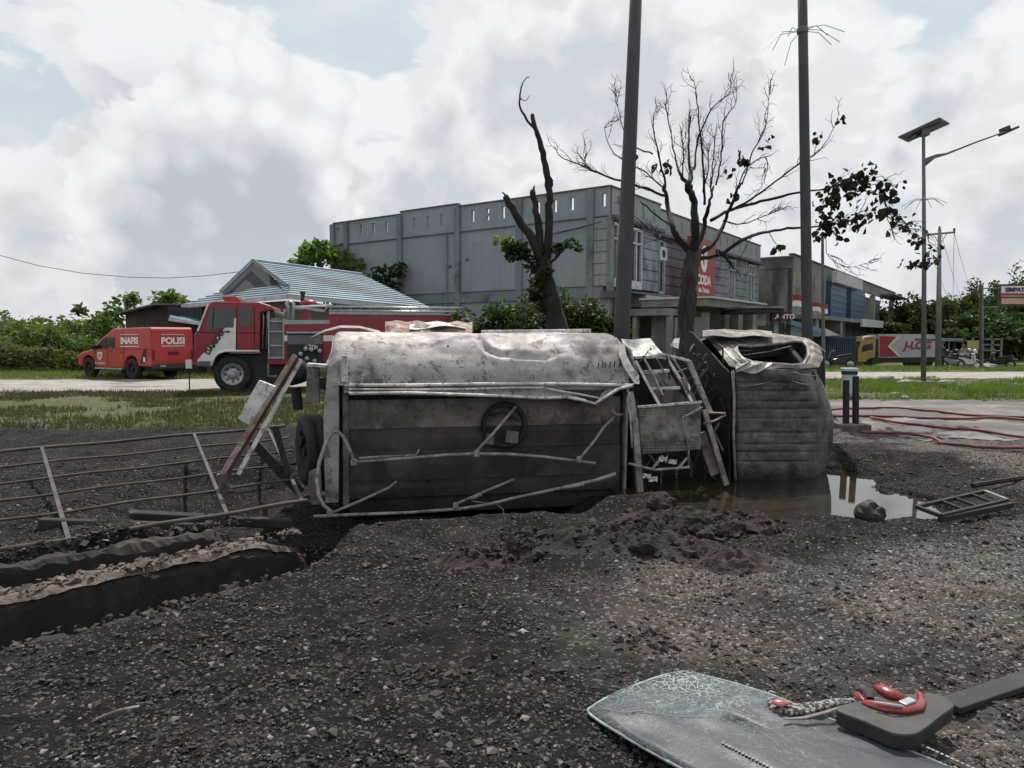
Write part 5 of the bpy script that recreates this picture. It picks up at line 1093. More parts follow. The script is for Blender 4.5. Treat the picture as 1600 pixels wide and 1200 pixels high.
def person(lb, x, y, h, shirt, trou, rz):
    t = thing('person', lb, 'person', (x, y, gz(x, y)), rz)
    def skin(nm, pts, edges, rad, m_):
        me = bpy.data.meshes.new(nm); me.from_pydata([tuple(c*h for c in p) for p in pts], edges, []); me.materials.append(m_)
        o = bpy.data.objects.new(nm, me); scene.collection.objects.link(o); o.parent = t
        s_ = o.modifiers.new('skin', 'SKIN'); s_.use_smooth_shade = True
        for i, r in enumerate(rad): me.skin_vertices[0].data[i].radius = (r[0]*h, r[1]*h)
        me.skin_vertices[0].data[0].use_root = True
        o.modifiers.new('sub', 'SUBSURF').levels = 1; o.modifiers['sub'].render_levels = 1; return o
    pts = [(0, 0, .53), (0, 0, .64), (0, 0, .77), (0, .0, .83), (0, -.005, .87), (0, -.01, .93), (0, -.005, .985), (.11, 0, .80), (.135, .0, .63), (.12, -.06, .49), (-.11, 0, .80), (-.135, 0, .63), (-.12, -.05, .49), (.055, 0, .50), (.065, -.01, .28), (.07, .01, .06), (.075, -.07, .02), (-.055, 0, .50), (-.07, -.005, .28), (-.08, .01, .06), (-.085, -.07, .02), (.11, -.085, .44), (-.11, -.075, .44)]
    ed = [(0, 1), (1, 2), (2, 3), (3, 4), (4, 5), (5, 6), (3, 7), (7, 8), (8, 9), (9, 21), (3, 10), (10, 11), (11, 12), (12, 22), (0, 13), (13, 14), (14, 15), (15, 16), (0, 17), (17, 18), (18, 19), (19, 20)]
    rd = [(.085, .06), (.08, .055), (.095, .06), (.06, .045), (.032, .032), (.05, .058), (.042, .05), (.04, .04), (.03, .03), (.022, .022), (.04, .04), (.03, .03), (.022, .022), (.055, .055), (.04, .04), (.028, .03), (.025, .02), (.055, .055), (.04, .04), (.028, .03), (.025, .02), (.018, .014), (.018, .014)]
    skin('body', pts, ed, rd, mat('skin', (.20, .11, .07), (.17, .09, .06), 5, rough=.6))
    jp = [pts[i] for i in (0, 1, 2, 3, 7, 8, 9, 10, 11, 12)]; skin('jacket', jp, [(0, 1), (1, 2), (2, 3), (3, 4), (4, 5), (5, 6), (3, 7), (7, 8), (8, 9)], [(rd[i][0]*1.12+.006, rd[i][1]*1.15+.006) for i in (0, 1, 2, 3, 7, 8, 9, 10, 11, 12)], shirt)
    tp = [pts[i] for i in (0, 13, 14, 15, 17, 18, 19)]; skin('trousers', tp, [(0, 1), (1, 2), (2, 3), (0, 4), (4, 5), (5, 6)], [(rd[i][0]*1.1+.005, rd[i][1]*1.12+.005) for i in (0, 13, 14, 15, 17, 18, 19)], trou)
    b = MB(); b.lathe([(.001, .075*h), (.04*h, .06*h), (.056*h, .02*h), (.054*h, -.01*h)], (0, .004*h, .935*h), 'z', 14); b.build('hair', mdark, t, smooth=True)
xx_ = (1471-800)/F*43; person('person in dark clothes standing left of the parked motorbikes', xx_, 43, 1.66, mat('dark_jacket', (.03, .035, .05)), mat('dark_jeans', (.03, .035, .05)), .3)
xx_ = (1506-800)/F*47; person('person in a pale jacket standing behind the red motorbike', xx_, 47, 1.66, mat('pale_jacket', (.35, .36, .38)), mat('dark_jeans', (.03, .035, .05)), -.5)
# ================================================================ poles, lamp, wires
mpole = mat('dark_steel_pole', (.035, .036, .038), (.055, .055, .055), 3, rough=.6, stretch=(1, 1, .3))
mpole2 = mat('grey_pole', (.13, .14, .145), (.09, .10, .105), 3, rough=.5, stretch=(1, 1, .3))
mpc = mat('concrete_pole', (.20, .20, .19), (.14, .14, .135), 2, rough=.9)
def pole(name, lb, top, bot, r0, r1, m_, n=14):
    t = thing(name, lb, 'pole', bot); b = MB(); d = top-bot
    b.tube([d*k/4 for k in range(5)], [r0+(r1-r0)*k/4 for k in range(5)], n); b.build('shaft', m_, t, smooth=True); return t
bt, tp = W(966, 575, 13.2), W(996, -60, 13.2); bt.z = -.1; t_ = pole('utility_pole', 'thick dark pole leaning slightly right behind the middle of the tanker', tp, bt, .165, .105, mpole)
bt, tp = W(1266, 600, 12.6), W(1253, -60, 12.6); bt.z = -.1; p2 = pole('utility_pole', 'straight dark pole behind the burnt cab with bent wire rods near its top', tp, bt, .10, .078, mpole)
cz = W(1254, 48, 12.6)
b = MB(); b.lathe([(.085, -.05), (.095, -.03), (.095, .03), (.085, .05)], cz-bt, 'z', 16); b.build('collar', mpole2, p2)
for pts in ([(1249, 48), (1238, 43), (1231, 57)], [(1249, 48), (1222, 50), (1193, 77)], [(1249, 49), (1220, 54), (1207, 79)], [(1249, 51), (1236, 66), (1226, 102)], [(1260, 46), (1276, 40), (1293, 55)], [(1260, 43), (1288, 39), (1320, 50)], [(1260, 46), (1282, 47), (1313, 66)], [(1260, 49), (1279, 51), (1299, 70)]):
    MB().tube([W(x, y, 12.6+random.uniform(-.25, .25)*(i > 0))-bt for i, (x, y) in enumerate(pts)], .006, 5).build('wire_rod', mpole2, p2)
bt, tp = W(1288, 625, 15.0), W(1285, 368, 15.0); bt.z = 0; pole('steel_mast', 'thin plain steel mast right of the dark pole behind the cab', tp, bt, .04, .03, mpole2)
# solar street lamp
Yl = 24.; base = W(1443, 600, Yl); base.z = gz(base.x, Yl); ST = thing('street_lamp', 'tall solar street lamp with tilted panel and one long arm on the right', 'street lamp', base)
def SL(px, py, dy=0): return W(px, py, Yl+dy)-base
b = MB(); b.tube([Vector((0, 0, -.1)), SL(1444, 420), SL(1443, 214)], [.085, .07, .05], 14); b.build('post', mpole2, ST, smooth=True)
b = MB(); b.prism([SL(1403, 215), SL(1468, 185), SL(1484, 194, 1.0), SL(1419, 222.5, 1.0)], (0, 0, .04)); pn = b.build('solar_panel', mat('panel_back', (.16, .17, .18), (.12, .13, .14), 3), ST)
for a, c_ in (((1418, 214.5), (1440, 204.5)), ((1446, 201.5), (1466, 193))): b = MB(); b.bar(SL(*a, .5)-Vector((0, 0, .02)), SL(*c_, .5)-Vector((0, 0, .02)), .35, .03, up=(0, 0, 1)); b.build('panel_bracket', mpole, pn)
b = MB(); b.box(SL(1443, 207, .4), (.3, .3, .25)); b.build('battery_box', mpole2, ST, bevel=.02)
b = MB(); b.tube([SL(1444, 259), SL(1460, 246), SL(1480, 240), SL(1520, 224), SL(1570, 206)], [.04, .04, .035, .03, .025], 8); b.build('arm', mpole2, ST, smooth=True)
b = MB(); b.prism([SL(1444, 248), SL(1462, 241), SL(1478, 239), SL(1462, 246), SL(1445, 260)], (0, .03, 0)); b.build('gusset', mpole2, ST)
b = MB(); b.prism([SL(1567, 206), SL(1592, 196), SL(1594, 199), SL(1570, 210)], (0, .3, 0)); b.prism([SL(1568, 199), SL(1578, 195), SL(1581, 203), SL(1570, 207)], (0, .25, 0)); b.build('lamp_head', mpole, ST, bevel=.01)
for k in range(9):
    a = 2*math.pi*k/9; c_ = SL(1444, 312); MB().tube([c_, c_+Vector((.32*math.cos(a), .32*math.sin(a), .02)), c_+Vector((.68*math.cos(a), .68*math.sin(a), -.2))], .008, 4).build('wire_rod', mpole2, ST)
b = MB(); b.bb(-.28, .28, -.28, .28, -.15, .12); b.build('footing', mpc, ST, bevel=.03)
# concrete utility pole with cross arm further back
Yu = 40.; ub = W(1466, 575, Yu); ub.z = gz(ub.x, Yu)-.05; UP = thing('utility_pole', 'grey concrete utility pole with a short cross arm beside the motorbikes', 'pole', ub)
def SU(px, py, dy=0): return W(px, py, Yu+dy)-ub
b = MB(); b.tube([Vector((0, 0, 0)), SU(1468, 358)], [.17, .09], 12); b.build('shaft', mpc, UP, smooth=True)
b = MB(); b.bar(SU(1446, 367), SU(1492, 363), .10, .08); b.build('cross_arm', mpole2, UP)
for x, y in ((1448, 363), (1468, 357), (1491, 360)): b = MB(); b.lathe([(.001, .14), (.05, .12), (.06, 0), (.04, -.06)], SU(x, y), 'z', 10); b.build('insulator', mpole, UP)
for a, c_ in (((1458, 366), (1467, 380)), ((1480, 364), (1470, 380))): MB().tube([SU(*a), SU(*c_)], .02, 4).build('brace', mpole2, UP)
def wire(lb, pts, r=.012):
    k = MB().tube(pts, r, 4).build('overhead_wire', mpole, smooth=True); tag(k, lb, 'wire', 'overhead wires')
wire('wire dropping from the left end of the cross arm', [W(1449, 365, 40), W(1456, 400, 50), W(1477, 455, 75), W(1500, 500, 100)])
wire('wire dropping straight below the right insulator of the cross arm', [W(1491, 363, 40), W(1490, 410, 50), W(1489, 470, 75)])
wire('wire running right and down from the cross arm', [W(1491, 363, 40), W(1500, 400, 50), W(1512, 440, 75), W(1520, 465, 95)])
wire('wire crossing the gap between pole and hill', [W(1470, 362, 40), W(1480, 400, 50), W(1492, 440, 75), W(1508, 480, 100)])
wr = []
for k in range(25): x = -60+460*k/24; wr.append(W(x, 398+ (x+0)*.155-.00022*x*x if x > 0 else 398+x*.155, 34))
wr = [W(x, y, 34) for x, y in ((-80, 388), (0, 399), (60, 415), (130, 427), (200, 433), (260, 434.5), (320, 431), (380, 424), (440, 414))]
wire('long thin sagging wire crossing the sky above the hedge at the left', wr, .014)
# sign on the far right
Ys = 36.; SG = thing('sign_gantry', 'red framed shop sign hung on a rusty brown post at the right edge', 'sign')
mrb_ = mat('rusty_brown', (.10, .06, .035), (.07, .045, .03), 4)
for px, m_ in ((1532, mrb_), (1535, mpc)): b = MB(); q0 = W(px, 575, Ys); q1 = W(px, 445, Ys); b.tube([(q0.x, Ys, gz(q0.x, Ys)), q1], .055, 8); b.build('post', m_, SG)
for y in (451, 480): b = MB(); b.bar(W(1534, y, Ys), W(1562, y-1, Ys), .06, .05); b.build('bracket', mpc, SG)
b = MB(); b.bar(W(1560, 450, Ys), W(1560, 480, Ys), .06, .05); b.build('bracket', mrb_, SG)
def sb(x0, x1, y0, y1, m_, nm, Yd=Ys, d=.12, par=SG): b = MB(); p, q = W(x0, y0, Yd), W(x1, y1, Yd); b.bb(p.x, q.x, Yd, Yd+d, q.z, p.z); return b.build(nm, m_, par)
sb(1563, 1640, 444, 477, mrb_, 'sign_frame', Ys, .2); sb(1565, 1640, 447, 463, mlet, 'sign_panel', Ys-.02, .02); sb(1565, 1640, 458, 462, mred, 'red_stripe', Ys-.04, .02); sb(1565, 1640, 466, 475, mat('peach', (.48, .33, .25), (.42, .29, .22), 3), 'sign_panel', Ys-.02, .02)
pz = W(1571, 453, Ys-.05); text('SIMPATI', mat('sign_blue', (.03, .04, .12), (.03, .04, .10), 3), SG, pz, (math.pi/2, 0, 0), .30, bold=.012, align='LEFT')
YB = thing('yellow_board', 'small faded yellow roadside board behind the parked motorbikes', 'sign'); sb(1512, 1529, 532, 547, mat('faded_yellow_board', (.38, .34, .12), (.30, .28, .11), 6), 'panel', 50, .06, YB)
for px in (1514, 1527): q0 = W(px, 547, 50.03); MB().tube([(q0.x, 50.03, gz(q0.x, 50)), q0], .03, 6).build('leg', mpole2, YB)
GS = thing('grey_shelter', 'low grey tin shelter behind the motorbikes', 'shelter'); sb(1462, 1505, 529, 533, mat('tin_grey', (.20, .22, .24), (.15, .17, .18), 2), 'roof', 58, 3, GS)
for px in (1465, 1483, 1504): q0 = W(px, 533, 58.2); MB().tube([(q0.x, 58.2, gz(q0.x, 58)), q0], .05, 6).build('post', mpc, GS)
WS = thing('open_stall', 'open fronted grey stall frame right of the brown sign post', 'stall'); 
for y0, y1 in ((529, 531), (538, 540), (547, 549)): sb(1551, 1565, y0, y1, mpc, 'shelf', 45, 1.2, WS)
for px in (1551, 1565): sb(px-.7, px+.7, 529, 562, mpc, 'post', 45, .1, WS)
# marker post, burnt guard posts on their plinth
g = G(1326, 622); MP = thing('marker_post', 'short white concrete marker with a black band under its cap', 'marker', (g.x, g.y, 0))
mps = (g.y)/F
b = MB(); b.bb(-.155, .155, -.12, .12, 0, W(1326, 585, g.y).z); b.build('shaft', mat('marker_white', (.48, .50, .52), (.36, .38, .40), 6, rough=.7), MP, bevel=.01)
z0 = W(1326, 585, g.y).z; b = MB(); b.bb(-.16, .16, -.125, .125, z0, z0+.09); b.build('black_band', mdark, MP); b = MB(); b.bb(-.19, .19, -.15, .15, z0+.09, z0+.17); b.build('cap', MATS['marker_white'], MP, bevel=.01)
g0 = G(1331, 680, -.1); PL = thing('guard_posts', 'pair of charred short steel posts standing on a scorched concrete plinth', 'bollard', (g0.x, g0.y, -.1))
b = MB(); b.bb(-.24, .24, -.22, .3, -.15, .21); b.build('plinth', mat('scorched_plinth', (.17, .145, .125), (.08, .07, .062), 5, rough=.9, bump=.5), PL, bevel=.02)
for px, pt_ in ((1322, 594), (1337, 588)):
    q0 = W(px, 668, g0.y)-Vector((g0.x, g0.y, -.1)); q1 = W(px, pt_, g0.y)-Vector((g0.x, g0.y, -.1)); b = MB(); b.tube([q0-Vector((0, 0, .05)), q1], .055, 12); b.build('post', mchar, PL)
# ================================================================ hoses
mh_ = mat('red_fire_hose', (.22, .045, .045), (.14, .03, .032), 5, rough=.7, bump=.4, c3=(.07, .04, .038), s3=1.5)
def draped(pts, z=.0, n=10):
    P_ = [G(*p, z) for p in pts]; out = []
    for i in range(len(P_)-1):
        p0, p1, p2, p3 = P_[max(i-1, 0)], P_[i], P_[i+1], P_[min(i+2, len(P_)-1)]
        for k in range(n):
            t = k/n; q = .5*((2*p1)+(-p0+p2)*t+(2*p0-5*p1+4*p2-p3)*t*t+(-p0+3*p1-3*p2+p3)*t**3); out.append(q)
    out.append(P_[-1]); return [Vector((q.x, q.y, max(gz(q.x, q.y), z-.4))) for q in out]
for pts, lb in ((((1290, 643), (1330, 641), (1395, 641), (1450, 645), (1520, 652), (1600, 656), (1760, 660)), 'red fire hose lying farthest back across the wet concrete'),
                (((1290, 654), (1350, 653), (1440, 657), (1500, 658), (1560, 656), (1640, 664), (1760, 680)), 'red fire hose second from the back on the wet concrete'),
                (((1360, 655), (1400, 663), (1455, 670), (1530, 677), (1580, 684), (1680, 700)), 'red fire hose branching towards the right edge'),
                (((1345, 679), (1390, 680), (1438, 683), (1462, 690), (1476, 698), (1510, 701), (1555, 704), (1660, 704)), 'nearest red fire hose with a bend starting at the charred posts')):
    P_ = [Vector((p.x, p.y, .045+.35*p.z)) for p in draped(pts)]; o = MB().tube(P_, .026, 8).build('fire_hose', mh_, smooth=True); tag(o, lb, 'hose', 'fire hoses on the road')
# angle iron frame at the puddle, sticks and bars
FR = thing('bent_steel_frame', 'charred rectangular angle iron frame lying right of the puddle', 'debris')
def gr(px, py, h=.0): 
    q = G(px, py, h-.02); return q
cn = [gr(1432, 792, .03), gr(1538, 768, .06), gr(1574, 782, .08), gr(1470, 806, .03)]
for i in range(4): b = MB(); b.bar(cn[i], cn[(i+1) % 4], .035, .035, up=(0, 0, 1)); b.build('frame_bar', mchar if i != 1 else mpipe, FR)
for t in (.35, .55, .8): b = MB(); b.bar(cn[0].lerp(cn[1], t), cn[3].lerp(cn[2], t), .025, .025, up=(0, 0, 1)); b.build('cross_bar', mchar, FR)
b = MB(); b.bar(cn[3].lerp(cn[2], .0)-Vector((0, 0, .03)), cn[2]-Vector((0, .05, .03)), .06, .05, up=(0, 0, 1)); b.build('frame_bar', mchar, FR)
for a, c_, r, m_, lb in (((1301, 752), (1326, 765), .014, mpipe, 'pale burnt stick beside the bottom corner of the cab'), ((1342, 745), (1378, 762), .013, mpipe, 'longer pale rod in the rubble behind the puddle'), ((1520, 750), (1640, 742), .03, mchar, 'black bar on the wet soil at the right edge'), ((150, 1118), (217, 1100), .006, mpipe, 'thin bright stick on the black gravel at lower left')):
    p, q = G(*a), G(*c_); p.z = gz(p.x, p.y)+.05*(a[1] < 1000)+.01; q.z = gz(q.x, q.y)+.02; o = MB().tube([p, (p+q)/2+Vector((0, 0, .01)), q], r, 6).build('stick', m_); tag(o, lb, 'debris')
# ================================================================ left side: drain walls, fallen railing
mcurb = mat('scorched_sandy_concrete', (.17, .125, .10), (.10, .075, .062), 7, rough=.95, bump=1, bscale=30, bdist=.02, c3=(.05, .04, .034), s3=3, lo3=.54, hi3=.66)
mcurb2 = mat('sooty_concrete', (.030, .027, .026), (.018, .017, .016), 4, rough=.95, bump=.8, bscale=24, c3=(.06, .045, .04), s3=2)
dd = Vector((DR1[0]-DR0[0], DR1[1]-DR0[1], 0)); dl = dd.length; dd.normalize(); dn_ = Vector((-dd.y, dd.x, 0))
def wallbeam(nm, lb, off0, off1, w_, ztop, zbot, m_, s0, s1, parent=None):
    b = MB(); n = 150; rows = [[] for _ in range(6)]
    for i in range(n+1):
        t = s0+(s1-s0)*i/n; off = off0+(off1-off0)*i/n; c_ = Vector((DR0[0], DR0[1], 0))+dd*t+dn_*(off+.015*math.sin(t*5)); e = min(1, (n-i)/14+.12)
        ztop_ = ztop-.25*(1-e); j = lambda k: .03*float(vn(np.array([t*4+k*9]), np.array([k*3.]))[0])+.035*float(vn(np.array([t*15+k*9]), np.array([k*5.]))[0])+.02*float(vn(np.array([t*43+k*9]), np.array([k*7.]))[0])
        hw = w_/2*e
        for r_i, (o_, z_) in enumerate(((hw*1.1, zbot), (hw, ztop_-.06), (hw*.6, ztop_), (-hw*.6, ztop_), (-hw, ztop_-.05), (-hw*1.1, zbot))): rows[r_i].append(c_+dn_*(o_+j(r_i))+Vector((0, 0, z_+(j(r_i+7) if z_ > -.3 else 0))))
    b.grid(rows); o = b.build(nm, m_, parent); tag(o, lb, 'wall') if parent is None else None; return o
dw = wallbeam('drain_wall', 'rough sandy topped concrete wall between the two dark drain channels', 0, .02, .26, -.035, -.9, mcurb2, -.6, dl-.02)
b = MB(); rows = [[], [], [], []]
for i in range(181):
    t = -.6+(dl-.05+.6)*i/180; c_ = Vector((DR0[0], DR0[1], 0))+dd*t+dn_*(.015*math.sin(t*5)); e = min(1, (180-i)/15+.1)
    for r_i, (o_, z_) in enumerate(((.115, -.045), (.07, -.012), (-.07, -.012), (-.115, -.045))): rows[r_i].append(c_+dn_*(o_*e+.04*float(vn(np.array([t*8+r_i*9]), np.array([r_i*3.]))[0])+.03*float(vn(np.array([t*33+r_i*9]), np.array([r_i*3.]))[0]))+Vector((0, 0, z_-.22*(1-e)+.03*float(vn(np.array([t*9+r_i*5]), np.array([r_i*7.]))[0]))))
b.grid(rows).build('sandy_top', mcurb, dw)
wallbeam('drain_edge', 'long sooty concrete edge of the drain farther from the camera', 1.02, .72, .16, -.05, -.65, mcurb2, -.6, dl-.1)
wallbeam('drain_edge', 'broken sooty edge of the drain nearer to the camera', -.80, -.92, .10, -.07, -.6, mat('wet_soot', (.014, .013, .0125), (.022, .02, .019), 8, rough=.95, bump=1, bscale=30), -.6, dl+.2)
n = 2600; t = rng.uniform(-.4, dl-.1, n); of = rng.choice([0, -.86, .9, .95], n, p=[.35, .3, .2, .15])+rng.normal(0, .07, n); xx = DR0[0]+dd.x*t+dn_.x*of; yy = DR0[1]+dd.y*t+dn_.y*of; l = rng.uniform(.015, .05, n)*np.where(np.abs(of) < .3, 3.2, 1)
zt_ = np.where(np.abs(of) < .12, -.005, np.where(np.abs(of) < .4, -.5, np.maximum(gh(xx, yy), -.07))); scatter('crumbled_edge', xx, yy, rng.lognormal(math.log(.014), .5, n).clip(.005, .045), np.stack([l*1.25, l, l*.85], 1), mstone, flat=.6, base=(CUB, CF), jig=.4, z=zt_)
RLG = thing('fallen_railing', 'long rusty pipe railing fallen flat on the burnt ground at the left', 'railing')
mrl = mat('rusted_railing', (.085, .066, .058), (.045, .034, .031), 5, rough=.8, c3=(.04, .035, .035), s3=2)
def RP(s, t): # s along 0..1, t up 0..1
    bx = [(-60, 870, .02), (480, 782, .02)]; tx = [(-60, 711, .30), (445, 666, .30)]
    a = G(bx[0][0], bx[0][1], .02).lerp(G(bx[1][0], bx[1][1], .02), s); c_ = G(tx[0][0], tx[0][1], .30).lerp(G(tx[1][0], tx[1][1], .30), s); return a.lerp(c_, t)
for k, t in enumerate((0, .22, .40, .58, .78, 1)):
    pts = [RP(s/12, t)+Vector((0, 0, .007*math.sin(s*1.3+k)+.0)) for s in range(13)]
    MB().tube(pts, .020 if t in (0, 1) else .013, 8).build('rail', mrl, RLG, smooth=True)
for s in (.20, .66, .93): MB().bar(RP(s, 1), RP(s+.05, 0), .035, .03, up=(0, 0, 1)).build('post', mrl, RLG)
for a, c_, w_, lb in (((200, 790), (455, 765), .16, 'sooty concrete block lying under the left end of the tanker'), ((60, 830), (330, 800), .10, 'narrow scorched plank in front of the fallen railing')):
    p, q = G(*a), G(*c_); p.z = gz(p.x, p.y)+.05; q.z = gz(q.x, q.y)+.08; b = MB(); b.bar(p, q, w_, .10, up=(0, 0, 1)); o = b.build('burnt_beam', mcurb2, bevel=.02); tag(o, lb, 'debris')
# ================================================================ foreground: windscreen, pad, molten plastic
def glass_mat():
    M_ = bpy.data.materials.new('shattered_windscreen'); M_.use_nodes = True; T = NT(M_.node_tree); b = T.n['Principled BSDF']
    O = T.node('ShaderNodeTexCoord').outputs['Object']; c0 = tuple(G(1075, 1085)[:2])+(0,)
    D_ = T.v('DISTANCE', T.v('MULTIPLY', O, (1, 1, 0)), c0); S_ = T.v('ADD', O, T.v('SCALE', T.noise(O, 6, 3, .5, 0, True), scale=.10))
    def crack(s, lo, hi):
        v = T.node('ShaderNodeTexVoronoi', feature='DISTANCE_TO_EDGE'); T.put(v.inputs['Vector'], S_); v.inputs['Scale'].default_value = s; return T.ss(v.outputs['Distance'], lo, hi, 1, 0)
    n = T.noise(O, 9, 6, .7)
    f1 = T.m('MULTIPLY', crack(34, .0, .10), T.ss(T.m('ADD', D_, T.m('MULTIPLY', n, .9)), .50, .85, 1, 0)); f2 = T.m('MULTIPLY', crack(15, .0, .020), T.ss(D_, .35, .95, .8, .0))
    def ridge(s, off, w_): return T.ss(T.m('ABSOLUTE', T.m('SUBTRACT', T.noise(T.v('ADD', T.v('MULTIPLY', O, (1, 1.9, 1)), off), s, 3, .6, 1.2), .5)), 0, w_, 1, 0)
    zone = T.ss(T.m('ADD', D_, T.m('MULTIPLY', n, .7)), .55, 1.25, 1, 0)
    f3 = T.m('MULTIPLY', T.m('MAXIMUM', ridge(12, (2, 5, 1), .010), T.m('MAXIMUM', ridge(20, (7, 1, 1), .012), ridge(7, (1, 9, 4), .006))), zone)
    f = T.m('MAXIMUM', T.m('MULTIPLY', f1, .8), T.m('MAXIMUM', T.m('MULTIPLY', f2, .5), T.m('MULTIPLY', f3, .8))); f = T.m('MAXIMUM', f, T.m('MULTIPLY', T.ss(n, .68, .76), .35))
    base = T.mix(T.ss(T.noise(O, 2.4, 6), .35, .65), (.032, .038, .044), (.062, .070, .078)); c = T.mix(f, base, (.40, .48, .46))
    T.l.new(c, b.inputs['Base Color']); T.put(b.inputs['Roughness'], T.m('ADD', .42, T.m('MULTIPLY', f, .4))); b.inputs['Specular IOR Level'].default_value = .3
    bn = T.node('ShaderNodeBump'); bn.inputs['Strength'].default_value = .5; bn.inputs['Distance'].default_value = .004; T.l.new(f, bn.inputs['Height']); T.l.new(bn.outputs[0], b.inputs['Normal']); return M_
mgl = glass_mat(); WZ = .075
out = [(920, 1114), (926, 1104), (946, 1092), (985, 1074), (1035, 1056), (1060, 1051), (1080, 1052), (1140, 1066), (1210, 1088), (1290, 1121), (1400, 1165), (1500, 1206), (1620, 1262), (1500, 1330), (1330, 1330), (1200, 1275), (1065, 1202), (960, 1142)]
def smooth_poly(pts, n=5):
    k = len(pts); o_ = []
    for i in range(k):
        p0, p1, p2, p3 = [Vector(pts[(i+j) % k]) for j in (-1, 0, 1, 2)]
        for q in range(n): t = q/n; o_.append(.5*((2*p1)+(-p0+p2)*t+(2*p0-5*p1+4*p2-p3)*t*t+(-p0+3*p1-3*p2+p3)*t**3))
    return o_
ring = smooth_poly([tuple(G(x, y, WZ)) for x, y in out], 4); cen = sum(ring, Vector())/len(ring); rings = [ring]
WS_ = thing('windscreen', 'shattered laminated windscreen lying flat on the gravel in the right foreground', 'windscreen')
rows = []
for k in range(9):
    t = 1-k/8.3; rows.append([cen+(p-cen)*t+Vector((0, 0, .030*(1-t*t)+.022*float(vn(np.array([p.x*6*t+k]), np.array([p.y*6*t]))[0]))) for p in ring+ring[:1]])
b = MB(); b.grid(rows); b.add(rows[-1][:-1], [tuple(range(len(ring)))]); b.build('glass_sheet', mgl, WS_, smooth=True, solid=.007)
MB().tube(ring+ring[:1], .006, 6).build('edge_strip', mat('pale_glass_edge', (.32, .38, .36), (.2, .24, .23), 20, lo=.45, hi=.55), WS_, smooth=True)
mats_ = mat('worn_print', (.32, .33, .33), (.16, .17, .17), 40)
def dash(name, a, c_, n, w_, m_):
    p, q = G(*a, WZ+.03), G(*c_, WZ+.03)
    for i in range(n):
        t0, t1 = i/n, (i+.55+.3*random.random())/n; b = MB(); b.bar(p.lerp(q, t0), p.lerp(q, min(1, t1)), w_, .002, up=(0, 0, 1)); b.build(name, m_, WS_)
dash('printed_mark', (1128, 1160), (1250, 1222), 22, .011, mats_); dash('printed_mark', (1432, 1160), (1560, 1218), 16, .010, mats_)
# rubber backed panel
mpad = mat('grey_felt_panel', (.085, .08, .077), (.065, .06, .058), 9, rough=.95, bump=.3)
mpadk = mat('black_rubber_and_shadow', (.018, .018, .019), (.03, .03, .03), 9, rough=.8)  # black rubber, also the colour of the modelled shadow strip
pd = [(1306, 1108), (1330, 1098), (1400, 1086), (1462, 1084), (1484, 1094), (1490, 1103), (1470, 1118), (1440, 1141), (1420, 1147), (1392, 1144), (1350, 1126)]
PZ = .16; pr2 = smooth_poly([tuple(G(x, y, PZ)) for x, y in pd], 4); PD = thing('padded_panel', 'thick grey padded panel with black edge resting on the windscreen', 'panel')
b = MB(); b.prism(pr2, (0, 0, -.012)); b.build('felt_top', mpad, PD, bevel=.003)
c2 = sum(pr2, Vector())/len(pr2); b = MB(); b.prism([c2+(p-c2)*.99-Vector((0, 0, .0125)) for p in pr2], (0, 0, -.05)); b.build('rubber_base', mpadk, PD, bevel=.006)
mmelt = mat('melted_red_plastic', (.30, .028, .025), (.20, .02, .02), 14, rough=.28, bump=.3, coat=.3, bscale=18)
def blob_strip(pts, rad, nm, m_, z=PZ, seed=1, parent=None, flat=.6):
    b = MB(); P_ = [G(x, y, z) for x, y in pts]; n = 12; vs_rows = []
    for i, p in enumerate(P_):
        t = (P_[min(i+1, len(P_)-1)]-P_[max(i-1, 0)]).normalized(); s_ = Vector((0, 0, 1)).cross(t).normalized(); row = []
        for j in range(n+1):
            a = 2*math.pi*(j % n)/n; r = rad[i]*(1+.5*float(vn(np.array([i*.9+seed]), np.array([(j % n)*.8]))[0])); row.append(p+s_*r*math.cos(a)+Vector((0, 0, r*flat*(math.sin(a)+.5))))
        vs_rows.append(row)
    b.grid(vs_rows); return b.build(nm, m_, parent, smooth=True)
ML = thing('melted_lamp', 'melted red tail lamp lens slumped on the grey padded panel', 'lamp')
blob_strip(((1348, 1098), (1362, 1103), (1384, 1109), (1410, 1112), (1432, 1108), (1440, 1098), (1438, 1086), (1432, 1080)), (.012, .022, .028, .028, .026, .018, .012, .006), 'lens', mmelt, parent=ML)
blob_strip(((1368, 1075), (1378, 1082), (1392, 1090), (1412, 1094), (1424, 1094)), (.012, .028, .028, .018, .008), 'lens', mmelt, seed=4, parent=ML, flat=.9)
blob_strip(((1336, 1084), (1342, 1088), (1350, 1096)), (.010, .018, .010), 'lens', mmelt, seed=6, parent=ML)
b = MB(); b.box(G(1418, 1099, PZ+.02), (.07, .035, .025), rz=.5); b.build('bulb_holder', mchr, ML, bevel=.004)
b = MB(); b.tube([G(1368, 1098, PZ+.03), G(1395, 1102, PZ+.035), G(1410, 1104, PZ+.03)], .006, 6); b.build('reflector_edge', mchr, ML)
blob_strip(((1346, 1076), (1356, 1084), (1360, 1094)), (.014, .028, .014), 'charred_housing', mpadk, seed=9, parent=ML)
SC = thing('scorched_strip', 'scorched black and white trim strip with a pink end across the windscreen', 'debris')
mscr = mat('blistered_trim', (.30, .29, .28), (.02, .02, .02), 60, rough=.8, lo=.46, hi=.52, bump=1, bscale=50)
blob_strip(((1208, 1095), (1216, 1106), (1232, 1112), (1256, 1110), (1285, 1103), (1310, 1097), (1335, 1096)), (.03, .045, .045, .038, .028, .022, .016), 'strip', mscr, z=WZ+.03, seed=12, parent=SC, flat=.35)
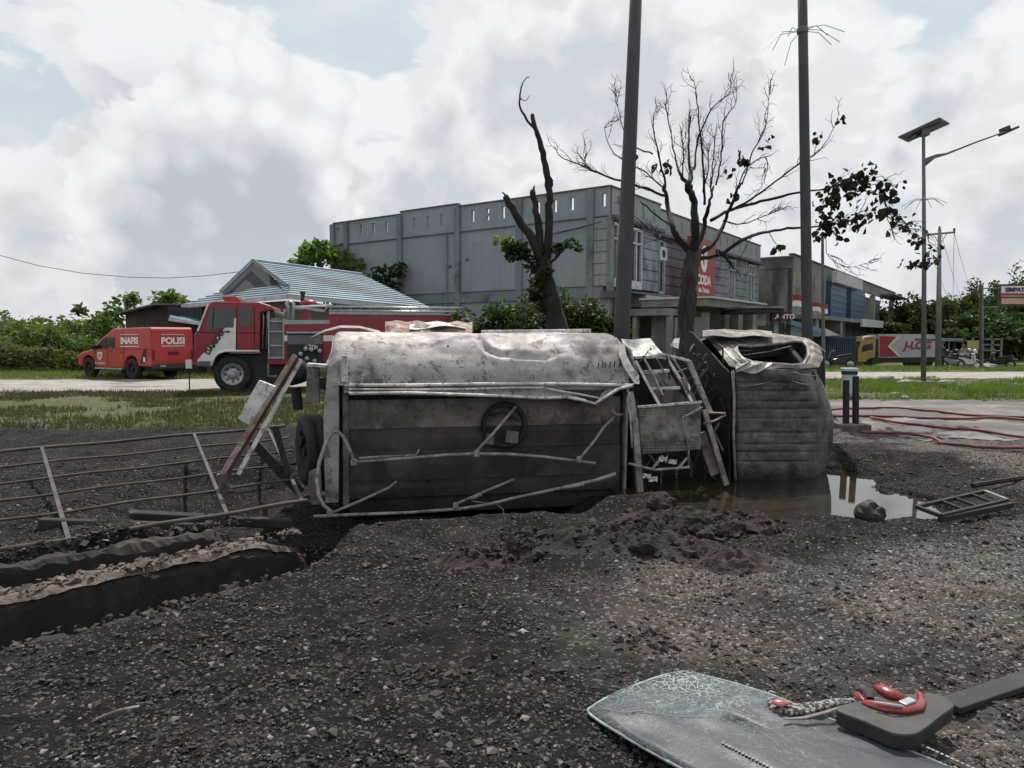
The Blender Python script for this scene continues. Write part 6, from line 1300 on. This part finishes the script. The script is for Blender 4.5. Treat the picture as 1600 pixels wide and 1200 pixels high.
blob_strip(((1224, 1124), (1256, 1123), (1290, 1114), (1312, 1106)), (.004, .009, .009, .006), 'edge', mat('pinkish_grey_edge', (.22, .18, .18), (.15, .12, .12), 9), z=WZ+.045, seed=3, parent=SC)
blob_strip(((1206, 1098), (1218, 1102), (1236, 1099)), (.010, .020, .006), 'pink_end', mat('pink_plastic', (.50, .14, .14), (.30, .06, .06), 30, rough=.35), z=WZ+.06, seed=2, parent=SC)
p0, p1 = G(1483, 1103, .03), G(1700, 1030, .03); b = MB(); b.bar(p0, p1, .10, .03, up=(0, 0, 1)); o = b.build('shadow_strip', mpadk, bevel=.005); tag(o, 'diagonal shadow modelled as a dark strip from the padded panel off the right edge', 'debris')  # flat black bar drawn in place of a cast shadow
# ================================================================ vegetation
def leaf_quads(C, size, m_, name, parent=None, kind='stuff', up=.3, aspect=.55, droop=0):
    n = len(C); C = np.asarray(C); size = np.broadcast_to(size, n)[:, None]
    A = rng.normal(size=(n, 3)); A[:, 2] = A[:, 2]*.6-droop; A /= np.linalg.norm(A, axis=1)[:, None]
    Nn = rng.normal(size=(n, 3)); Nn[:, 2] += up*3; Bq = np.cross(Nn, A); Bq /= np.linalg.norm(Bq, axis=1)[:, None]
    w_ = size*aspect*.5; fold = np.cross(A, Bq)*size*.12
    if n > 6000:
        V_ = np.stack([C, C+A*size*.45+Bq*w_+fold, C+A*size, C+A*size*.45-Bq*w_+fold], 1).reshape(-1, 3); base = np.arange(n)*4
        Fq = np.concatenate([np.stack([base, base+1, base+2], 1), np.stack([base, base+2, base+3], 1)])
    else:
        V_ = np.stack([C, C+A*size*.25+Bq*w_*.85+fold, C+A*size*.65+Bq*w_*.95+fold, C+A*size-fold, C+A*size*.65-Bq*w_*.95+fold, C+A*size*.25-Bq*w_*.85+fold], 1).reshape(-1, 3); base = np.arange(n)*6
        Fq = np.concatenate([np.stack([base, base+1, base+2, base+3], 1), np.stack([base, base+3, base+4, base+5], 1)])
    return npmesh(name, V_, Fq, m_, kind, parent=parent)
fg = foliage('cassava_leaves', (.050, .085, .022), (.085, .125, .035), (.12, .17, .055)); fd = foliage('dark_leaves', (.020, .036, .013), (.034, .055, .020), (.06, .085, .03))
fo_ = foliage('olive_leaves', (.07, .08, .032), (.10, .105, .045), (.13, .14, .06)); fb = foliage('burnt_leaves', (.010, .009, .008), (.016, .014, .012), (.026, .021, .016)); fl = foliage('bright_leaves', (.07, .13, .03), (.10, .17, .04), (.16, .24, .07))
fh = foliage('hill_leaves', (.018, .030, .014), (.030, .046, .020), (.046, .064, .028), .08)
mbark = mat('bark', (.085, .070, .058), (.045, .038, .033), 6, rough=.95, bump=.8, bscale=30, stretch=(1, 1, .3)); mbk2 = mat('scorched_bark', (.028, .024, .022), (.014, .013, .012), 6, rough=.95, bump=.8, bscale=30, stretch=(1, 1, .3), c3=(.075, .062, .052), s3=2.5, lo3=.55, hi3=.68)
def mass(name, lb, x0, x1, y0, y1, h, n, size, m_, cat='bushes', hn=.9, kind='stuff'):
    x = rng.uniform(x0, x1, n); y = y0+(y1-y0)*rng.random(n)**1.6; H_ = h*(1+hn*fbm(x, y, .22, 2)+.5*hn*fbm(x, y, .9, 3))
    z = gh(x, y)+H_*(rng.random(n)**.45); x = x+rng.normal(0, .1, n); o = leaf_quads(np.stack([x, y, z], 1), size*rng.uniform(.6, 1.4, n), m_, name, kind=kind); tag(o, lb, cat); return o
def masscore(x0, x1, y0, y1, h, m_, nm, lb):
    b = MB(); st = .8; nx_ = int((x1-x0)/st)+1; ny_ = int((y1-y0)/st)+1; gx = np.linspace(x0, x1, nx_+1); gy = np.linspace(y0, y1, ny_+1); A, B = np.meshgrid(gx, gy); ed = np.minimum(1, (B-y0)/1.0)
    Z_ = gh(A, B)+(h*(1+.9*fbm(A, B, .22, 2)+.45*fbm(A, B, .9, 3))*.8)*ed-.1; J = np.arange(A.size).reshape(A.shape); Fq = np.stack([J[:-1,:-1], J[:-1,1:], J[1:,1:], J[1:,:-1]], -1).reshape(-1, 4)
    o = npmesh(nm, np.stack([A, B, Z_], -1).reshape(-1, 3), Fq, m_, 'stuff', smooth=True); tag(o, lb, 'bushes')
mass('cassava_field', 'tall dense cassava leaves forming the back hedge at the left', -62, -19.5, 38, 46, 2.5, 34000, .30, fg)
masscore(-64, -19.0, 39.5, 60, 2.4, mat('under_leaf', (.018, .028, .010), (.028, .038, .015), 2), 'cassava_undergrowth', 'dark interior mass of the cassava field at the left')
mass('scrub', 'low olive scrub in front of the cassava field', -48, -18.0, 32.5, 38.5, 1.35, 22000, .20, fo_)
mass('scrub', 'low green scrub beside the shed behind the pickup', -27, -15.5, 34, 37, 2.0, 7000, .24, fg)
# crowns
def crown(n, c, r, seed, lump=.5, k=9):
    r_ = np.random.default_rng(seed); cs = r_.normal(0, .42, (k, 3))*r; rs = r_.uniform(.28, .52, k)
    idx = r_.integers(0, k, n); d = r_.normal(size=(n, 3)); d /= np.linalg.norm(d, axis=1)[:, None]
    return np.array(c)+cs[idx]+d*(r*rs[idx][:, None])*(r_.random((n, 1))**.35)
def tree(name, lb, base, h, r, n, size, m_, seed, trunk=.12, grp=None, k=9, lean=0, cat='tree'):
    t = thing(name, lb, cat, base, 0, grp); r_ = random.Random(seed); rr = np.array(r if hasattr(r, '__len__') else (r, r, r*.8))
    c = (lean, 0, h-rr[2]*.75); b = MB(); b.tube([(0, 0, -.2), (lean*.3, .05, h*.35), (lean*.8, 0, h*.7)], [trunk, trunk*.8, trunk*.4], 8); b.build('trunk', mbark, t, smooth=True)
    for q in range(4): a = r_.random()*6.28; b = MB(); b.tube([(lean*.4, 0, h*.4), (c[0]+rr[0]*.3*math.cos(a), rr[1]*.3*math.sin(a), h*.62), (c[0]+rr[0]*.62*math.cos(a), rr[1]*.62*math.sin(a), h*.8)], [trunk*.45, trunk*.3, trunk*.1], 6); b.build('limb', mbark, t, smooth=True)
    leaf_quads(crown(n, c, rr, seed, k=k), size*rng.uniform(.6, 1.3, n), m_, 'crown', t); return t
def tat(px, py, Yd): p = W(px, py, Yd); return Vector((p.x, Yd, gz(p.x, Yd)))
def hof(py, Yd, z=0): return W(800, py, Yd).z-z
tree('broadleaf_tree', 'bright leafed tree rising behind the blue house ridge', tat(513, 520, 42), hof(374, 42), (2.1, 1.6, 1.1), 700, .40, fl, 5, k=8)
tree('broadleaf_tree', 'dark leafy tree squeezed between blue roof and grey wall', tat(594, 520, 39), hof(422, 39), (1.6, 1.3, 1.2), 900, .30, fd, 6)
tree('broadleaf_tree', 'round green tree behind the dark timber shed', tat(276, 520, 42), hof(448, 42), (1.9, 1.5, 1.2), 900, .34, fg, 7)
tree('broadleaf_tree', 'spindly tree at the left corner of the timber shed', tat(200, 520, 38), hof(463, 38), (1.4, 1.1, 1.3), 420, .34, fg, 8, k=6)
tree('papaya_tree', 'thin tree poking above the cassava left of the shed', tat(150, 520, 40), hof(484, 40), (1.0, 1.0, .7), 260, .34, fg, 9, k=5)
bushes = [(772, 500, 21.5, 1.0, 'low burnt edged bush at the left foot of the pruned tree'), (815, 492, 22, 1.3, 'dark bush just left of the pruned tree trunk'), (905, 480, 22, 1.3, 'dark bush right of the pruned tree trunk'), (880, 470, 23, 1.4, 'taller bush directly behind the pruned tree trunk'), (935, 498, 22, .9, 'small bush nearest the thick leaning pole')]
for i, (px, py, Yd, r, lb) in enumerate(bushes):
    bs = tat(px, py, Yd); hh = hof(py, Yd)+.2; tree('bush', lb, bs, hh, (r*.95, r*.7, max(.6, hh*.36)), 1500, .17, fd, 40+i, trunk=.04, grp='bushes around the pruned tree', cat='bush', k=14)
# pruned tree
def sk(t, segs, Yd, bs, m_, nm='branch', n=7):
    for pts, r0, r1 in segs:
        k = len(pts); P_ = []
        for i, p in enumerate(pts):
            dy = p[2] if len(p) > 2 else 0; P_.append(W(p[0], p[1], Yd+dy)-bs)
        Q_ = []; R_ = []
        for i in range(k-1):
            p0, p1, p2, p3 = P_[max(i-1, 0)], P_[i], P_[i+1], P_[min(i+2, k-1)]
            for q in range(5):
                u = q/5; rr = r0+(r1-r0)*(i+u)/(k-1); pt = .5*((2*p1)+(-p0+p2)*u+(2*p0-5*p1+4*p2-p3)*u*u+(-p0+3*p1-3*p2+p3)*u**3)
                Q_.append(pt+Vector((random.gauss(0, 1), random.gauss(0, 1), random.gauss(0, .6)))*min(.013, rr*.2+.004)); R_.append(rr*random.uniform(.9, 1.1))
        Q_.append(P_[-1]); R_.append(r1*.8)
        MB().tube(Q_, R_, n).build(nm, m_, t, smooth=True)
Yt = 20.; bs = tat(866, 520, Yt); TA = thing('pruned_tree', 'scorched tree with lopped limbs and two leafy tufts in front of the grey wall', 'tree', bs)
sk(TA, [([(880, 615), (874, 540), (866, 490), (856, 450), (846, 418)], .34, .20)], Yt, bs, mbk2, 'trunk', 12)
sk(TA, [([(848, 425), (835, 380), (812, 345), (800, 325), (788, 306)], .15, .085), ([(850, 425), (856, 380), (858, 330), (857, 290), (848, 240), (838, 205), (831, 178)], .14, .055), ([(846, 420), (843, 370), (838, 330), (832, 297)], .12, .08),
        ([(857, 300), (862, 285), (858, 277)], .07, .05), ([(833, 300), (835, 290)], .04, .02), ([(837, 205), (822, 185), (812, 165), (814, 140), (820, 124), (828, 120)], .04, .008), ([(814, 155), (822, 157), (828, 148)], .015, .006), ([(815, 175), (812, 160), (815, 152)], .02, .008),
        ([(800, 328), (792, 312), (785, 300)], .04, .02), ([(850, 420), (872, 400), (884, 380)], .05, .02), ([(845, 425), (815, 400), (795, 378)], .05, .02)], Yt, bs, mbk2)
for (px, py, rx, rz, n, m_, sd_) in ((812, 393, .50, .42, 420, fd, 1), (795, 380, .30, .25, 110, fl, 2), (872, 385, .36, .26, 170, fd, 3), (838, 440, .36, .6, 320, fd, 4), (858, 470, .3, .5, 160, fd, 5)):
    leaf_quads(crown(n, tuple(W(px, py, Yt)-bs), np.array((rx, rx, rz)), sd_, k=7), .17*rng.uniform(.6, 1.3, n), m_, 'leaf_tuft', TA)
# bare tree
Yb = 14.5; bs = tat(1072, 540, Yb); TB = thing('bare_tree', 'scorched bare tree with a fan of thin branches and brown leaf clusters on the right', 'tree', bs)
sk(TB, [([(1062, 640), (1070, 540), (1074, 470), (1080, 420), (1088, 385)], .20, .155)], Yb, bs, mat('grey_trunk', (.085, .080, .076), (.055, .05, .048), 5, rough=.95, bump=.7, bscale=25, stretch=(1, 1, .3), c3=(.02, .018, .017), s3=1.8), 'trunk', 12)
segsB = [([(1084, 400), (1086, 350), (1083, 310), (1075, 290), (1083, 262)], .13, .06), ([(1080, 295), (1065, 275), (1060, 262)], .06, .035), ([(1085, 400), (1060, 375), (1050, 350), (1042, 310), (1038, 290)], .10, .05), ([(1086, 395), (1100, 350), (1108, 320), (1115, 290)], .08, .03),
         ([(1088, 398), (1115, 380), (1135, 340), (1150, 300), (1160, 285)], .07, .03), ([(1050, 352), (1030, 340), (1005, 318), (996, 308)], .03, .012), ([(1088, 405), (1125, 398), (1160, 375), (1200, 362), (1250, 355), (1290, 352), (1310, 335)], .06, .02), ([(1110, 345), (1150, 325), (1200, 312), (1250, 300), (1290, 295), (1320, 280)], .05, .018),
         ([(1042, 308), (1010, 295), (960, 280), (930, 268), (900, 255), (876, 245), (866, 228)], .04, .010), ([(1120, 390), (1140, 410), (1145, 418)], .04, .03),
         ([(1100, 320), (1098, 250), (1093, 200), (1088, 150), (1083, 118)], .035, .006), ([(1078, 275), (1076, 220), (1080, 180)], .035, .018), ([(1060, 265), (1050, 220), (1040, 160)], .025, .01), ([(1040, 292), (1030, 245), (1020, 190), (1028, 165)], .03, .008), ([(1085, 265), (1090, 220), (1112, 170), (1140, 145), (1142, 120)], .03, .006),
         ([(1118, 290), (1128, 240), (1130, 190), (1150, 160), (1150, 120)], .025, .006), ([(1160, 288), (1175, 240), (1195, 200), (1202, 150), (1205, 135)], .022, .005), ([(1150, 300), (1165, 265), (1195, 245), (1198, 270), (1185, 300)], .02, .006), ([(1020, 240), (985, 225), (968, 180), (962, 140)], .022, .005), ([(1038, 295), (1010, 270), (960, 240), (945, 200), (958, 188)], .022, .005),
         ([(1110, 300), (1115, 250), (1117, 215)], .022, .012), ([(1098, 300), (1107, 260), (1104, 225)], .02, .012), ([(1066, 280), (1068, 240), (1064, 205)], .02, .01), ([(1130, 345), (1160, 350), (1200, 335), (1215, 330)], .02, .006), ([(1150, 325), (1190, 300), (1240, 262), (1280, 235), (1300, 205), (1312, 175)], .03, .006),
         ([(1290, 352), (1330, 345), (1350, 320)], .02, .01), ([(1280, 297), (1340, 285), (1390, 282)], .02, .008), ([(1370, 290), (1385, 320), (1400, 345), (1440, 355), (1452, 380)], .014, .006), ([(1290, 355), (1292, 395), (1310, 412), (1330, 418), (1362, 408)], .012, .004), ([(1380, 330), (1395, 355), (1420, 358)], .012, .005),
         ([(930, 270), (915, 255), (912, 238)], .012, .004), ([(1050, 380), (1030, 372), (1000, 345), (975, 325)], .03, .008), ([(1200, 362), (1215, 385), (1222, 400)], .012, .004), ([(1175, 368), (1160, 395), (1150, 410)], .012, .005)]
sk(TB, [(tuple((p[0], p[1], (random.uniform(-.5, .5)*i if i else 0)) for i, p in enumerate(pts)), a*.78, c_*.65) for pts, a, c_ in segsB], Yb, bs, mbk2)
# twigs grown from the branch ends
tw = MB(); r_ = random.Random(5)
for pts, a, c_ in segsB[8:32]:
    for _ in range(13):
        i = r_.randrange(1, len(pts)); x0, y0 = pts[i-1][:2]; x1, y1 = pts[i][:2]; t = r_.random(); x, y = x0+(x1-x0)*t, y0+(y1-y0)*t; dx, dy_ = (x1-x0), (y1-y0); l_ = math.hypot(dx, dy_)+1e-3
        s_ = r_.choice((-1, 1)); an = math.atan2(dy_, dx)+s_*r_.uniform(.4, 1.0); ln = r_.uniform(12, 34); P_ = [W(x, y, Yb)]
        yd = Yb+r_.uniform(-.3, .3)
        for k in range(3):
            an -= s_*r_.uniform(.05, .4); x += math.cos(an)*ln/3; y += math.sin(an)*ln/3; yd += r_.uniform(-.12, .12); P_.append(W(x, y, yd))
            if r_.random() < .6: a2 = an+r_.choice((-1, 1))*r_.uniform(.5, 1.1); l2 = r_.uniform(5, 14); tw.tube([p-bs for p in (P_[-1], W(x+math.cos(a2)*l2*.5, y+math.sin(a2)*l2*.5, yd), W(x+math.cos(a2+.3)*l2, y+math.sin(a2+.3)*l2, yd))], [.0045, .004, .003], 3, cap=False)
        tw.tube([p-bs for p in P_], [.008, .0065, .005, .0035], 4, cap=False)
tw.build('twigs', mbk2, TB, kind='stuff', fix=False)
cl = [(1302, 300, 26, 60), (1325, 282, 24, 60), (1352, 290, 30, 80), (1360, 270, 12, 20), (1385, 295, 20, 45), (1293, 320, 20, 35), (1310, 355, 22, 50), (1285, 355, 20, 45), (1340, 340, 22, 45), (1380, 325, 15, 26), (1395, 335, 15, 26), (1405, 350, 16, 26), (1425, 352, 12, 16), (1438, 372, 14, 22), (1450, 402, 18, 36), (1424, 410, 12, 16), (1440, 408, 12, 14), (1215, 385, 12, 12), (1162, 245, 14, 20), (1142, 265, 9, 9), (1030, 255, 12, 14), (1046, 258, 8, 7), (1146, 305, 10, 12), (1314, 185, 9, 10), (1278, 212, 8, 8), (1205, 215, 7, 6), (1228, 383, 8, 6), (1195, 228, 7, 5), (990, 240, 5, 4)]
cc = []; 
for px, py, r, n in cl:
    q = rng.normal(0, .45, (int(n*.65), 3))*(r/F*Yb); c_ = W(px, py, Yb+rng.uniform(-.4, .4))-bs; cc.append(q+np.array(c_))
cc = np.concatenate(cc); leaf_quads(cc, .145*rng.uniform(.5, 1.5, len(cc)), fb, 'withered_leaves', TB, aspect=.75, droop=.8)
# right-hand trees on the hill and along its foot
ht = []
for i in range(46):
    Yd = rng.uniform(95, 150); px = 1395+ (i % 23)*12+rng.uniform(-6, 6); top = np.interp(px, [1390, 1430, 1480, 1530, 1570, 1620, 1700], [478, 470, 466, 447, 436, 425, 410])+rng.uniform(12, 22)+(26 if i > 22 else 0)*rng.uniform(.6, 1.3)
    Yd = Yd if i < 23 else rng.uniform(80, 95); ht.append((px, top, Yd))
for i, (px, top, Yd) in enumerate(ht):
    p = tat(px, 520, Yd); hz = W(px, top, Yd).z-p.z; lb = 'tall dark tree on the skyline of the wooded slope at far right' if i < 23 else 'lower dark tree at the foot of the wooded slope at far right'
    r = hz*.33; tree('hill_tree', lb, p, hz, (min(r, 5.5), min(r, 5), hz*.42), 1500, .50, fh, 100+i, trunk=.25, grp='skyline trees on the wooded slope' if i < 23 else 'trees at the foot of the wooded slope', k=18)
mass('woodland', 'dark mass of woodland filling the slope at the far right', 55, 130, 96, 130, 7, 26000, .8, fh, 'woodland', .5)
for i, (px, top, Yd, r, lb) in enumerate(((1528, 476, 72, 4.0, 'rounded mid green tree behind the motorbikes'), (1580, 500, 66, 3.5, 'bright green tree under the hanging shop sign'), (1420, 500, 100, 4.2, 'dark tree above the white lorry box'), (1395, 492, 108, 4, 'dark tree touching the end of the beige shop row'))):
    p = tat(px, 520, Yd); hz = W(px, top, Yd).z-p.z; tree('roadside_tree', lb, p, hz, (r, r*.8, hz*.42), 2200, .5, fd if i < 2 else fh, 300+i, trunk=.2, k=14)
# ---- grass
def blades(name, lb, x, y, h, m_, wd=.012):
    n = len(x); a = rng.random(n)*6.283; ln = rng.normal(0, .35, (n, 2)); z = gh(x, y); h = h*rng.uniform(.5, 1.3, n)
    P0 = np.stack([x-np.cos(a)*wd, y-np.sin(a)*wd, z-.02], 1); P1 = np.stack([x+np.cos(a)*wd, y+np.sin(a)*wd, z-.02], 1); P2 = np.stack([x+ln[:, 0]*h, y+ln[:, 1]*h, z+h], 1)
    o = npmesh(name, np.stack([P0, P1, P2], 1).reshape(-1, 3), np.arange(n*3).reshape(-1, 3), m_, 'stuff'); tag(o, lb, 'grass')
mg1 = foliage('verge_grass', (.045, .050, .022), (.07, .068, .034), (.10, .09, .05)); mg2 = foliage('fresh_grass', (.085, .125, .032), (.12, .165, .045), (.16, .20, .07))
def field(n, x0, x1, y0, y1, thr=-.1, s_=.7): x = rng.uniform(x0, x1, n); y = rng.uniform(y0, y1, n); k = fbm(x, y, s_, 4)+.2*rng.random(n) > thr; return x[k], y[k]
x, y = field(60000, -22, -1, 13.2, 20.8, -.08); blades('verge_grass', 'short olive grass verge between burnt ground and concrete road', x, y, .10, mg1, .014)
x, y = field(24000, -48, -6, 27.2, 33, -.3); blades('verge_grass', 'grass strip behind the pickup', x, y, .14, mg2, .02)
x, y = field(52000, 5.5, 22, 18.2, 26.8, .02, .45); blades('verge_grass', 'patchy bright grass behind the wet road on the right', x, y, .16, mg2, .016)
x, y = field(24000, 12, 60, 33, 50, -.1); blades('verge_grass', 'farther grass strip in front of the yellow lorry', x, y, .22, mg2, .03)
# stones and rubble at the foot of the street lamp
for i, (px, py, r, lb) in enumerate(((1416, 601, .22, 'pale boulder left of the street lamp foot'), (1437, 600, .14, 'grey rock at the street lamp foot'), (1398, 618, .12, 'white rubble lump at the road edge'), (1454, 590, .13, 'white lump right of the lamp post'), (1480, 600, .20, 'flat slab of broken concrete right of the lamp'), (1385, 592, .18, 'broken slab lying in the grass left of the lamp'), (1540, 572, .4, 'pale heap of sand right of the brown sign post'))):
    g = G(px, py); lump('rock', lb, 'stone', (g.x, g.y, gz(g.x, g.y)+r*.25), r, mat('pale_rubble', (.36, .345, .32), (.22, .21, .20), 5, rough=.9, bump=.5), 60+i, (1.5, 1, .55))
n = 900; x = rng.uniform(9, 20, n); y = rng.uniform(17.5, 27, n); kq = fbm(x, y, .6, 3) > -.02; x, y = x[kq], y[kq]; l = rng.uniform(.12, .4, len(x)); scatter('rubble', x, y, rng.lognormal(math.log(.05), .4, len(x)).clip(.02, .14), np.stack([l, l*.96, l*.9], 1), mstone, flat=.5)

LB = {'gravel': 'fine mixed gravel strewn over the burnt foreground', 'ash_debris': 'ash and charred crumbs lying around the wreck', 'loose_stones': 'larger loose stones scattered over the foreground gravel', 'soil_crumbs': 'patch of crumbled dark soil on the foreground gravel', 'crumbled_edge': 'broken crumbs along the drain walls at the left', 'rubble': 'pale rubble in the grass near the street lamp'}
for o in list(scene.objects):
    if o.parent is None and o.get('kind') == 'stuff' and not o.get('label'):
        k = o.name.split('.')[0]
        if k in LB: tag(o, LB[k], 'gravel' if k != 'soil_crumbs' else 'soil')
